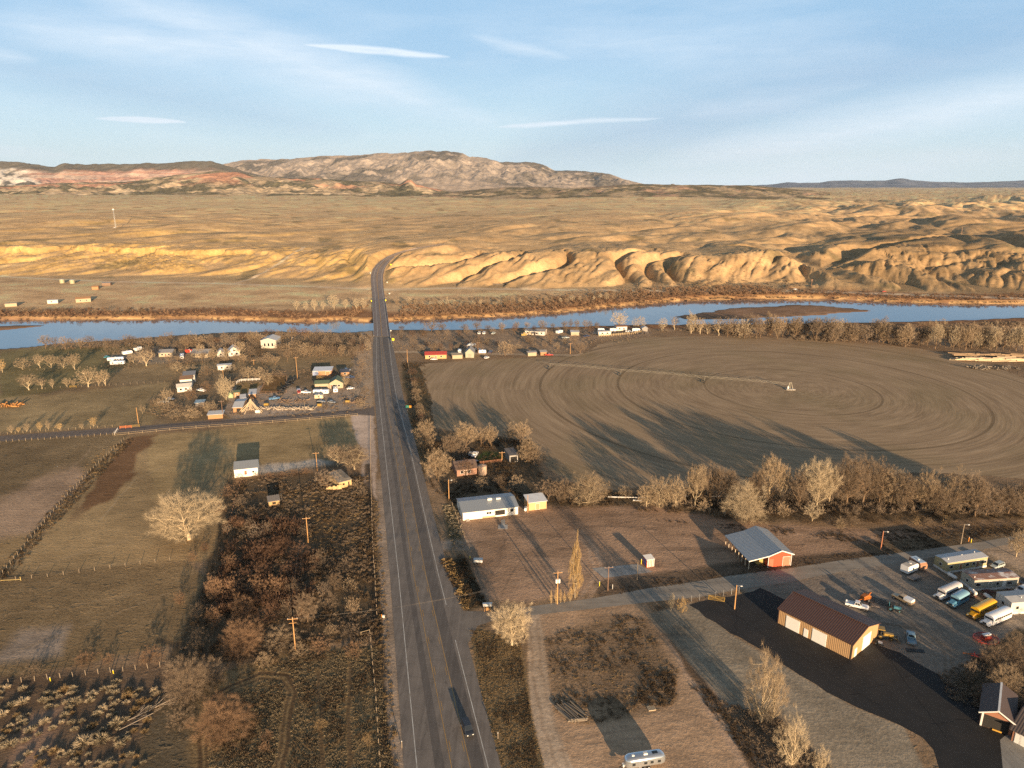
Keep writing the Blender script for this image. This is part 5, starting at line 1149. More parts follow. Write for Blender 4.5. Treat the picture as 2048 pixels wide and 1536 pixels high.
def house(name, label, cat, A, B, d, hw, hr, wall, roof, ridge='x', oh=.35, opens=(), group=None, off=.5, rt=.14, z0=0, extra=None, zb=0):
    """A, B: pixels of the front base corners; ridge x runs along the front, y makes the front a gable"""
    ax, ay, w, yaw = frame_of(A, B) if zb == 0 else (lambda a, b: (a[0], a[1], math.hypot(b[0]-a[0], b[1]-a[1]), math.atan2(b[1]-a[1], b[0]-a[0])))(g(*A, zb), g(*B, zb))
    t = thing(name, label, cat, (ax, ay, zb), yaw, group); m = MB(); r = MB()
    if ridge == 'x':
        yr = d*off; pr = [(0, z0-.3), (d, z0-.3), (d, hw), (yr, hw+hr), (0, hw)]
        m.loft([[(x, y, z) for y, z in pr] for x in (0, w)])
        s0 = hr/yr; s1 = hr/max(d-yr, .01)
        up = [(-oh, hw-oh*s0), (yr, hw+hr), (d+oh, hw-oh*s1)]; lo = [(y, z+.012) for y, z in up]; hi = [(y, z+rt) for y, z in up]
        r.loft([[(x, y, z) for y, z in (lo+hi[::-1])] for x in (-oh, w+oh)])
    elif ridge == 'y':
        xr = w*off; pr = [(0, z0-.3), (w, z0-.3), (w, hw), (xr, hw+hr), (0, hw)]
        m.loft([[(x, y, z) for x, z in pr] for y in (0, d)])
        s0 = hr/xr; s1 = hr/max(w-xr, .01)
        up = [(-oh, hw-oh*s0), (xr, hw+hr), (w+oh, hw-oh*s1)]; lo = [(x, z+.012) for x, z in up]; hi = [(x, z+rt) for x, z in up]
        r.loft([[(x, y, z) for x, z in (lo+hi[::-1])] for y in (-oh, d+oh)])
    else:   # shed roof rising to the back by hr
        m.loft([[(x, y, z) for y, z in ((0, z0-.3), (d, z0-.3), (d, hw+hr), (0, hw))] for x in (0, w)])
        s = hr/d; r.loft([[(x, y, z) for y, z in ((-oh, hw-oh*s+.012), (d+oh, hw+hr+oh*s+.012), (d+oh, hw+hr+oh*s+rt), (-oh, hw-oh*s+rt))] for x in (-oh, w+oh)])
    m.build('wall', wall, t); rf = r.build('roof', roof, t)
    for o in opens:
        nm, face, fu, z, ow, oh_ = o[:6]; mat = o[6] if len(o) > 6 else GL; span = w if face in ('front', 'back') else d
        opening(t, nm, face, w, d, fu*span, z, ow, oh_, mat, o[7] if len(o) > 7 else WHT, 'pane' if nm == 'window' else 'panel')
    if extra: extra(t, rf, w, d)
    return t
win = lambda f, u, z=1.0, w=1.1, h=1.1: ('window', f, u, z, w, h)
def door(f, u, mat=None, w=.95, h=2.05, z=.1, trim=WHT): return ('door', f, u, z, w, h, mat or paint('door_brown', (.22,.12,.07), .6), trim)
TANW = ribbed('tan_ribbed_wall', (.47,.30,.155), 'X', .45, .55); BRNR = ribbed('brown_ribbed_roof', (.09,.05,.04), 'X', .55, .45)
RDW = paint('roller_door_white', (.78,.77,.73), .5, 0, .1, 1)
def ex_b1(t, rf, w, d):
    MB().bar((-.3, d/2, 6.62), (w+.3, d/2, 6.62), .35, .12).build('ridge_cap', BRNR, rf)
    tr = MB()
    for x, y in ((-.03, -.03), (w+.03, -.03), (w+.03, d+.03), (-.03, d+.03)): tr.box(x-.1, x+.1, y-.1, y+.1, 0, 4.42)
    tr.build('corner_trim', paint('trim_brown', (.09,.055,.045), .5), t)
    g_ = MB(); g_.box(-.35, w+.35, -.52, -.38, 4.18, 4.34); g_.build('gutter', paint('trim_brown', (.09,.055,.045), .5), t)
b1 = house('metal_building', 'long tan metal building with brown ribbed roof and white roller doors', 'building', (1556,1246), (1701,1319.5), 13.5, 4.4, 1.95, TANW, BRNR, 'x', .38, [
  ('garage_door','front',.205,.05,3.6,3.3,RDW), ('garage_door','front',.575,.05,3.6,3.3,RDW), ('door','front',.395,.08,1.0,2.1,RDW), ('garage_door','right',.56,.05,4.0,3.7,RDW), ('door','right',.16,.08,1.0,2.1,RDW),
  ('garage_door','back',.3,.05,3.6,3.3,RDW)], extra=ex_b1)
GALV = ribbed('galvanized_roof', (.36,.39,.41), 'X', .6, .42, .35, .3, (.24,.12,.06)); WHW = paint('white_siding', (.80,.76,.68), .7, 0, .22, .5)
def ex_b2(t, rf, w, d):
    MB().box(w*.575, w*.765, -.03, .02, .15, 2.35).build('porch_recess', DARKIN, t)
    MB().box(w*.57, w*.58, -.12, -.03, 0, 2.5).build('porch_post', WHW, t); MB().box(w*.76, w*.77, -.12, -.03, 0, 2.5).build('porch_post', WHW, t)
    MB().box(w*.35, w*.58, -.05, .02, .02, .62).build('plinth', paint('tan_plinth', (.50,.36,.21), .9), t)
    MB().box(w*.58, w*.76, -.06, -.031, .15, .55).build('porch_rail', WHW, t)
    c = MB(); c.box(w*.5, w*.58, d*.42, d*.5, 4.1, 4.75); c.box(w*.66, w*.74, d*.42, d*.5, 4.1, 4.6); c.build('roof_panel', WHT, rf)
    MB().box(w*.05, w*.11, -1.0, -.05, .02, .3).build('step', mcon, t)
house('long_building', 'long low white building with galvanized roof and recessed porch', 'building', (926,1041), (1036,1028.5), 11.5, 2.9, 1.15, WHW, GALV, 'x', .3, [win('front',.445,1.35,.7,.8),win('front',.49,1.35,.7,.8),win('front',.885,1.3,1.1,1.0),win('left',.5,1.2,1,1)], off=.55, extra=ex_b2)
house('shed', 'small tan shed with a white roof next to the long white building', 'shed', (1057.5,1021.5), (1093,1017), 5.5, 3.0, .5, paint('shed_tan', (.56,.38,.19), .8, 0, .3, .5), paint('roof_white', (.60,.63,.66), .5, 0, .2, .5), 'shed', .3, [door('front',.5,paint('tan_door',(.42,.28,.14)),1.4,2.2)])
# pole barn with red end
RED = ribbed('red_ribbed_wall', (.55,.075,.03), 'Y', .4, .5)
ax, ay, w, yaw = frame_of((1497,1138), (1578,1131)); w = 13.4
pb = thing('pole_barn', 'grey-roofed pole barn with a red boxed end and an open lean-to', 'barn', (ax, ay, 0), yaw)
L_ = 15.5; xm = w*.46; xr = w*.74
bw = MB(); pr = [(xm, 0), (w, 0), (w, 4.0), (xr, 5.3), (xm, 4.0)]; bw.loft([[(x, y, z) for x, z in pr] for y in (0, L_)]); bw.build('wall', RED, pb)
rf = MB(); up = [(-.4, 2.75), (xm, 3.95), (xr, 5.35), (w+.6, 3.8)]; lo = [(x, z+.015) for x, z in up]; hi = [(x, z+.16) for x, z in up]
rf.loft([[(x, y, z) for x, z in (lo+hi[::-1])] for y in (-.5, L_+.4)]); rfo = rf.build('roof', ribbed('barn_roof_metal', (.36,.40,.43), 'Y', .7, .4, .3, .12), pb)
fa = MB()
for (x0, z0), (x1, z1) in zip(up, up[1:]): fa.bar((x0, -.55, z0+.06), (x1, -.55, z1+.06), .08, .28)
fa.build('fascia', WHT, rfo)
for k in range(8): MB().box(-.1, .1, k*L_/7-.1, k*L_/7+.1, 0, 2.75).build('post', paint('post_wood', (.50,.42,.32), .9), pb)
MB().box(xm-.12, xm+.02, -.1, .04, 0, 3.95).build('corner_trim', WHT, pb); MB().box(w-.02, w+.12, -.1, .04, 0, 3.8).build('corner_trim', WHT, pb)
opening(pb, 'door', 'front', w, L_, xm+.95, .05, 1.3, 2.7, paint('rust_door', (.38,.13,.07)), None, None); opening(pb, 'door', 'front', w, L_, w-1.5, .05, 2.2, 3.0, paint('rust_door2', (.40,.17,.10)), WHT, 'panel')
hb = tag(MB().build('_tmp', None) if False else bpy.data.objects.new('hay_stack', None)); COL.objects.link(hb); hb.location = (*g(1535,1133), 0); hb.rotation_euler = (0, 0, yaw)
hb['label'] = 'stack of yellow hay bales under the lean-to of the pole barn'; hb['category'] = 'hay stack'; hm = paint('hay', (.48,.34,.12), .95, 0, .4, 3)
for i, (x, y, z) in enumerate(((-2,2.4,0),(-.6,2.6,0),(.9,2.3,0),(-1.3,2.5,.85),(.3,2.5,.85),(-1.6,4.4,0),(.2,4.5,0),(-.6,4.4,.85))): MB().box(x-.62, x+.62, y-.9, y+.9, z, z+.8).build('bale', hm, hb, bevel=.08)
# striped little shed
ax, ay, w, yaw = frame_of((1293,1135.5), (1308,1133)); 
ss = house('kiosk', 'tiny red and white striped kiosk beside the concrete slab', 'kiosk', (1293,1135.5), (1308,1133), 2.4, 2.5, .25, paint('kiosk_red', (.50,.13,.05), .7, 0, .3, 1), WHT, 'shed', .12, [])
for k in range(5): MB().box(.25+k*w/5, .25+k*w/5+w/11, -.03, .01, .1, 2.4).build('stripe', WHT, ss)
MB().box(-.025, .012, .3, 2.1, .4, 2.2).build('side_panel', paint('kiosk_blue', (.10,.09,.35), .6), ss)
house('barn', 'white barn with a grey metal roof in the left field', 'barn', (469.5,955.5), (516.5,950.5), 9.0, 3.3, 1.6, paint('barn_white', (.82,.80,.75), .7, 0, .18, .5), ribbed('barn_grey_roof', (.30,.33,.36), 'X', .6, .4, .3), 'x', .2, [door('front',.48,paint('door_red_brown',(.30,.12,.08)),.9,1.6,.9), win('front',.8,1.4,.7,.7)])
# stone ruin
STN = paint('ruin_stone', (.56,.40,.20), .95, 0, .55, .8)
def ex_ruin(t, rf, w, d):
    MB().box(w*.72, w*.82, -.05, .03, .1, 1.9).build('doorway', DARKIN, t)
    for k in range(5): MB().bar((w*(.55+.1*k), .2, 3.1), (w*(.55+.1*k), d-.3, 3.5), .12).build('rafter', paint('grey_plank', (.30,.27,.23), .9, 0, .5, 2), rf)
house('stone_ruin', 'abandoned yellow stone cottage with a grey plank roof', 'ruin', (679,977.5), (703.5,971), 9.5, 2.5, .8, STN, paint('grey_plank', (.30,.27,.23), .9, 0, .5, 2), 'shed', .25, [('window','front',.35,1.0,.8,.8,DARKIN,STN)], extra=ex_ruin)
rw = thing('ruined_wall', 'broken low stone wall joined to the cottage ruin', 'wall', (*g(652,982), 0), yaw=0) if False else thing('ruined_wall', 'broken low stone wall joined to the cottage ruin', 'wall', (*g(653,980), 0), .12)
m_ = MB(); x = 0
for k, h_ in enumerate((.9,1.3,1.1,1.5,1.2,1.7,1.9)): m_.box(x, x+.8, 0, .5, -.05, h_); x += .8
m_.build('masonry', STN, rw)
shk = house('shack', 'small collapsing timber shack in the scrub', 'shack', (538,1013.5), (559.5,1010), 3.4, 1.9, .5, paint('shack_wood', (.46,.30,.14), .9, 0, .5, 2), paint('shack_roof', (.20,.19,.19), .9, 0, .5, 2), 'shed', .3, [('window','front',.5,.7,1.2,.8,DARKIN,None)])
for k in range(7): MB().bar((.1+k*.75, -.3, 2.1), (.15+k*.75, 3.8, 2.75), .1).build('batten', paint('grey_plank', (.30,.27,.23), .9, 0, .5, 2), shk)
# farmstead
house('shed', 'dark open shed with a pale frame under the grove trees', 'shed', (1019,925), (1036,923), 7, 3.0, .5, paint('shed_grey', (.26,.25,.24), .8), paint('shed_dark_roof', (.13,.12,.115), .7), 'shed', .2, [('garage_door','front',.5,.05,3.0,2.4,DARKIN,WHT)])
house('farmhouse', 'brown farmhouse hidden under the dark reddish tree', 'house', (914,953), (954,948), 9, 2.9, 1.6, paint('farm_brick', (.30,.17,.12), .85), paint('farm_roof', (.15,.105,.085), .85), 'x', .5, [win('front',.25),win('front',.6),door('front',.43)])
tk = thing('storage_tank', 'round tan storage tank by the farmhouse', 'tank', (*g(965,948), 0)); MB().tube((0,0,0), (0,0,3.6), 1.7, 1.7, 20).build('shell', paint('tank_tan', (.46,.33,.24), .7), tk, smooth=False); MB().tube((0,0,3.6), (0,0,4.1), 1.75, .2, 20).build('roof', paint('tank_top', (.36,.27,.2), .7), tk)
# lower right corner
GRB = paint('garage_brick', (.33,.15,.09), .85, 0, .3, 1); GRR = ribbed('garage_roof', (.085,.062,.058), 'Y', .3, .7)
def ex_gar(t, rf, w, d):
    MB().box(w*.09, w*.91, -.04, .02, .05, 3.0).build('open_bay', DARKIN, t)
    fa = MB(); s0 = 1.5/(w*.5)
    fa.bar((-.5, -.5, 3.4-.5*s0+.06), (w/2, -.5, 4.96), .12, .24); fa.bar((w/2, -.5, 4.96), (w+.5, -.5, 3.4-.5*s0+.06), .12, .24); fa.build('fascia', WHT, rf)
    MB().bar((w/2, -.5, 5.08), (w/2, d+.5, 5.08), .4, .08).build('ridge_cap', WHT, rf)
    MB().box(.1, .45, -.12, .05, 0, 3.2).build('door_post', WHT, t)
    MB().box(w*.42, w*.72, -.3, -.12, .05, .35).build('yellow_beam', paint('yellow_beam', (.60,.34,.05), .6), t)
house('garage', 'dark-roofed garage with a white ridge and open bay at the right edge', 'garage', (1958,1449), (2021,1472), 10, 3.4, 1.5, GRB, GRR, 'y', .5, [], extra=ex_gar)
house('house', 'brick house with a brown roof cut by the lower right corner', 'house', (2022,1481), (2090,1516), 12, 2.9, 1.8, GRB, ribbed('house_shingle', (.10,.078,.07), 'X', .5, .8), 'x', .6, [('door','front',.18,.1,1.1,2.1,RDW),('garage_door','front',.5,.1,3.4,2.4,RDW)])
# trailers
def trailer_home(label, A, B, d, hw, wall, roof, skirt, wins, doors, pipes=()):
    def ex(t, rf, w, d):
        sk = MB(); sk.box(-.06, w+.06, -.06, d+.06, 0, .62); sk.build('skirting', skirt, t)
        for u, v_ in pipes: MB().tube((w*u, d*v_, hw+.1), (w*u, d*v_, hw+.65), .12, .12, 8).build('vent_pipe', WHT, rf)
    return house('mobile_home', label, 'mobile home', A, B, d, hw, .32, wall, roof, 'x', .12, [win('front', u, 1.5, w_, .85) for u, w_ in wins]+[door('front', u, m_, .9, 2.0, .65) for u, m_ in doors]+[win('left', .5, 1.5, .8, .8)], 'mobile homes along the yard', rt=.1, extra=ex)
OLW = ribbed('olive_siding', (.42,.36,.20), 'X', .3, .6); GRW = ribbed('grey_green_siding', (.40,.38,.31), 'X', .3, .6); WHS = ribbed('white_siding_ribbed', (.60,.58,.54), 'X', .3, .55)
trailer_home('olive mobile home with a pale metal roof, farthest of the three', (1892,1147), (1972,1134), 4.6, 3.4, OLW, ribbed('pale_roof', (.56,.56,.56), 'X', .8, .4, .2, .2), WHT, [(.1,1.2),(.5,1.0),(.66,.9),(.88,1.3),(.95,.8)], [(.34,paint('door_rust',(.40,.2,.1))),(.76,paint('door_brown',(.22,.12,.07)))], ((.1,.3),(.5,.5),(.85,.6)))
trailer_home('grey mobile home with a rust-brown roof, middle of the three', (1945.5,1182), (2034,1176), 5.0, 3.4, GRW, ribbed('rusty_roof', (.27,.15,.11), 'X', .8, .6, 0, .5, (.55,.53,.52)), WHT, [(.07,.7),(.12,.7),(.53,.8),(.76,.5),(.80,.5),(.84,.5)], [(.36,paint('door_grey',(.35,.33,.28))),(.68,WHT)], ((.05,.2),))
trailer_home('white mobile home with a flat grey roof, cut by the right edge', (2019,1229), (2110,1222), 5.2, 3.5, WHS, paint('flat_roof', (.48,.48,.47), .7), WHT, [(.14,.8),(.34,.5),(.6,1.2)], [(.45,WHT)], ((.3,.3),(.6,.6)))
# left village
VW = paint('village_white', (.62,.59,.53), .7); VT_ = paint('village_tan', (.40,.33,.23), .8); VB = paint('village_brown', (.36,.20,.10), .85); VG = paint('roof_grey', (.25,.25,.26), .7); VGR = paint('roof_green', (.10,.14,.09), .7); VBL = paint('wall_blue', (.22,.27,.42), .6); VWR = paint('roof_pale', (.52,.53,.54), .55)
LG = 'buildings of the left village'
for a in [
 ('house','tan house with a grey hipped roof among bare trees','house',(318,714),(345,713),9,2.8,1.4,VT_,VG,'x',[win('front',.25),win('front',.75),door('front',.5)]),
 ('house','tan gabled house right of the white motor home','house',(382,715),(416,715),10,2.8,1.9,VT_,VG,'x',[win('front',.2),win('front',.5),door('front',.7)]),
 ('house','small white gabled cottage','house',(435,714),(449,713),7,2.7,1.8,VW,VWR,'y',[win('front',.5)]),
 ('house','larger white gabled house facing the road','house',(457,713),(481,711),9,3.2,3.0,VW,VWR,'y',[win('front',.3),win('front',.7),win('front',.5,3.2)]),
 ('hall','grey hall with a pale vaulted roof near the river','hall',(522.5,697),(553,696.5),14,5.6,1.6,paint('hall_wall',(.50,.46,.38),.8),VWR,'y',[win('front',.25,1.5,1.2,2.2),win('front',.5,1.5,1.2,2.2),win('front',.75,1.5,1.2,2.2)]),
 ('mobile_home','white mobile home behind the village trees','mobile home',(436,741),(463,739),5,2.9,.4,VW,VWR,'x',[win('front',.3),win('front',.7)]),
 ('house','grey two-storey house behind the white one','house',(368,767),(391,765),8,4.6,.5,paint('house_grey',(.38,.37,.35),.8),VG,'shed',[win('front',.3,2.8)]),
 ('house','white house with a blank upper wall','house',(361,774),(385,772),7,4.2,.4,VW,VB,'shed',[]),
 ('house','white bungalow with two small front windows','house',(355,785),(384,782),7,2.7,1.2,VW,VW,'x',[win('front',.25),win('front',.6)]),
 ('shed','tiny green shed under the palest village tree','shed',(457,796),(466,796),3,2.2,.9,paint('shed_green',(.30,.40,.24),.7),VGR,'y',[]),
 ('shed','orange-brown shed with a green roof','shed',(468,795),(480,794),4,2.8,.5,VB,VGR,'x',[door('front',.5)]),
 ('stable','long brown stable with a pale roof in the corral','stable',(467,825),(485,824),15,2.6,.9,VB,VWR,'x',[('garage_door','front',.6,.1,2.0,1.9,DARKIN,None)]),
 ('shed','brown shed with a pale flat roof at the lane edge','shed',(416.5,838.5),(446,836.5),5,2.2,.3,VB,VWR,'shed',[]),
 ('shed','low blue-roofed shed above the lane bushes','shed',(391,814),(408,813),4,2.2,.3,paint('wall_dull',(.3,.27,.24),.8),paint('roof_blue',(.24,.34,.42),.5),'shed',[]),
 ('lean_to','silver sheet lean-to above the brush pile','shed',(499,798),(512,797),8,2.6,.5,VB,VWR,'shed',[]),
 ('lean_to','small silver lean-to beside the stable','shed',(482,806),(492,805),5,2.6,.5,VB,VWR,'shed',[]),
 ('house','pale green-roofed house near the highway','house',(659,777),(686.5,776),9,3.0,2.2,VT_,VGR,'y',[win('front',.35),win('front',.7),door('front',.15)]),
 ('house','low green-roofed wing left of the pale house','house',(630,777),(658,776),7,2.7,1.0,VT_,VGR,'x',[]),
 ('workshop','long blue and orange workshop with a white roof','workshop',(627,752),(663,751),8,3.0,.5,paint('workshop_wall',(.42,.2,.1),.7),paint('roof_ice',(.62,.65,.70),.4),'shed',[('garage_door','front',.12,.1,3.2,2.6,VBL),('garage_door','front',.8,.1,2.4,2.4,VB)]),
 ('house','dark-roofed orange house beside the highway','house',(682,753),(699,752),8,2.6,1.0,VB,paint('roof_navy',(.06,.07,.10),.6),'x',[win('front',.5)])]:
    house(a[0], a[1], a[2], a[3], a[4], a[5], a[6], a[7], a[8], a[9], a[10], .4, a[11], LG)
RG = 'buildings of the right village'
for a in [
 ('house','tan bungalow with a bright red roof','house',(850.5,718),(893,717),8,2.7,1.3,paint('bungalow_tan',(.50,.33,.15),.8),paint('roof_red',(.42,.06,.045),.6),'x',[win('front',.2),win('front',.75),door('front',.5)]),
 ('shed','tan flat shed between the red roof and the grey barn','shed',(905,718),(925,717),5,2.4,.3,VT_,VT_,'shed',[]),
 ('barn','grey-green gabled barn by the field lane','barn',(931,715.5),(948,715.5),10,3.6,2.6,paint('barn_sage',(.33,.34,.26),.8),VG,'y',[('garage_door','front',.5,.1,2.2,2.5,paint('barn_door',(.26,.27,.21)),None)]),
 ('shed','first of two small sheds along the field lane, tan','shed',(1056,712.5),(1073,711.5),5,2.4,.5,VT_,VG,'x',[]),
 ('shed','second of two small sheds along the field lane, orange end','shed',(1081,711),(1093,710.5),5,2.4,.8,VB,VG,'x',[]),
 ('house','long white house with a grey roof near the river','house',(1050,669),(1089,671),9,3.0,1.1,VW,VG,'x',[win('front',.15),win('front',.4),win('front',.6),win('front',.85),door('front',.5)]),
 ('shed','tan shed left of the board fence','shed',(1142,671),(1158,671),6,2.6,.4,VT_,VWR,'shed',[]),
 ('house','white house with a brown roof behind the board fence','house',(1233,661.5),(1254,661),7,3.2,.7,VW,paint('roof_brown',(.2,.11,.08),.7),'x',[win('front',.3),win('front',.7)]),
 ('mobile_home','white mobile home at the left end of the board fence','mobile home',(1197,671),(1222,670),4,2.7,.3,VW,VWR,'x',[win('front',.3),win('front',.7)]),
 ('shed','grey shed at the right end of the board fence','shed',(1284,663),(1295,663),6,2.6,1.0,paint('shed_grey',(.26,.25,.24),.8),VWR,'y',[])]:
    house(a[0], a[1], a[2], a[3], a[4], a[5], a[6], a[7], a[8], a[9], a[10], .4, a[11], RG)
# across the river, left
for a in [('house','tan house with pale walls across the river','house',(152,605),(182,603),9,3.2,1.4,VT_,VB,'x',[win('front',.3),win('front',.7)],1.0),('mobile_home','white trailer across the river beside a bare tree','mobile home',(95,607),(116,606),5,2.8,.4,VW,VWR,'x',[win('front',.4)],1.0),
 ('shed','yellowish shed near the left edge across the river','shed',(10,613.5),(34,612),5,2.6,.4,VT_,VT_,'shed',[],.6),('shed','brown shed below the river road across the river','shed',(184,579),(197,578.5),6,2.8,.8,VB,VB,'x',[],2.4),('shed','dark shed beside the round tanks across the river','shed',(204,571),(221,570.5),6,2.6,.5,paint('shed_umber',(.2,.13,.09),.8),VG,'x',[],2.8)]:
    house(a[0], a[1], a[2], a[3], a[4], a[5], a[6], a[7], a[8], a[9], a[10], .3, a[11], 'farm buildings across the river', zb=a[12])
for i, (x, y) in enumerate(((124.7,566),(145,567))):
    zt = ground_z(*g(x, y, 3)); t = thing('storage_tank', ('left' if i == 0 else 'right')+' one of two round tanks across the river', 'tank', (*g(x, y, zt), zt), 0, 'round tanks across the river')
    MB().tube((0,0,-.3), (0,0,4.2), 2.6, 2.6, 18).build('shell', paint('tank_green', (.36,.34,.22), .6), t); MB().tube((0,0,4.2), (0,0,4.7), 2.65, .3, 18).build('roof', VWR, t)
# ------------------------------------------------------------------ vehicles
def carpaint(name, rgb, rough=.28, dirt=.15):
    if name in MATS: return MATS[name]
    m, nt, b = nodes(name); n = noise(nt, coords(nt), .9, 5, .6); f = math_(nt, 'MULTIPLY', math_(nt, 'SUBTRACT', n, .48, clamp=True), dirt*6, clamp=True)
    L(nt, mixc(nt, f, (*rgb, 1), (rgb[0]*.5+.08, rgb[1]*.5+.06, rgb[2]*.5+.04, 1)), b.inputs['Base Color']); b.inputs['Roughness'].default_value = rough; b.inputs['Coat Weight'].default_value = .3
    MATS[name] = m; return m
TYR = paint('tyre_rubber', (.022,.022,.022), .9, 0, .2, 2); RIM = paint('wheel_rim', (.40,.40,.40), .4, .5, .1, 2); BLK = paint('black_plastic', (.02,.02,.02), .6, 0, 0, 1); LAMP = paint('lamp_glass', (.75,.75,.70), .2, 0, 0, 1); TAIL = paint('tail_lamp_red', (.40,.02,.02), .3, 0, 0, 1); CHR = paint('chrome', (.55,.55,.56), .25, .8, 0, 1)
def heading(front, rear, z=0):
    fx, fy = g(*front, z); rx, ry = g(*rear, z); return ((fx+rx)/2, (fy+ry)/2), math.atan2(fy-ry, fx-rx)
def wheel(par, x, y, r, wd=.24, rim=True):
    s = 1 if y > 0 else -1; o = MB().tube((x, y-wd/2, r), (x, y+wd/2, r), r, r, 14).build('wheel', TYR, par)
    if rim: MB().tube((x, y+s*(wd/2), r), (x, y+s*(wd/2+.02), r), r*.58, r*.5, 12).build('rim', RIM, o)
def rr_ring(x, hw, z0, z1, c=.12, top=None):
    tw = hw if top is None else top
    return [(x, -hw, z0+c), (x, -hw+c, z0), (x, hw-c, z0), (x, hw, z0+c), (x, hw, (z0+z1)*.55), (x, tw, z1-c), (x, tw-c, z1), (x, -tw+c, z1), (x, -tw, z1-c), (x, -hw, (z0+z1)*.55)]
def greenhouse(par, x0, x1, xt0, xt1, hb, ht, z0, z1, mat, split=(.5,), rearwin=True):
    """cabin: bottom from x0 (rear) to x1 (front), roof from xt0 to xt1"""
    c = MB().loft([[(x0,-hb,z0),(x1,-hb,z0),(x1,hb,z0),(x0,hb,z0)], [(xt0,-ht,z1),(xt1,-ht,z1),(xt1,ht,z1),(xt0,ht,z1)]]).build('cab', mat, par)
    def q(name, A_, B_, C_, D_, u0, u1, v0, v1, nrm):
        A_, B_, C_, D_ = map(Vector, (A_, B_, C_, D_)); P = lambda u, v: (A_.lerp(B_, u)).lerp(D_.lerp(C_, u), v)
        o = Vector(nrm)*.012; pts = [P(u0, v0), P(u1, v0), P(u1, v1), P(u0, v1)]
        MB().loft([[p-o*.5 for p in pts], [p+o for p in pts]]).build(name, GL, c)
    q('windshield', (x1,-hb,z0), (x1,hb,z0), (xt1,ht,z1), (xt1,-ht,z1), .07, .93, .12, .92, (1,0,.4))
    if rearwin: q('rear_window', (x0,-hb,z0), (x0,hb,z0), (xt0,ht,z1), (xt0,-ht,z1), .1, .9, .18, .88, (-1,0,.4))
    e = [.05]+[s for s in split]+[.95]
    for s in (-1, 1):
        for a, b in zip(e, e[1:]): q('side_window', (x0,s*hb,z0), (x1,s*hb,z0), (xt1,s*ht,z1), (xt0,s*ht,z1), a+.02, b-.02, .16, .9, (0,s,.2))
    return c
def car(kind, label, front, rear, col, zz=0, group=None, name=None, cap=None, rim=True):
    (x, y), yaw = heading(front, rear, zz); K = {'sedan': (4.6,.88,.55,1.42), 'suv': (4.7,.92,.68,1.72), 'pickup': (5.7,.97,.7,1.85), 'van': (5.3,1.0,.7,2.1)}[kind]; L_, hw, zl, zt = K
    t = thing(name or kind if kind != 'sedan' else (name or 'parked_car'), label, 'pickup truck' if kind == 'pickup' else ('van' if kind == 'van' else 'car'), (x, y, zz), yaw, group); h = L_/2
    zb = .32 if kind == 'sedan' else .45; zw = zl+.28 if kind == 'sedan' else zl+.38
    if kind == 'pickup':
        MB().loft([rr_ring(-.55, hw, zb, zw+.02), rr_ring(.9, hw, zb, zw+.02), rr_ring(h-.35, hw*.97, zb, zw-.02), rr_ring(h-.08, hw*.93, zb+.05, zw-.12), rr_ring(h, hw*.86, zb+.15, zw-.25)]).build('body', col, t)
        bd = MB(); bd.box(-h+.02, -.56, -hw+.04, hw-.04, zb+.1, zb+.38); bd.box(-h+.02, -.56, -hw, -hw+.1, zb+.05, zw); bd.box(-h+.02, -.56, hw-.1, hw, zb+.05, zw); bd.box(-h, -h+.08, -hw+.1, hw-.1, zb+.1, zw); bd.build('truck_bed', col, t)
        greenhouse(t, -.62, 1.15, -.5, .55, hw-.04, hw-.2, zw, zt, col, (.48,)); wx = (-h+1.15, h-.95); r = .4
    else:
        MB().loft([rr_ring(-h, hw*.85, zb+.15, zw-.1), rr_ring(-h+.12, hw*.95, zb+.03, zw), rr_ring(-.8, hw, zb, zw+.03), rr_ring(.9, hw, zb, zw), rr_ring(h-.35, hw*.96, zb, zw-.1), rr_ring(h-.08, hw*.9, zb+.05, zw-.2), rr_ring(h, hw*.8, zb+.12, zw-.28)]).build('body', col, t)
        if kind == 'sedan': greenhouse(t, -1.75, 1.2, -1.15, .35, hw-.06, hw-.26, zw, zt, col, (.52,))
        elif kind == 'suv': greenhouse(t, -h+.15, 1.25, -h+.45, .55, hw-.05, hw-.2, zw, zt, col, (.33,.66))
        else: greenhouse(t, -h+.08, h-.95, -h+.2, h-1.6, hw-.03, hw-.12, zw, zt, col, (.33,.66))
        wx = (-h+.85, h-.85); r = .34 if kind == 'sedan' else .38
    if cap:
        MB().loft([[(-h+.05,-hw,zw+.02),(-.6,-hw,zw+.02),(-.6,hw,zw+.02),(-h+.05,hw,zw+.02)], [(-h+.15,-hw+.12,zt-.05),(-.6,-hw+.12,zt-.05),(-.6,hw-.12,zt-.05),(-h+.15,hw-.12,zt-.05)]]).build('bed_cap', cap, t)
    for a in wx:
        for s in (-1, 1): wheel(t, a, s*(hw-.1), r, .24, rim)
    for s in (-1, 1):
        MB().box(h-.06, h+.01, s*hw*.62-.14, s*hw*.62+.14, zw-.36, zw-.2).build('headlight', LAMP, t); MB().box(-h-.01, -h+.06, s*hw*.72-.1, s*hw*.72+.1, zw-.3, zw-.1).build('tail_light', TAIL, t)
    MB().box(h-.02, h+.06, -hw*.8, hw*.8, zb+.06, zb+.26).build('bumper', CHR if kind == 'pickup' else BLK, t); MB().box(-h-.06, -h+.02, -hw*.8, hw*.8, zb+.06, zb+.26).build('bumper', CHR if kind == 'pickup' else BLK, t)
    return t
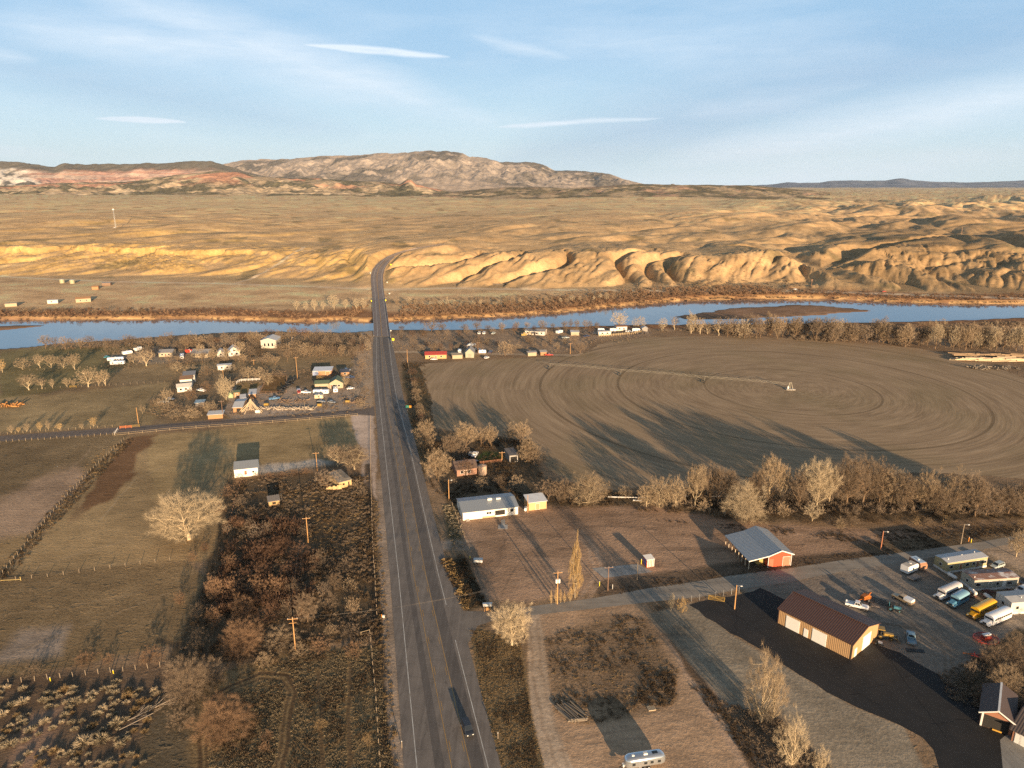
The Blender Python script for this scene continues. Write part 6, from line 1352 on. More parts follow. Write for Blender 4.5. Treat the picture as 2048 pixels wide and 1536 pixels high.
def bus(label, front, rear, L_, col, roofc, nw, hoodc=None, group=None, name='school_bus', stripe=None, hood=1.9):
    (x, y), yaw = heading(front, rear); t = thing(name, label, 'bus', (x, y, 0), yaw, group); h = L_/2; W = 1.2; xb = h-hood
    def ring(x, z0, z1, s=1.0): return [(x,-W*s,z0),(x,W*s,z0),(x,W*s,z1-.42),(x,W*s*.93,z1-.18),(x,W*s*.7,z1-.04),(x,W*s*.3,z1),(x,-W*s*.3,z1),(x,-W*s*.7,z1-.04),(x,-W*s*.93,z1-.18),(x,-W*s,z1-.42)]
    MB().loft([ring(-h, .7, 2.55, .97), ring(-h+.15, .55, 2.62), ring(xb-.3, .55, 2.62), ring(xb, .55, 2.5, .97)]).build('body', col, t)
    def rr(x, s, z1): return [(x, W*s*math.cos(a)*1.01, z1-.62+.66*math.sin(a)**.8) for a in [math.pi*k/10 for k in range(11)]]
    MB().loft([rr(-h+.02, .95, 2.95), rr(-h+.3, 1, 3.02), rr(xb-.25, 1, 3.02), rr(xb+.05, .96, 2.9)]).build('roof', roofc, t)
    hc = hoodc or col
    MB().loft([rr_ring(xb-.02, .82, .6, 1.75, .2), rr_ring(h-.5, .74, .6, 1.6, .2), rr_ring(h-.1, .62, .7, 1.42, .2)]).build('hood', hc, t)
    for s in (-1, 1):
        MB().loft([rr_ring(xb+.1, .28, .5, .95, .1), rr_ring(xb+.7, .3, .75, 1.2, .1), rr_ring(h-.45, .28, .7, 1.12, .1), rr_ring(h-.12, .24, .6, .9, .08)], True).build('fender', hc, t).location = (0, s*.92, 0)
        MB().tube((h-.14, s*.72, 1.12), (h-.02, s*.72, 1.12), .14, .14, 10).build('headlight', LAMP, t)
    MB().box(h-.12, h-.04, -.42, .42, .78, 1.35).build('grille', BLK, t); MB().box(h-.02, h+.1, -1.1, 1.1, .5, .74).build('bumper', BLK if hoodc is None else CHR, t)
    MB().loft([[(xb-.02,-1.08,1.72),(xb-.02,1.08,1.72),(xb-.02,1.02,2.4),(xb-.02,-1.02,2.4)],[(xb+.04,-1.06,1.72),(xb+.04,1.06,1.72),(xb+.02,1.0,2.4),(xb+.02,-1.0,2.4)]]).build('windshield', GL, t)
    x0 = -h+.35; dx = (xb-.45-x0)/nw
    for s in (-1, 1):
        for k in range(nw): MB().box(x0+k*dx+.08, x0+(k+1)*dx-.08, min(s*(W-.02), s*(W+.025)), max(s*(W-.02), s*(W+.025)), 1.62, 2.18).build('window', GL, t)
        if stripe: MB().box(-h+.4, xb-.4, min(s*(W-.01), s*(W+.02)), max(s*(W-.01), s*(W+.02)), 1.32, 1.4).build('stripe', stripe, t)
        for a in (-h+1.9, h-.95): wheel(t, a, s*(W-.16), .48, .3)
    MB().box(-h-.02, -h+.02, -.7, .7, 1.6, 2.3).build('rear_window', GL, t)
    return t
def caravan(label, front, rear, L_, col, roofc=None, group=None, name='camper_trailer', hh=2.5, W=1.2, wins=2, zz=0, stripe=None, cat='camper', tongue=True):
    (x, y), yaw = heading(front, rear, zz); t = thing(name, label, cat, (x, y, zz), yaw, group); h = L_/2
    MB().loft([rr_ring(-h, W, .6, hh, .12), rr_ring(-h+.1, W, .5, hh+.05, .1), rr_ring(h-.5, W, .5, hh+.05, .1), rr_ring(h, W, .8, hh-.4, .15)]).build('body', col, t)
    if roofc: MB().box(-h+.15, h-.55, -W+.12, W-.12, hh+.04, hh+.1).build('roof', roofc, t)
    MB().box(-.3, .2, -.25, .25, hh+.09, hh+.3).build('roof_vent', WHT, t)
    for s in (-1, 1):
        for k in range(wins):
            u = -h+L_*(k+.6)/(wins+.2); MB().box(u-.35, u+.35, min(s*(W-.02), s*(W+.025)), max(s*(W-.02), s*(W+.025)), 1.35, 1.9).build('window', GL, t)
        if stripe: MB().box(-h+.2, h-.4, min(s*(W-.01), s*(W+.02)), max(s*(W-.01), s*(W+.02)), 1.0, 1.18).build('stripe', stripe, t)
        wheel(t, -.25, s*(W-.12), .34, .22, False)
    MB().box(.8, 1.4, -W-.025, -W+.02, .65, 2.1).build('door', paint('camper_door', (.6,.6,.58), .5), t)
    MB().box(h-.25, h+.03, -.6, .6, 1.35, 1.85).build('front_window', GL, t)
    if tongue: MB().bar((h, -.5, .5), (h+1.0, 0, .5), .1).bar((h, .5, .5), (h+1.0, 0, .5), .1).build('hitch', BLK, t)
    return t
CW = carpaint('car_white', (.78,.78,.78)); CBK = carpaint('car_black', (.03,.035,.045), .25, .05); CSV = carpaint('car_silver', (.42,.47,.46)); CBL = carpaint('car_blue', (.08,.20,.36)); CTE = carpaint('car_teal', (.08,.33,.38)); CBE = carpaint('car_beige', (.45,.33,.19)); CRD = carpaint('car_red', (.45,.05,.03)); CNV = carpaint('car_navy', (.04,.06,.13)); CGY = carpaint('car_grey', (.25,.26,.27))
def at(x, y, dx, dy, k=1): return (x+dx*k, y+dy*k), (x-dx*k, y-dy*k)
bus('old school bus with white hood and patched white roof, farthest of the four', (1868,1203), (1919,1180), 9.8, carpaint('bus_white', (.72,.71,.70)), paint('bus_roof_patched', (.66,.62,.60), .5, 0, .35, .7), 7, group='old buses in the yard')
bus('short blue old bus with a pale blue roof', (1893,1219), (1934,1196), 7.6, carpaint('bus_blue', (.10,.27,.40)), carpaint('bus_blue_roof', (.22,.40,.50)), 4, group='old buses in the yard', name='old_bus', hood=2.2)
bus('bright yellow school bus with black trim', (1932,1243), (1990,1213), 10.4, carpaint('bus_yellow', (.72,.36,.015)), carpaint('bus_yellow_roof', (.80,.43,.02)), 8, group='old buses in the yard', stripe=BLK)
bus('clean white school bus with a full row of black windows, nearest of the four', (1962,1256), (2018,1231), 10.2, CW, carpaint('bus_white_roof', (.80,.81,.83)), 8, group='old buses in the yard', stripe=paint('bus_lettering_grey', (.3,.33,.38), .6))
car('pickup', 'white crew-cab pickup parked nearest the metal building', (1733,1220), (1694,1210), CW)
car('pickup', 'old beige pickup with a white bed cover in the yard', (1787,1193.5), (1823,1211), CBE, cap=CW)
car('pickup', 'old pale blue pickup parked nose-up beside a dark mat', (1819.5,1264), (1823.5,1297), carpaint('truck_pale_blue', (.22,.34,.42)))
car('suv', 'silver station wagon by the olive mobile home', (1982,1139), (2006,1131), CSV, name='station_wagon')
car('suv', 'white off-road vehicle between the grey and the white trailer', (2030,1188), (2056,1180), CW, name='off_road_vehicle')
car('sedan', 'black car half hidden at the right edge by the rusty roof', (2040,1170), (2062,1163), CBK)
car('suv', 'dark car driving toward the camera on the highway', (939.5,1473), (930,1449), CBK, name='car_on_road')
caravan('small boxy white camper shell with an open black hatch', (1829,1139), (1806,1148.5), 5.0, CW, paint('camper_roof_tan', (.5,.45,.38), .7), hh=2.7, wins=1, name='camper', tongue=False)
caravan('brown and white camper parked behind the boxy white one', (1843,1141), (1826,1130), 4.6, carpaint('camper_brown', (.38,.2,.12)), carpaint('camper_blue_roof', (.45,.55,.63)), hh=2.6, wins=1, name='camper')
# flatbed
(x, y), yw = heading((1838,1154), (1818,1162)); t = thing('flatbed_trailer', 'low rusty flatbed trailer in front of the boxy camper', 'trailer', (x, y, 0), yw)
MB().box(-2, 2, -1, 1, .6, .72).build('deck', paint('flatbed_grey', (.2,.18,.17), .8), t); MB().bar((2,0,.6),(3.2,0,.5),.1).build('drawbar', BLK, t)
for s in (-1, 1): wheel(t, -.3, s*1.05, .35)
# silver travel trailer
SIL = carpaint('polished_aluminium', (.56,.60,.64), .22, .1); SIL.node_tree.nodes['Principled BSDF'].inputs['Metallic'].default_value = .75
(x, y), yw = heading((1249,1537), (1327,1525)); t = thing('travel_trailer', 'rounded polished aluminium travel trailer at the bottom edge', 'camper', (x, y, 0), yw)
def ar(x, w_, z0, z1): 
    c = (z0+z1)/2; return [(x, w_*math.copysign(abs(math.cos(a))**.55, math.cos(a)), c+(z1-c)*math.copysign(abs(math.sin(a))**.6, math.sin(a))) for a in [2*math.pi*k/24 for k in range(24)]]
hL = 4.2; MB().loft([ar(-hL, .25, 1.3, 1.8), ar(-hL+.12, .7, .8, 2.3), ar(-hL+.45, 1.0, .6, 2.65), ar(-hL+1.1, 1.2, .52, 2.85), ar(hL-1.1, 1.2, .52, 2.85), ar(hL-.45, 1.0, .6, 2.65), ar(hL-.12, .7, .8, 2.3), ar(hL, .25, 1.3, 1.8)]).build('body', SIL, t, smooth=True)
for s in (-1, 1):
    for u in (-2.6, -1.1, .2, 2.6): MB().box(u-.32, u+.32, min(s*1.16, s*1.215), max(s*1.16, s*1.215), 1.45, 2.0).build('window', GL, t)
    for u in (-.45, .45): wheel(t, u-.1, s*1.05, .36, .24)
MB().box(1.0, 1.62, 1.17, 1.215, .8, 2.15).build('door', SIL, t)
MB().box(-.5, .35, -.32, .32, 2.84, 3.08).build('air_conditioner', WHT, t, bevel=.06); MB().box(-2.6, -1.5, -.35, .35, 2.84, 2.9).build('roof_hatch', GL, t); MB().box(2.2, 2.7, -.2, .2, 2.84, 2.98).build('roof_vent', WHT, t)
MB().bar((hL-.2,-.5,.6),(hL+1.0,0,.55),.1).bar((hL-.2,.5,.6),(hL+1.0,0,.55),.1).build('hitch', BLK, t); MB().tube((hL+.15,-.2,.6),(hL+.15,-.2,1.15),.17).tube((hL+.15,.2,.6),(hL+.15,.2,1.15),.17).build('gas_bottle', WHT, t)
# farm machines
ORG = carpaint('machine_orange', (.42,.13,.02), .5, .3); YEL = carpaint('machine_yellow', (.33,.21,.04), .5, .5); MRED = carpaint('machine_red', (.32,.04,.025), .5, .35); TEAL = carpaint('machine_teal', (.06,.20,.26), .5)
def machine_wheel(par, x, y, r, wd, rimm): 
    o = MB().tube((x, y-wd/2, r), (x, y+wd/2, r), r, r, 16).build('wheel', TYR, par); s = 1 if y > 0 else -1; MB().tube((x, y+s*wd/2, r), (x, y+s*(wd/2+.03), r), r*.5, r*.45, 12).build('rim', rimm, o)
t = thing('wood_chipper', 'orange machine on wheels behind the white pickup', 'machine', (*g(1731,1201), 0), .3)
MB().loft([rr_ring(-1.3,.7,.6,1.6), rr_ring(.2,.8,.6,2.1), rr_ring(1.2,.7,.6,1.5)]).build('body', ORG, t); MB().bar((.8,0,1.6),(1.4,0,2.4),.35).build('chute', ORG, t); MB().bar((-1.3,0,.7),(-2.6,0,.5),.14).build('drawbar', ORG, t); MB().tube((0,0,2.05),(0,0,2.5),.12).build('exhaust', BLK, t)
for s in (-1,1): machine_wheel(t, .1, s*.85, .42, .25, RIM)
t = thing('axle_trailer', 'bare two-wheeled axle frame beside the white pickup', 'trailer', (*g(1748,1215), 0), -.5); MB().bar((-1,-.6,.5),(1.3,0,.5),.1).bar((-1,.6,.5),(1.3,0,.5),.1).bar((-1,-.8,.5),(-1,.8,.5),.14).bar((-.2,-.4,.5),(-.2,.4,.5),.1).build('frame', paint('rusty_frame', (.34,.27,.22), .8), t); machine_wheel(t,-1,-.85,.38,.22,RIM); machine_wheel(t,-1,.85,.38,.22,RIM)
t = thing('tractor', 'small blue-green tractor beside the steel rack', 'tractor', (*g(1788,1221), 0), -.45)
MB().loft([rr_ring(-.2,.38,.7,1.35,.08), rr_ring(1.6,.34,.7,1.3,.08)]).build('hood', TEAL, t); MB().box(-1.2,-.2,-.5,.5,.7,1.0).build('chassis', BLK, t); MB().box(-1.0,-.55,-.25,.25,1.0,1.5).build('seat', BLK, t); MB().bar((-1.3,-.5,1),(-1.3,-.5,2.3),.08).bar((-1.3,.5,1),(-1.3,.5,2.3),.08).bar((-1.3,-.5,2.3),(-1.3,.5,2.3),.1).build('roll_bar', TEAL, t); MB().tube((1,0,1.3),(1,0,1.9),.05).build('exhaust', BLK, t); MB().bar((-.2,0,1.35),(-.35,0,1.6),.05).build('steering_column', BLK, t)
for s in (-1,1): machine_wheel(t,-.95,s*.8,.68,.36,TEAL); machine_wheel(t,1.25,s*.6,.4,.24,TEAL)
t = thing('steel_rack', 'flat black steel gate panel lying in the yard', 'rack', (*g(1765,1206), 0), -.55); m_ = MB()
for k in range(5): m_.bar((-4+2*k,-1.3,.25),(-4+2*k,1.3,.25),.12)
for k in (-1.3,-.4,.5,1.3): m_.bar((-4,k,.25),(4,k,.25),.12)
m_.build('frame', BLK, t)
t = thing('backhoe_loader', 'dirty yellow backhoe loader at the end of the metal building', 'backhoe', (*g(1768,1276), 0), -.35)
MB().loft([rr_ring(-.3,.55,.8,1.6,.1), rr_ring(2.0,.5,.8,1.5,.1)]).build('hood', YEL, t); MB().box(-1.6,-.3,-.7,.7,.8,1.1).build('chassis', BLK, t); MB().box(-1.7,-.1,-.85,.85,2.55,2.72).build('cab_roof', YEL, t); pp = MB()
for x_ in (-1.55,-.2):
    for s in (-1,1): pp.box(x_-.05,x_+.05,s*.75-.05,s*.75+.05,1.1,2.55)
pp.build('cab_frame', BLK, t); MB().box(-1.0,-.6,-.3,.3,1.1,1.8).build('seat', BLK, t)
MB().bar((1,-.7,1.3),(3.0,-.7,.6),.18).bar((1,.7,1.3),(3.0,.7,.6),.18).build('loader_arm', YEL, t); MB().prism([(2.9,.1),(3.7,.1),(3.5,.35),(3.2,.9),(2.9,.9)],-1.1,1.1).build('bucket', paint('steel_worn', (.16,.13,.1), .7), t)
MB().bar((-1.7,0,1.0),(-2.9,.2,2.6),.26).bar((-2.9,.2,2.6),(-3.9,.3,.9),.2).build('backhoe_boom', YEL, t); MB().prism([(-4.2,.2),(-3.5,.3),(-3.7,1.0),(-4.1,.9)],-.1,.6).build('digging_bucket', BLK, t)
for s in (-1,1): machine_wheel(t,-1.0,s*.95,.72,.4,YEL); machine_wheel(t,1.5,s*.8,.45,.3,YEL)
t = thing('riding_mower', 'small white and black mower in the shade below the backhoe', 'mower', (*g(1757,1288), 0), -.5); MB().loft([rr_ring(-.1,.35,.35,.8,.08), rr_ring(.8,.3,.35,.75,.08)]).build('hood', CW, t); MB().box(-.9,-.1,-.45,.45,.3,.5).build('deck', BLK, t); MB().box(-.6,-.2,-.22,.22,.5,1.0).build('seat', BLK, t)
for s in (-1,1): machine_wheel(t,-.6,s*.45,.28,.22,RIM); machine_wheel(t,.6,s*.4,.2,.16,RIM)
t = thing('rubber_mat', 'black mat lying behind the pale blue pickup', 'mat', (*g(1829.5,1301.5), 0), -.15); mt = MB(); R = random.Random(3)
mt.loft([[(-2.1,-.7,.02),(2.1,-.6,.02),(2.2,.6,.02),(-2.0,.7,.02)],[(-2.1,-.7,.2),(2.1,-.6,.12),(2.2,.6,.18),(-2.0,.7,.1)]]).build('sheet', BLK, t, bevel=.04)
t = thing('harrow', 'round red harrow frame with a white box below the white school bus', 'farm implement', (*g(1971,1281), 0), .2); m_ = MB()
for k in range(22):
    a = 2*math.pi*k/22; b = 2*math.pi*(k+1)/22; r0 = 3.0
    m_.bar((r0*math.cos(a),r0*.8*math.sin(a),.7),(r0*math.cos(b),r0*.8*math.sin(b),.7),.22); m_.bar((r0*math.cos(a),r0*.8*math.sin(a),.7),(r0*.4*math.cos(a+.4),r0*.32*math.sin(a+.4),.9),.1); m_.bar((r0*math.cos(a),r0*.8*math.sin(a),.7),(r0*1.02*math.cos(a),r0*.83*math.sin(a),.05),.06)
m_.build('ring_frame', MRED, t); MB().box(-.9,.9,-.7,.7,.3,1.5).build('gearbox', MRED, t, bevel=.1); MB().box(-.9,1.2,-.3,.5,1.5,1.9).build('white_box', CW, t, bevel=.08)
t = thing('scrap_machine', 'red and orange scrap machine frame under the thicket', 'farm implement', (*g(1958,1316), 0), -.5); MB().bar((-1.8,-.4,.5),(1.8,-.4,.6),.2).bar((-1.8,.4,.5),(1.8,.4,.6),.2).bar((-1,-.6,.6),(-1,.6,1.1),.2).bar((.6,-.6,.6),(.6,.6,1.3),.2).build('frame', MRED, t); MB().bar((-3.4,-.2,.4),(-1.6,0,.5),.2).build('beam', ORG, t)
for i, (a, b, s) in enumerate((((1896,1153.5),(1910.5,1161.5),'left of the three, by the olive trailer'),((1939.5,1184.5),(1950,1193),'middle of the three, by the grey trailer'),((1969,1195),(1981.5,1204),'right of the three, by the white trailer'))):
    (x, y), yw = heading(a, b); t = thing('propane_tank', 'white propane tank, '+s, 'gas tank', (x, y, 0), yw, 'propane tanks between the trailers'); lx = [-1.5,-1.38,-1.15,1.15,1.38,1.5]; rr_ = [.12,.36,.5,.5,.36,.12]
    MB().loft([[(u, q*math.cos(2*math.pi*k/14), 1.0+q*math.sin(2*math.pi*k/14)) for k in range(14)] for u, q in zip(lx, rr_)]).build('vessel', WHT, t, smooth=True)
    MB().tube((0,0,1.48),(0,0,1.65),.18,.18,10).build('valve_dome', WHT, t)
    for u in (-.9,.9): MB().box(u-.1,u+.1,-.35,.35,0,.6).build('leg', mcon, t)
# villages
V1 = 'vehicles in the left village'; V2 = 'vehicles in the right village'
for k, lab, x, y, dx, dy, c, gr, cp in [('sedan','teal car at the edge of the far left gravel lot',214,715.5,5,-1.5,CTE,V1,None),('pickup','white pickup parked by the white bungalow',403,783,-9,-1.5,CW,V1,None),('sedan','small car in the shade above the lane',340,800,5,0,CGY,V1,None),
  ('pickup','old blue pickup in the middle of the junk yard',549,799.5,8,-1,CBL,V1,None),('pickup','red pickup with a white cap left of the white pickup bed',598,786,1,4,CRD,V1,CW),('pickup','white pickup in front of the green-roofed wing',612,787,7,0,CW,V1,None),
  ('sedan','low dark car left of another under the yellow tank',642.5,805,8,0,CGY,V1,None),('sedan','grey car right of the low dark car',664,806,8,1,CGY,V1,None),('sedan','white car parked near the highway fence',701,778.5,6,-1,CW,V1,None),('van','dark van beside the motor home',388,712,0,3,CNV,V1,None),
  ('pickup','white pickup near the bridge ramp on the left',692,742,5,0,CW,V1,None),('pickup','dark blue pickup beside the dark-roofed orange house',700,757,6,0,CNV,V1,None),
  ('van','first of three vans parked near the river in the right village',959,668.5,3,-3,CW,V2,None),('van','second of three vans parked near the river in the right village',968.5,668.5,3,-3,CW,V2,None),('pickup','third parked vehicle near the river, a pale pickup',987,668.5,4,-2,CSV,V2,None),
  ('sedan','blue-white car beside the white canopy',955,699.5,5,0,CW,V2,None),('suv','white car by the lane below the grey-green barn',973.5,717.5,5,-2,CW,V2,None),('pickup','dark pickup right of the small camper',981,706,4,-4,CNV,V2,None),('sedan','white car beside the red-roofed bungalow front',868,720,5,0,CW,V2,None),
  ('pickup','pale pickup in the yard left of the board fence',1131,677,7,0,CSV,V2,None),('pickup','dark pickup in front of the tan shed',1173,674,5,-1,CNV,V2,None),('sedan','dark car by the left end of the board fence',1190,669,5,0,CBK,V2,None),('pickup','white pickup behind the board fence',1258,665,6,0,CW,V2,None),('pickup','red pickup at the right of the lane sheds',1098,711.5,4,0,CRD,V2,None),
  ('pickup','white pickup below the farmstead grove on the gravel',950,912,3,-4.5,CW,None,None),('sedan','blue car in the farmstead yard',945.5,925.5,5,-1.5,CBL,None,None),('sedan','dark grey car in the shade left of the white farmstead pickup',941,910,1,-5,CGY,None,None)]:
    f_, r_2 = at(x, y, dx, dy); car(k, lab, f_, r_2, c, 0, gr, cap=cp, rim=False)
for lab, x, y, dx, dy, L_, c, gr in [('long white travel trailer, upper of two in the far left lot',232,722,16,-1,9.5,CW,V1),('long white travel trailer, lower of two in the far left lot',236,729.5,13,-.5,8.5,CW,V1),('white motor home pointing down the lane',364.5,717,-1.5,9,9,CW,V1),
  ('white camper near the far left trees',276,701.5,6,-2,6,CW,V1),('white camper left of the one near the trees',255,709,6,-1,6,CW,V1),('red box truck behind the tan gabled house',379.5,706,4,0,5,CRD,V1),('long white trailer in front of the green-roofed wing',643,788,13,0,8.5,CW,V1),
  ('white camper facing the camera before the green-roofed house',671.5,784,0,5,6,CW,V1),('tan box camper in the junk yard',639,798,6,0,4.6,carpaint('camper_tan',(.5,.42,.3)),V1),
  ('little white trailer left of the grey-green barn',919.5,706.5,0,4,5,CW,V2),('small white camper right of the canopy',965,707,4,0,5,CW,V2),('white camper beside the yard trees near the river',1118.5,667,4,-1,6,CW,V2),('first white camper behind the board fence',1202,663,4,0,5,CW,V2),('second white camper behind the board fence',1226,663,4,0,5,CW,V2),('white camper at the far end of the board fence',1272,663,4,0,6,CW,V2)]:
    f_, r_2 = at(x, y, dx, dy); caravan(lab, f_, r_2, L_, c, None, gr, wins=3 if L_ > 7 else 1)
for lab, x, y, dx, c, nm in (('white car on the river road across the river',1591,579.5,5,CW,'car_on_road'),('orange-red car on the river road farther right',1768,584,4,CRD,'car_on_road')):
    z_ = ground_z(*g(x, y, 3)); car('sedan', lab, (x+dx, y), (x-dx, y), c, z_+.1, None, nm, rim=False)
# ------------------------------------------------------------------ poles, wires, fences, signs and small things
POLE = paint('pole_wood', (.48,.27,.11), .9, 0, .3, 1.5); POLD = paint('pole_dark', (.20,.12,.08), .9, 0, .3, 1.5); POLG = paint('post_grey', (.25,.20,.145), .9, 0, .4, 2); INS = paint('insulator', (.55,.55,.55), .3); GAL = paint('galvanised', (.46,.47,.47), .45, .5, .2, 1); WIR = paint('wire', (.16,.14,.12), .5, .3, 0, 1)
POLES = {}
def pole(key, label, px, pyb, pyt, arm=1, mat=None, extra=(), r=.17, lean=0):
    x, y = g(px, pyb); h = hgt(pyb, pyt); t = thing('utility_pole', label, 'utility pole', (x, y, 0), 0.15 if arm else 0); mat = mat or POLE
    MB().tube((0,0,-.2), (lean,0,h), r, r*.65, 10).build('pole', mat, t); tops = []
    for k in range(arm):
        z = h-.45-1.1*k; MB().box(-1.25+lean,1.25+lean,-.22,-.1,z-.07,z+.07).build('crossarm', mat, t)
        for u in (-1.1,0,1.1):
            MB().tube((u+lean,-.16,z+.07),(u+lean,-.16,z+.3),.06,.05,8).build('insulator', INS, t)
            if k == 0: tops.append(Matrix.Rotation(.15, 4, 'Z') @ Vector((u+lean,-.16,z+.3))+Vector((x,y,0)))
    if 'transformer' in extra:
        for u in ((.35,-.3),(-.4,-.3)): MB().tube((u[0],u[1],h-3.4),(u[0],u[1],h-2.3),.3,.3,12).build('transformer', WHT, t)
    if 'lamp' in extra: MB().bar((0,0,h-.3),(1.1,-.3,h-.05),.07).build('lamp_arm', GAL, t); MB().box(.9,1.4,-.5,-.2,h-.16,h).build('lamp_head', WHT, t)
    POLES[key] = (tops, Vector((x+lean, y, h)), t); return t
pole('a','tall orange-lit pole with a crossarm, tallest left of the highway',591,1300,1234,1,extra=())
MB().bar((-.9,-.25,hgt(1300,1234)-1.5),(.9,-.25,hgt(1300,1234)-1.5),.1).build('crossarm', POLE, POLES['a'][2])
pole('b','utility pole in the middle of the roadside scrub',616.5,1085,1034,1)
pole('c','utility pole with a crossarm beside the pale drive in the left field',634.5,942,904,1)
pole('d','utility pole right of the highway above the white building',898,1000,959,0,extra=('lamp',))
pole('e','thin utility pole between the white building and the tan shed',1055.5,1025,990,0,r=.14)
pole('f','transformer pole beside the golden poplar',1114.5,1208,1142,1,extra=('transformer',))
pole('g','dark pole at the near side of the concrete slab',1215.5,1182,1132,1,POLD,r=.15)
pole('h','grey thin post at the right corner of the concrete slab',1274,1160,1119,0,POLG,r=.12)
pole('i','lamp pole on the black asphalt beside the metal building',1469,1218,1170,0,extra=('lamp',))
pole('j','reddish pole with a lamp above the gravel road',1761.5,1098,1062,0,extra=('lamp',),mat=paint('pole_red',(.42,.17,.09),.9))
pole('k','pale utility pole above the olive mobile home',1921.5,1088,1048,0,POLG,extra=('lamp',))
pole('l','short pole in the farmstead yard',1004,922,903,1)
pole('m','tallest pole of the left village',595,757,714,1); pole('n','pole left of the garden wall in the left village',447,756,739,0)
pole('o','pole at the lane beside the pale-roofed brown shed',446,834,801,1,POLD); pole('p','yellowish pole by the lane gate',277,847,815,0); pole('q','thin pole above the lane in the junk yard',610,824,796,0,POLG,r=.1)
pole('r','pole near the hall by the river',584,692,675,0,POLG,extra=('lamp',)); pole('s','short pole above the brown corral',508,731,719,1)
pole('t','leaning pole at the highway end of the field lane',815,725,699,0); pole('u','pole behind the grey-green barn',956,708,684,1,POLD); pole('v','yellow pole where the field lane bends',1140.5,708,686,1)
pole('w','pole beside the long white house near the river',1098,686,662,0,POLD)
def wires(label, a, b, sag=1.6, n=3, r=.013):
    A_ = POLES[a][0] or [POLES[a][1]]*1; B_ = POLES[b][0] if not isinstance(b, Vector) and POLES[b][0] else [POLES[b][1]]
    t = thing('power_line', label, 'power line', tuple(A_[0]))
    for k in range(n):
        p = A_[min(k, len(A_)-1)]; q = B_[min(k, len(B_)-1)]; m = MB(); last = None
        for s in range(15):
            u = s/14; c = p.lerp(q, u)-Vector((0,0,4*sag*u*(1-u)))-A_[0]
            if last is not None: m.tube(last, c, r, r, 4, False)
            last = c
        m.build('wire', WIR, t)
wires('three cables crossing the highway from the tall pole to the transformer pole', 'a', 'f', 2.2)
wires('cables between the scrub pole and the pole by the pale drive', 'b', 'c', 1.2, 2, .012); wires('cables between the tall pole and the scrub pole', 'a', 'b', 1.2, 2, .012)
wires('cable from the transformer pole to the dark slab pole', 'f', 'g', 1.2, 2, .014); wires('cable from the scrub pole across the highway to the roadside pole', 'c', 'd', 1.5, 1, .014)
# communication masts across the river
def mast(label, px, pyb, pyt, z, w_=1.0, dish=True, mat=None):
    x, y = g(px, pyb, z); zz = ground_z(x, y); h = hgt(pyb, pyt, z); t = thing('radio_mast', label, 'radio mast', (x, y, zz-.2)); m = MB()
    for k in range(3):
        a = 2*math.pi*k/3; m.bar((w_*math.cos(a),w_*math.sin(a),0),(w_*.6*math.cos(a),w_*.6*math.sin(a),h),.22)
    for k in range(int(h/3)):
        z0 = k*3; z1 = z0+3
        for j in range(3):
            a = 2*math.pi*j/3; b = 2*math.pi*(j+1)/3; q = w_*(1-.4*z0/h); q1 = w_*(1-.4*z1/h); m.bar((q*math.cos(a),q*math.sin(a),z0),(q1*math.cos(b),q1*math.sin(b),z1),.12)
    m.build('lattice', mat or GAL, t)
    if dish:
        for k in range(3): a = 2*math.pi*k/3; MB().box(-1.6,1.6,-.3,.3,h-2.4,h).build('antenna', WHT, t).rotation_euler = (0,0,a)
        MB().box(-3,1,-3,-1,0,2.4).build('cabinet', WHT, t)
mast('white radio mast on the plateau at the far left', 229, 438, 398, 46, 1.1); mast('thin lattice mast on the right hills', 1925, 455, 415, 44, .45, False, paint('mast_rust', (.32,.2,.12), .7))
# fences
PM = {}
def fence(label, P, step=4, h=1.3, mat=None, rails=0, wires_=2, name='fence', px=True, r=.06, maxn=100, cat='fence'):
    mat = mat or POLG; W_ = [Vector((*g(*p), 0)) for p in P]; o = W_[0]; t = thing(name, label, cat, tuple(o)); tot = sum((b-a).length for a, b in zip(W_, W_[1:])); n = min(int(tot/step)+1, maxn); pts = []
    for k in range(n):
        d = tot*k/max(n-1, 1)
        for a, b in zip(W_, W_[1:]):
            l = (b-a).length
            if d <= l+1e-4: pts.append(a.lerp(b, min(d/l, 1))-o); break
            d -= l
    key = (h, mat.name, r)
    if key not in PM:
        o_ = MB().box(-r,r,-r,r,-.1,h).build('post', mat, None); PM[key] = o_.data; bpy.data.objects.remove(o_)
    for i, p in enumerate(pts):
        c = bpy.data.objects.new('post', PM[key]); COL.objects.link(c); c.parent = t; c.location = p; c.rotation_euler = (rnd.uniform(-.05,.05), rnd.uniform(-.05,.05), rnd.uniform(0,3)); c.scale = (1,1,rnd.uniform(.88,1.1))
    m = MB()
    for k in range(rails): z = h*(.35+.55*k/max(rails-1,1)); [m.bar(a+Vector((0,-.1,z)), b+Vector((0,-.1,z)), .04, .1) for a, b in zip(pts, pts[1:])]
    if rails: m.build('rail', mat, t)
    m = MB()
    for k in range(wires_ if not rails else 0): z = h*(.45+.45*k/max(wires_-1,1)); [m.bar(a+Vector((0,0,z)), b+Vector((0,0,z)), .012) for a, b in zip(pts, pts[1:])]
    if m.v: m.build('wire', WIR, t)
    return t
fence('wire fence with pale posts above the sagebrush in the lower left corner', [(-60,1374),(22,1367),(100,1358),(175,1350),(250,1342),(320,1334)], 2.6, 1.4)
fence('long wire fence running diagonally up the left fields', [(-10,1168),(60,1080),(140,985),(200,925),(248,880)], 2.8, 1.3, POLG)
fence('low fence across the left field below the lone cottonwood', [(0,1164),(110,1152),(220,1137),(340,1121)], 4, 1.2)
fence('wire fence along the south side of the paved lane', [(0,885),(110,878),(226,870)], 2.5, 1.2, paint('post_pale',(.30,.235,.15),.9))
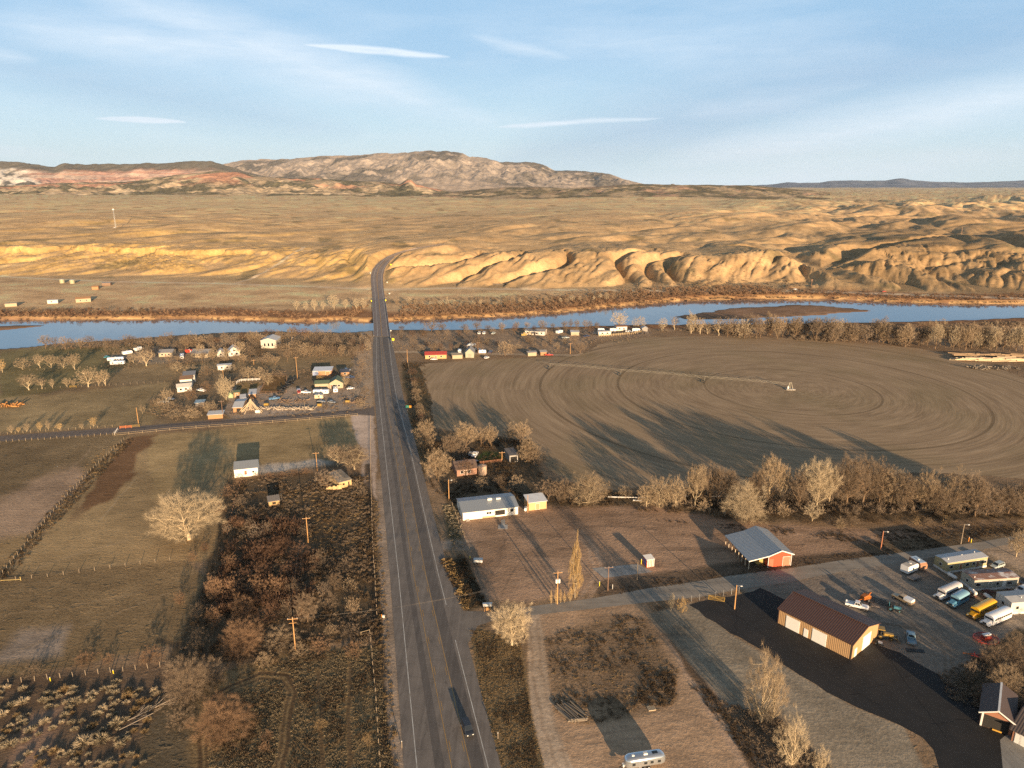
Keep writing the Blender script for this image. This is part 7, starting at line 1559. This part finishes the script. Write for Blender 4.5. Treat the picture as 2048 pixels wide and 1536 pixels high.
fence('pole rail fence along the mowed field beside the paved lane', [(230,872),(330,862),(420,855),(520,848),(620,840),(715,832)], 5.5, 1.4, paint('rail_pale',(.32,.25,.16),.9), rails=2)
fence('wire fence along the north side of the paved lane', [(0,870),(110,862),(225,854)], 3, 1.2, paint('post_pale',(.30,.235,.15),.9))
fence('fence line across the left pasture under the tree row', [(60,781),(130,775),(230,771),(330,765)], 3.5, 1.2)
fence('fence along the upper left pasture', [(60,741),(200,734),(330,727),(470,716),(560,715)], 4, 1.2)
fence('fence between the hall row and the village', [(560,714),(640,714),(730,711)], 4, 1.2)
fence('roadside wire fence down the left side of the highway scrub', [(741,835),(741,930),(745,1080),(754,1230)], 3, 1.25)
fence('roadside wire fence below the scrub gate', [(740,1268),(752,1400),(762,1560)], 3, 1.25)
fence('short plank rail closing the scrub corner', [(722,1272),(740,1267)], 2, 1.3, paint('rail_pale',(.32,.25,.16),.9), rails=2)
fence('wire fence down the scrub edge from the white barn', [(484,962),(470,1000),(462,1040),(455,1070)], 3, 1.2, POLD)
fence('wire fence along the dirt lot beside the highway', [(905,1012),(922,1060),(940,1100),(965,1165),(978,1208)], 3.5, 1.2)
fence('field edge fence below the village road', [(816,727),(822,760),(836,820)], 4, 1.2)
fence('white chain link fence with a gate on the gravel road', [(1366,1206),(1395,1201),(1416,1197),(1445,1192),(1478,1186)], 2.4, 1.9, GAL, wires_=7, r=.04)
tg = thing('farm_gate', 'yellow barred gate standing open inside the chain link fence', 'gate', (*g(1417,1200), 0), -.3); m_ = MB()
for z in (.3,.7,1.1,1.5): m_.bar((0,0,z),(4.2,0,z),.08)
m_.bar((0,0,.2),(0,0,1.7),.1).bar((4.2,0,.2),(4.2,0,1.6),.1).bar((0,0,1.5),(4.2,0,.3),.07); m_.build('bars', YEL, tg)
fence('board fence round the right village junk yard', [(1198,674),(1230,672),(1260,669),(1291,665)], 2, 2.0, paint('board_tan',(.50,.38,.22),.9), rails=4, r=.1)
fence('white garden wall fence in the left village', [(473,768),(480,763),(498,762),(520,761)], 2, 1.6, WHT, rails=4)
fence('white rail fence at the yard left of the stable', [(316,806),(338,805)], 2, 1.0, WHT, rails=2)
fence('orange construction fence at the lane gate', [(240,858),(263,856)], 2, 1.5, paint('fence_orange',(.55,.16,.05),.8), rails=4)
fence('yellow metal gate beside the lane pole', [(264,855),(279,854)], 2, 1.3, YEL, rails=3); fence('pale swing gate across the paved lane', [(229,869),(236,860)], 2, 1.3, WHT, rails=3)
fence('corral fence along the brown corral', [(520,787),(536,752),(573,752),(573,786),(520,788)], 3, 1.4, POLD, rails=2)
fence('reddish garden fence in the farmstead yard', [(960,929),(1003,924)], 1.5, 1.4, paint('fence_red',(.36,.16,.09),.8), rails=3)
fence('yellow gate in the pasture fence under the trees', [(140,775),(153,775)], 2, 1.2, YEL, rails=3)
fence('low fence with yellow markers at the left edge', [(0,1163),(42,1161)], 4, 1.2, paint('post_yellow',(.5,.38,.14),.9), rails=1)
# irrigator
cx, cy = PC; t = thing('center_pivot_irrigator', 'long wheeled irrigation boom stretched across the round field', 'irrigator', (cx, cy, 0)); e = Vector((*g(1080,736),0))-Vector((cx,cy,0)); u = e.normalized(); sd_ = Vector((-u.y,u.x,0)); BH = 3.6
IR = paint('irrigator_steel', (.28,.26,.21), .5, .3, .2, 1); m_ = MB()
for a in (sd_, -sd_):
    for b in (u, -u): m_.bar(a*1.6+b*1.6, a*.35+b*.35+Vector((0,0,BH+.6)), .14)
m_.tube((0,0,0),(0,0,BH+.7),.2); m_.build('pivot_tower', IR, t); MB().box(-1.2,-.4,.6,1.3,0,1.6).build('control_box', WHT, t)
tw = [46.5, 95.5, 140]; ends = [0]+tw+[150]
for s0, s1 in zip(ends, ends[1:]):
    m_ = MB(); n = 8 if s1-s0 > 20 else 2; up = [u*(s0+(s1-s0)*k/n)+Vector((0,0,BH+.45*math.sin(math.pi*k/n))) for k in range(n+1)]
    for a, b in zip(up, up[1:]):
        m_.bar(a, b, .09)
        if n > 2:
            mid = a.lerp(b, .5)-Vector((0,0,1.0)); 
            for q in (-.5,.5): m_.bar(a, mid+sd_*q, .05).bar(b, mid+sd_*q, .05)
    if n > 2:
        ms = [a.lerp(b, .5)-Vector((0,0,1.0)) for a, b in zip(up, up[1:])]
        for q in (-.5,.5): [m_.bar(a+sd_*q, b+sd_*q, .05) for a, b in zip(ms, ms[1:])]
    m_.build('span', IR, t)
for s in tw:
    m_ = MB(); c = u*s; 
    for q in (-1,1): m_.bar(c+sd_*q*2.0+Vector((0,0,.6)), c+Vector((0,0,BH)), .13)
    m_.bar(c+sd_*2.2+Vector((0,0,.6)), c-sd_*2.2+Vector((0,0,.6)), .15); wt = m_.build('wheel_tower', IR, t)
    for q in (-1,1): p = c+sd_*q*2.2+Vector((0,0,.62)); MB().tube(p-u*.18, p+u*.18, .62, .62, 14).build('wheel', TYR, wt)
MB().box(-2.5,2.5,-1.5,1.5,0,.4).add([], []).build('concrete_pad', mcon, t)
# ditch pipe
for lab, a, b in (('white irrigation pipe along the ditch by the round bush',(1216,996.5),(1292,998)),('white pipe seen between the trunks of the belt',(1366,995),(1540,996)),('short white pipe in the dark ditch',(1266,1003),(1284,1004))):
    A_ = Vector((*g(*a), 0)); B_ = Vector((*g(*b), 0)); q = thing('irrigation_pipe', lab, 'pipe', tuple(A_)); MB().tube((0,0,.55), B_-A_+Vector((0,0,.55)), .16, .16, 8).build('pipe', WHT, q); m_ = MB()
    for k in range(12): p = (B_-A_)*(k/11); m_.bar(p, p+Vector((0,0,.5)), .12)
    m_.build('support', POLG, q)
# roadside signs and markers
def sign(label, px, pyb, pyt, w_, h_, col, z=0, cat='road sign', double=None, yaw=0, r=.05):
    x, y = g(px, pyb, z); h = hgt(pyb, pyt, z); t = thing('road_sign', label, cat, (x, y, z), yaw); MB().tube((0,0,-.1),(0,0,h),r).build('post', GAL, t); MB().box(-w_/2,w_/2,-.1,-.05,h-h_,h).build('panel', col, t)
    if double: MB().box(w_/2+.15,w_/2+.15+h_,-.1,-.05,h-h_,h).build('panel', double, t)
    return t
SG_ = paint('sign_green', (.01,.42,.26), .5, 0, 0, 1); SY = paint('sign_yellow', (.75,.62,.02), .5, 0, 0, 1); SO = paint('sign_orange', (.75,.28,.02), .5, 0, 0, 1); SWH = paint('sign_white', (.5,.5,.48), .5, 0, 0, 1)
sg_ = sign('green road sign with an orange marker beside the highway', 815, 822, 811, 1.5, 1.1, SG_, double=SO); hs = hgt(822, 811)
MB().box(-.06,.06,-.125,-.1,hs-1.05,hs-.05).box(-.7,-.08,-.125,-.1,hs-.6,hs-.5).box(.08,.7,-.125,-.1,hs-.6,hs-.5).build('sign_text', SWH, sg_)
sign('yellow diamond sign right of the bridge end', 786.5, 685, 676.5, 1.7, 1.7, SY); sign('yellow marker at the far right end of the bridge', 771.5, 604, 599, 1.2, 1.4, SY); sign('yellow marker at the far left end of the bridge', 743, 605, 600.5, 1.0, 1.3, SY)
sign('small white sign below the bridge end on the right', 782, 665, 660, 1.1, 1.0, SWH); sign('white sign left of the climbing curve', 741, 549, 545, 1.3, 1.1, SWH, 9.6); sign('white sign right of the climbing curve', 774.5, 568, 563.5, 1.3, 1.1, SWH, 4); sign('yellow-green curve sign in the shaded cut', 782, 533, 528, 2.2, 1.4, SY, 15.5)
sign('white sign by the pale drive right of the highway', 779, 590, 586, 1.6, 1.0, SWH, 1)
def stake(label, px, py, h, col, cat='marker post', name='marker_post'):
    t = thing(name, label, cat, (*g(px, py), 0)); MB().box(-.07,.07,-.07,.07,-.1,h).build('post', col, t); MB().box(-.09,.09,-.09,.09,h,h+.15).build('cap', SWH, t)
stake('white marker post in the grass right of the dark car', 996, 1478, 1.5, POLG); stake('white marker post on the left verge near the bottom', 804, 1495, 1.5, POLG); stake('yellow marker on the dirt lot fence', 940, 1117, 1.0, SY); stake('yellow marker beside the kiosk', 1282.5, 1128, 1.6, SY)
stake('yellow marker on the sagebrush fence, left', 101, 1362, .9, SY); stake('yellow marker on the sagebrush fence, middle', 227, 1347, .9, SY); stake('yellow pipe marker by the slab, left', 1199, 1172, 1.4, SY); stake('white pipe marker by the slab, right', 1225, 1178, 1.3, SWH)
stake('orange and white hydrant above the olive trailer', 1937, 1083, 1.5, SO, 'hydrant', 'hydrant'); stake('pale stub post above the olive trailer', 1942, 1085, 1.2, SY)
t = thing('mailbox_row', 'white row of mailboxes at the corner of the gravel road', 'mailboxes', (*g(975,1222), 0), .1); MB().box(-1.2,1.2,-.25,.25,1.5,2.3).build('mailbox', WHT, t, bevel=.05); MB().box(-1.3,1.3,-.35,.35,2.3,2.4).build('roof', WHT, t); MB().box(-.9,-.75,-.08,.08,0,1.5).box(.75,.9,-.08,.08,0,1.5).build('leg', POLE, t); MB().box(-.45,.45,-.2,.2,.3,1.3).build('drum', POLE, t)
t = thing('utility_box', 'white and orange utility box by the scrub gate left of the highway', 'utility box', (*g(767,1235), 0), 0); t.scale = (.7,.7,.7); MB().box(-.4,.5,-.3,.3,0,1.0).build('cabinet', SWH, t); MB().box(-.7,-.55,-.07,.07,0,1.4).build('marker', SO, t)
t = thing('well_box', 'white lidded box on posts in the dirt lot', 'box', (*g(956.5,1126), 0), 0); MB().box(-1.3,1.3,-.6,.6,.5,1.3).build('box', WHT, t); MB().box(-1.4,1.4,-.7,.7,1.3,1.4).build('lid', GAL, t); MB().box(-1.1,-.95,-.4,.4,0,.5).box(.95,1.1,-.4,.4,0,.5).build('leg', POLG, t)
t = thing('tank', 'small white tank between the tan shed and the white building', 'tank', (*g(1051.5,1021), 0), 0); MB().tube((0,-.8,.7),(0,.8,.7),.6,.6,12).build('vessel', WHT, t); MB().box(-.4,.4,-.6,-.4,0,.3).box(-.4,.4,.4,.6,0,.3).build('leg', mcon, t)
t = thing('walkway', 'pale concrete path in front of the long white building', 'path', (*g(1006,1047), 0), 0); MB().box(-1.6,1.6,-4,-1,-.05,.06).box(-.7,.7,-1,2.8,-.05,.055).build('slab', mcon, t)
# piles
def pile(name, label, cat, px, py, n, ln, r, spread, mat, ang=0, seed=1, zl=1.0, part='log', tilt=.1):
    t = thing(name, label, cat, (*g(px, py), 0), ang); R = random.Random(seed); m_ = MB()
    for k in range(n):
        c = Vector((R.uniform(-spread[0],spread[0]), R.uniform(-spread[1],spread[1]), R.uniform(.1,zl))); a = R.uniform(-tilt,tilt); L_ = ln*R.uniform(.6,1.1); d = Vector((math.cos(a), math.sin(a), R.uniform(-tilt,tilt)*.5)); m_.bar(c-d*L_/2, c+d*L_/2, r*R.uniform(.7,1.2))
    m_.build(part, mat, t); return t
PLK = paint('old_plank', (.20,.17,.135), .9); PLT = paint('plank_pale', (.52,.42,.29), .9)
pile('board_pile', 'grey pile of boards at the left edge of the weed patch', 'board pile', 1141, 1425, 26, 6, .18, (.8,2.0), PLK, -.95, 3, .5, 'board', .12)
t = thing('plank_stack', 'short stack of grey planks at the foot of the board pile', 'board pile', (*g(1152,1442), 0), .1); MB().box(-1.8,2.4,-.2,.2,0,.3).box(-1.5,2.6,-.05,.3,.3,.5).build('board', PLK, t)
t = thing('pallet', 'single grey pallet in the dark weeds', 'pallet', (*g(1303,1417), 0), .2); m_ = MB(); [m_.box(-.9+.3*k,-.72+.3*k,-.7,.7,.12,.18) for k in range(6)]; m_.box(-.9,.78,-.7,-.6,0,.12).box(-.9,.78,.6,.7,0,.12); m_.build('slats', PLT, t)
pile('log_pile', 'long pile of pale logs at the far right field corner, front stack', 'log pile', 1990, 722, 60, 14, .5, (22,2.5), PLT, -.05, 5, 2.2); pile('log_pile', 'long brown log pile behind the pale one at the field corner', 'log pile', 1975, 714, 46, 12, .5, (20,2.5), paint('log_brown',(.30,.21,.13),.9), -.05, 6, 2.0)
pile('scrap_heap', 'heap of grey and yellow scrap below the log piles', 'scrap heap', 1985, 737, 40, 3, .5, (16,3), PLK, 0, 7, 1.2, 'scrap', 1.5)
pile('scrap_heap', 'scattered scrap in the middle of the left junk yard', 'scrap heap', 588, 803, 40, 2.2, .3, (8,3), paint('scrap_brown',(.22,.15,.1),.9), 0, 8, .8, 'scrap', 1.5)
pile('scrap_heap', 'line of junk along the lane fence in the left village', 'scrap heap', 560, 818, 150, 2.2, .3, (18,2.5), paint('scrap_pale',(.45,.38,.3),.9), 0, 9, .7, 'scrap', 1.5)
pile('scrap_heap', 'dark row of machinery beside the brown corral', 'scrap heap', 577, 772, 60, 2.0, .6, (2.0,17), BLK, 0, 10, 1.5, 'scrap', 1.5)
pile('scrap_heap', 'junk around the white camper vans by the board fence', 'scrap heap', 1235, 668, 60, 2.5, .5, (26,3), paint('scrap_dark',(.09,.08,.08),.8), 0, 11, 1.6, 'scrap', 1.5)
pile('scrap_heap', 'junk strewn by the highway end of the left village', 'scrap heap', 705, 803, 40, 2.0, .3, (6,5), paint('scrap_brown',(.22,.15,.1),.9), 0, 12, .8, 'scrap', 1.5)
pile('scrap_heap', 'dark junk on the porch side of the rust-roofed trailer', 'scrap heap', 1985, 1190, 46, 1.6, .25, (9,1.6), paint('scrap_maroon',(.14,.06,.05),.8), .1, 13, 1.0, 'scrap', 1.5)
pile('scrap_heap', 'machinery heap at the left edge of the pasture', 'scrap heap', 8, 812, 40, 2.4, .5, (9,3), paint('scrap_rust',(.42,.2,.06),.8), 0, 14, 1.4, 'scrap', 1.5)
t = thing('stick_teepee', 'cone of pale poles leaning together in the junk yard', 'pole stack', (*g(503,824), 0)); m_ = MB(); R = random.Random(4)
for k in range(26): a = R.uniform(0, 6.28); q = R.uniform(4, 7); m_.bar((q*math.cos(a), q*.6*math.sin(a), 0), (R.uniform(-.5,.5), R.uniform(-.4,.4), R.uniform(5,7)), .22)
m_.build('stick', PLT, t)
t = thing('fallen_branches', 'pale fallen branches on the dark ground in the lower left', 'fallen branch', (*g(318,1417), 0), .45); m_ = MB(); R = random.Random(6); q = Vector((-5,-2,.3))
for (x0,y0,x1,y1,r_) in ((-6,-1.5,5,1.6,.16),(-2,-.4,2,3.0,.1),(0,.2,5,3.0,.1),(-4,-.9,-2,-2.6,.1),(1,.5,4,-.6,.09),(3,1,6.4,3.6,.07),(-7.5,-3.8,-1,-2.2,.12),(-5,-3.2,-3,-4.8,.07)): m_.bar((x0,y0,.3),(x1,y1,.9),r_*.9)
for k in range(40): x0 = R.uniform(-5,6); y0 = x0*.3+R.uniform(-1.5,1.5); m_.bar((x0,y0,.5),(x0+R.uniform(.5,2.2),y0+R.uniform(-1,1.4),R.uniform(.4,1.3)),.05)
m_.build('branch', paint('dead_wood',(.27,.225,.18),.9), t)
for lab, x, y, c in (('pale yellow tank drum right of the low dark cars',695.5,806,YEL),('upright yellow spool left of the yellow drum',639.5,813,YEL),('yellow drum by the left junk heap',533,812,YEL),('white slab of junk beside the lane',516,826,WHT)):
    t = thing('drum', lab, 'drum', (*g(x, y), 0)); MB().tube((-1.1,0,.8),(1.1,0,.8),.8,.8,12).build('shell', c, t); MB().box(-.8,.8,-.5,.5,0,.2).build('base', PLK, t)
t = thing('excavator', 'yellow digger beside the long white house near the river', 'digger', (*g(1049.5,673), 0)); MB().box(-2.6,1.4,-1.2,1.2,.9,2.2).build('body', YEL, t); MB().box(-1.0,.4,-1,.6,2.2,3.2).build('cab', YEL, t); MB().box(-2.4,1.8,-1.5,-.9,0,.9).box(-2.4,1.8,.9,1.5,0,.9).build('track', BLK, t); MB().bar((1.2,0,2),(4.2,0,3.2),.5).bar((4.2,0,3.2),(5.6,0,1),.4).build('boom', YEL, t)
t = thing('canopy', 'white pop-up canopy between the barn and the parked cars', 'canopy', (*g(942.7,696), 0)); MB().loft([[(-3,-3,2.4),(3,-3,2.4),(3,3,2.4),(-3,3,2.4)],[(-.2,-.2,3.9),(.2,-.2,3.9),(.2,.2,3.9),(-.2,.2,3.9)]]).build('roof', WHT, t); m_ = MB(); [m_.box(a-.06,a+.06,b-.06,b+.06,0,2.4) for a in (-2.9,2.9) for b in (-2.9,2.9)]; m_.build('leg', GAL, t)
t = thing('culvert', 'dark pipe lying across the flat below the bluffs', 'pipe', (*g(996,569,3), ground_z(*g(996,569,3)))); MB().tube((-9,2,.6),(9,-1,.6),.8,.8,10).build('pipe', paint('culvert_dark',(.12,.1,.08),.8), t); MB().box(-2,2,-1,1,-.3,.3).build('base', PLK, t)
t = thing('billboard_post', 'tall dark pole at the foot of the bluff on the river road', 'sign pole', (*g(1622.5,574,3), ground_z(*g(1622.5,574,3)))); MB().tube((0,0,-.3),(0,0,7.5),.3,.25,8).build('pole', POLD, t); MB().box(-.8,.8,-.1,.1,5.2,7.4).build('panel', POLD, t)
# unseen trees added past the lower right corner to shade the yard
for i, (x, y, h, w_) in enumerate([(131,92,11,14),(146,97,12,14),(159,94,11,13),(172,99,12,15),(186,96,11,14),(152,80,13,16),(178,82,12,16)]):
    ms = tmesh('broad', i % 3, False, 'dark', 'brown'); o = bpy.data.objects.new('bare_tree', None); COL.objects.link(o); o.location = (x, y, 0); o.scale = (w_/10, w_/10, h/10); tag(o, ordw(i)+' tree of the unseen grove added for shade beyond the lower right corner', 'tree', 'unseen shade grove past the lower right corner')
    for nme, me_ in zip(('trunk', 'crown'), ms): c = bpy.data.objects.new(nme, me_); COL.objects.link(c); c.parent = o
# ------------------------------------------------------------------ render settings
sc.view_settings.view_transform = 'Standard'; sc.view_settings.look = 'None'; sc.view_settings.exposure = 1.14; sc.view_settings.gamma = 1
sc.view_settings.use_curve_mapping = False
cy = sc.cycles
cy.max_bounces = 5; cy.diffuse_bounces = 2; cy.glossy_bounces = 2; cy.transmission_bounces = 2; cy.transparent_max_bounces = 8; cy.volume_bounces = 0
cy.use_denoising = False; cy.denoiser = 'OPENIMAGEDENOISE'; cy.use_adaptive_sampling = True; cy.adaptive_threshold = .01; cy.use_fast_gi = False
cy.sample_clamp_indirect = 2; cy.sample_clamp_direct = 6
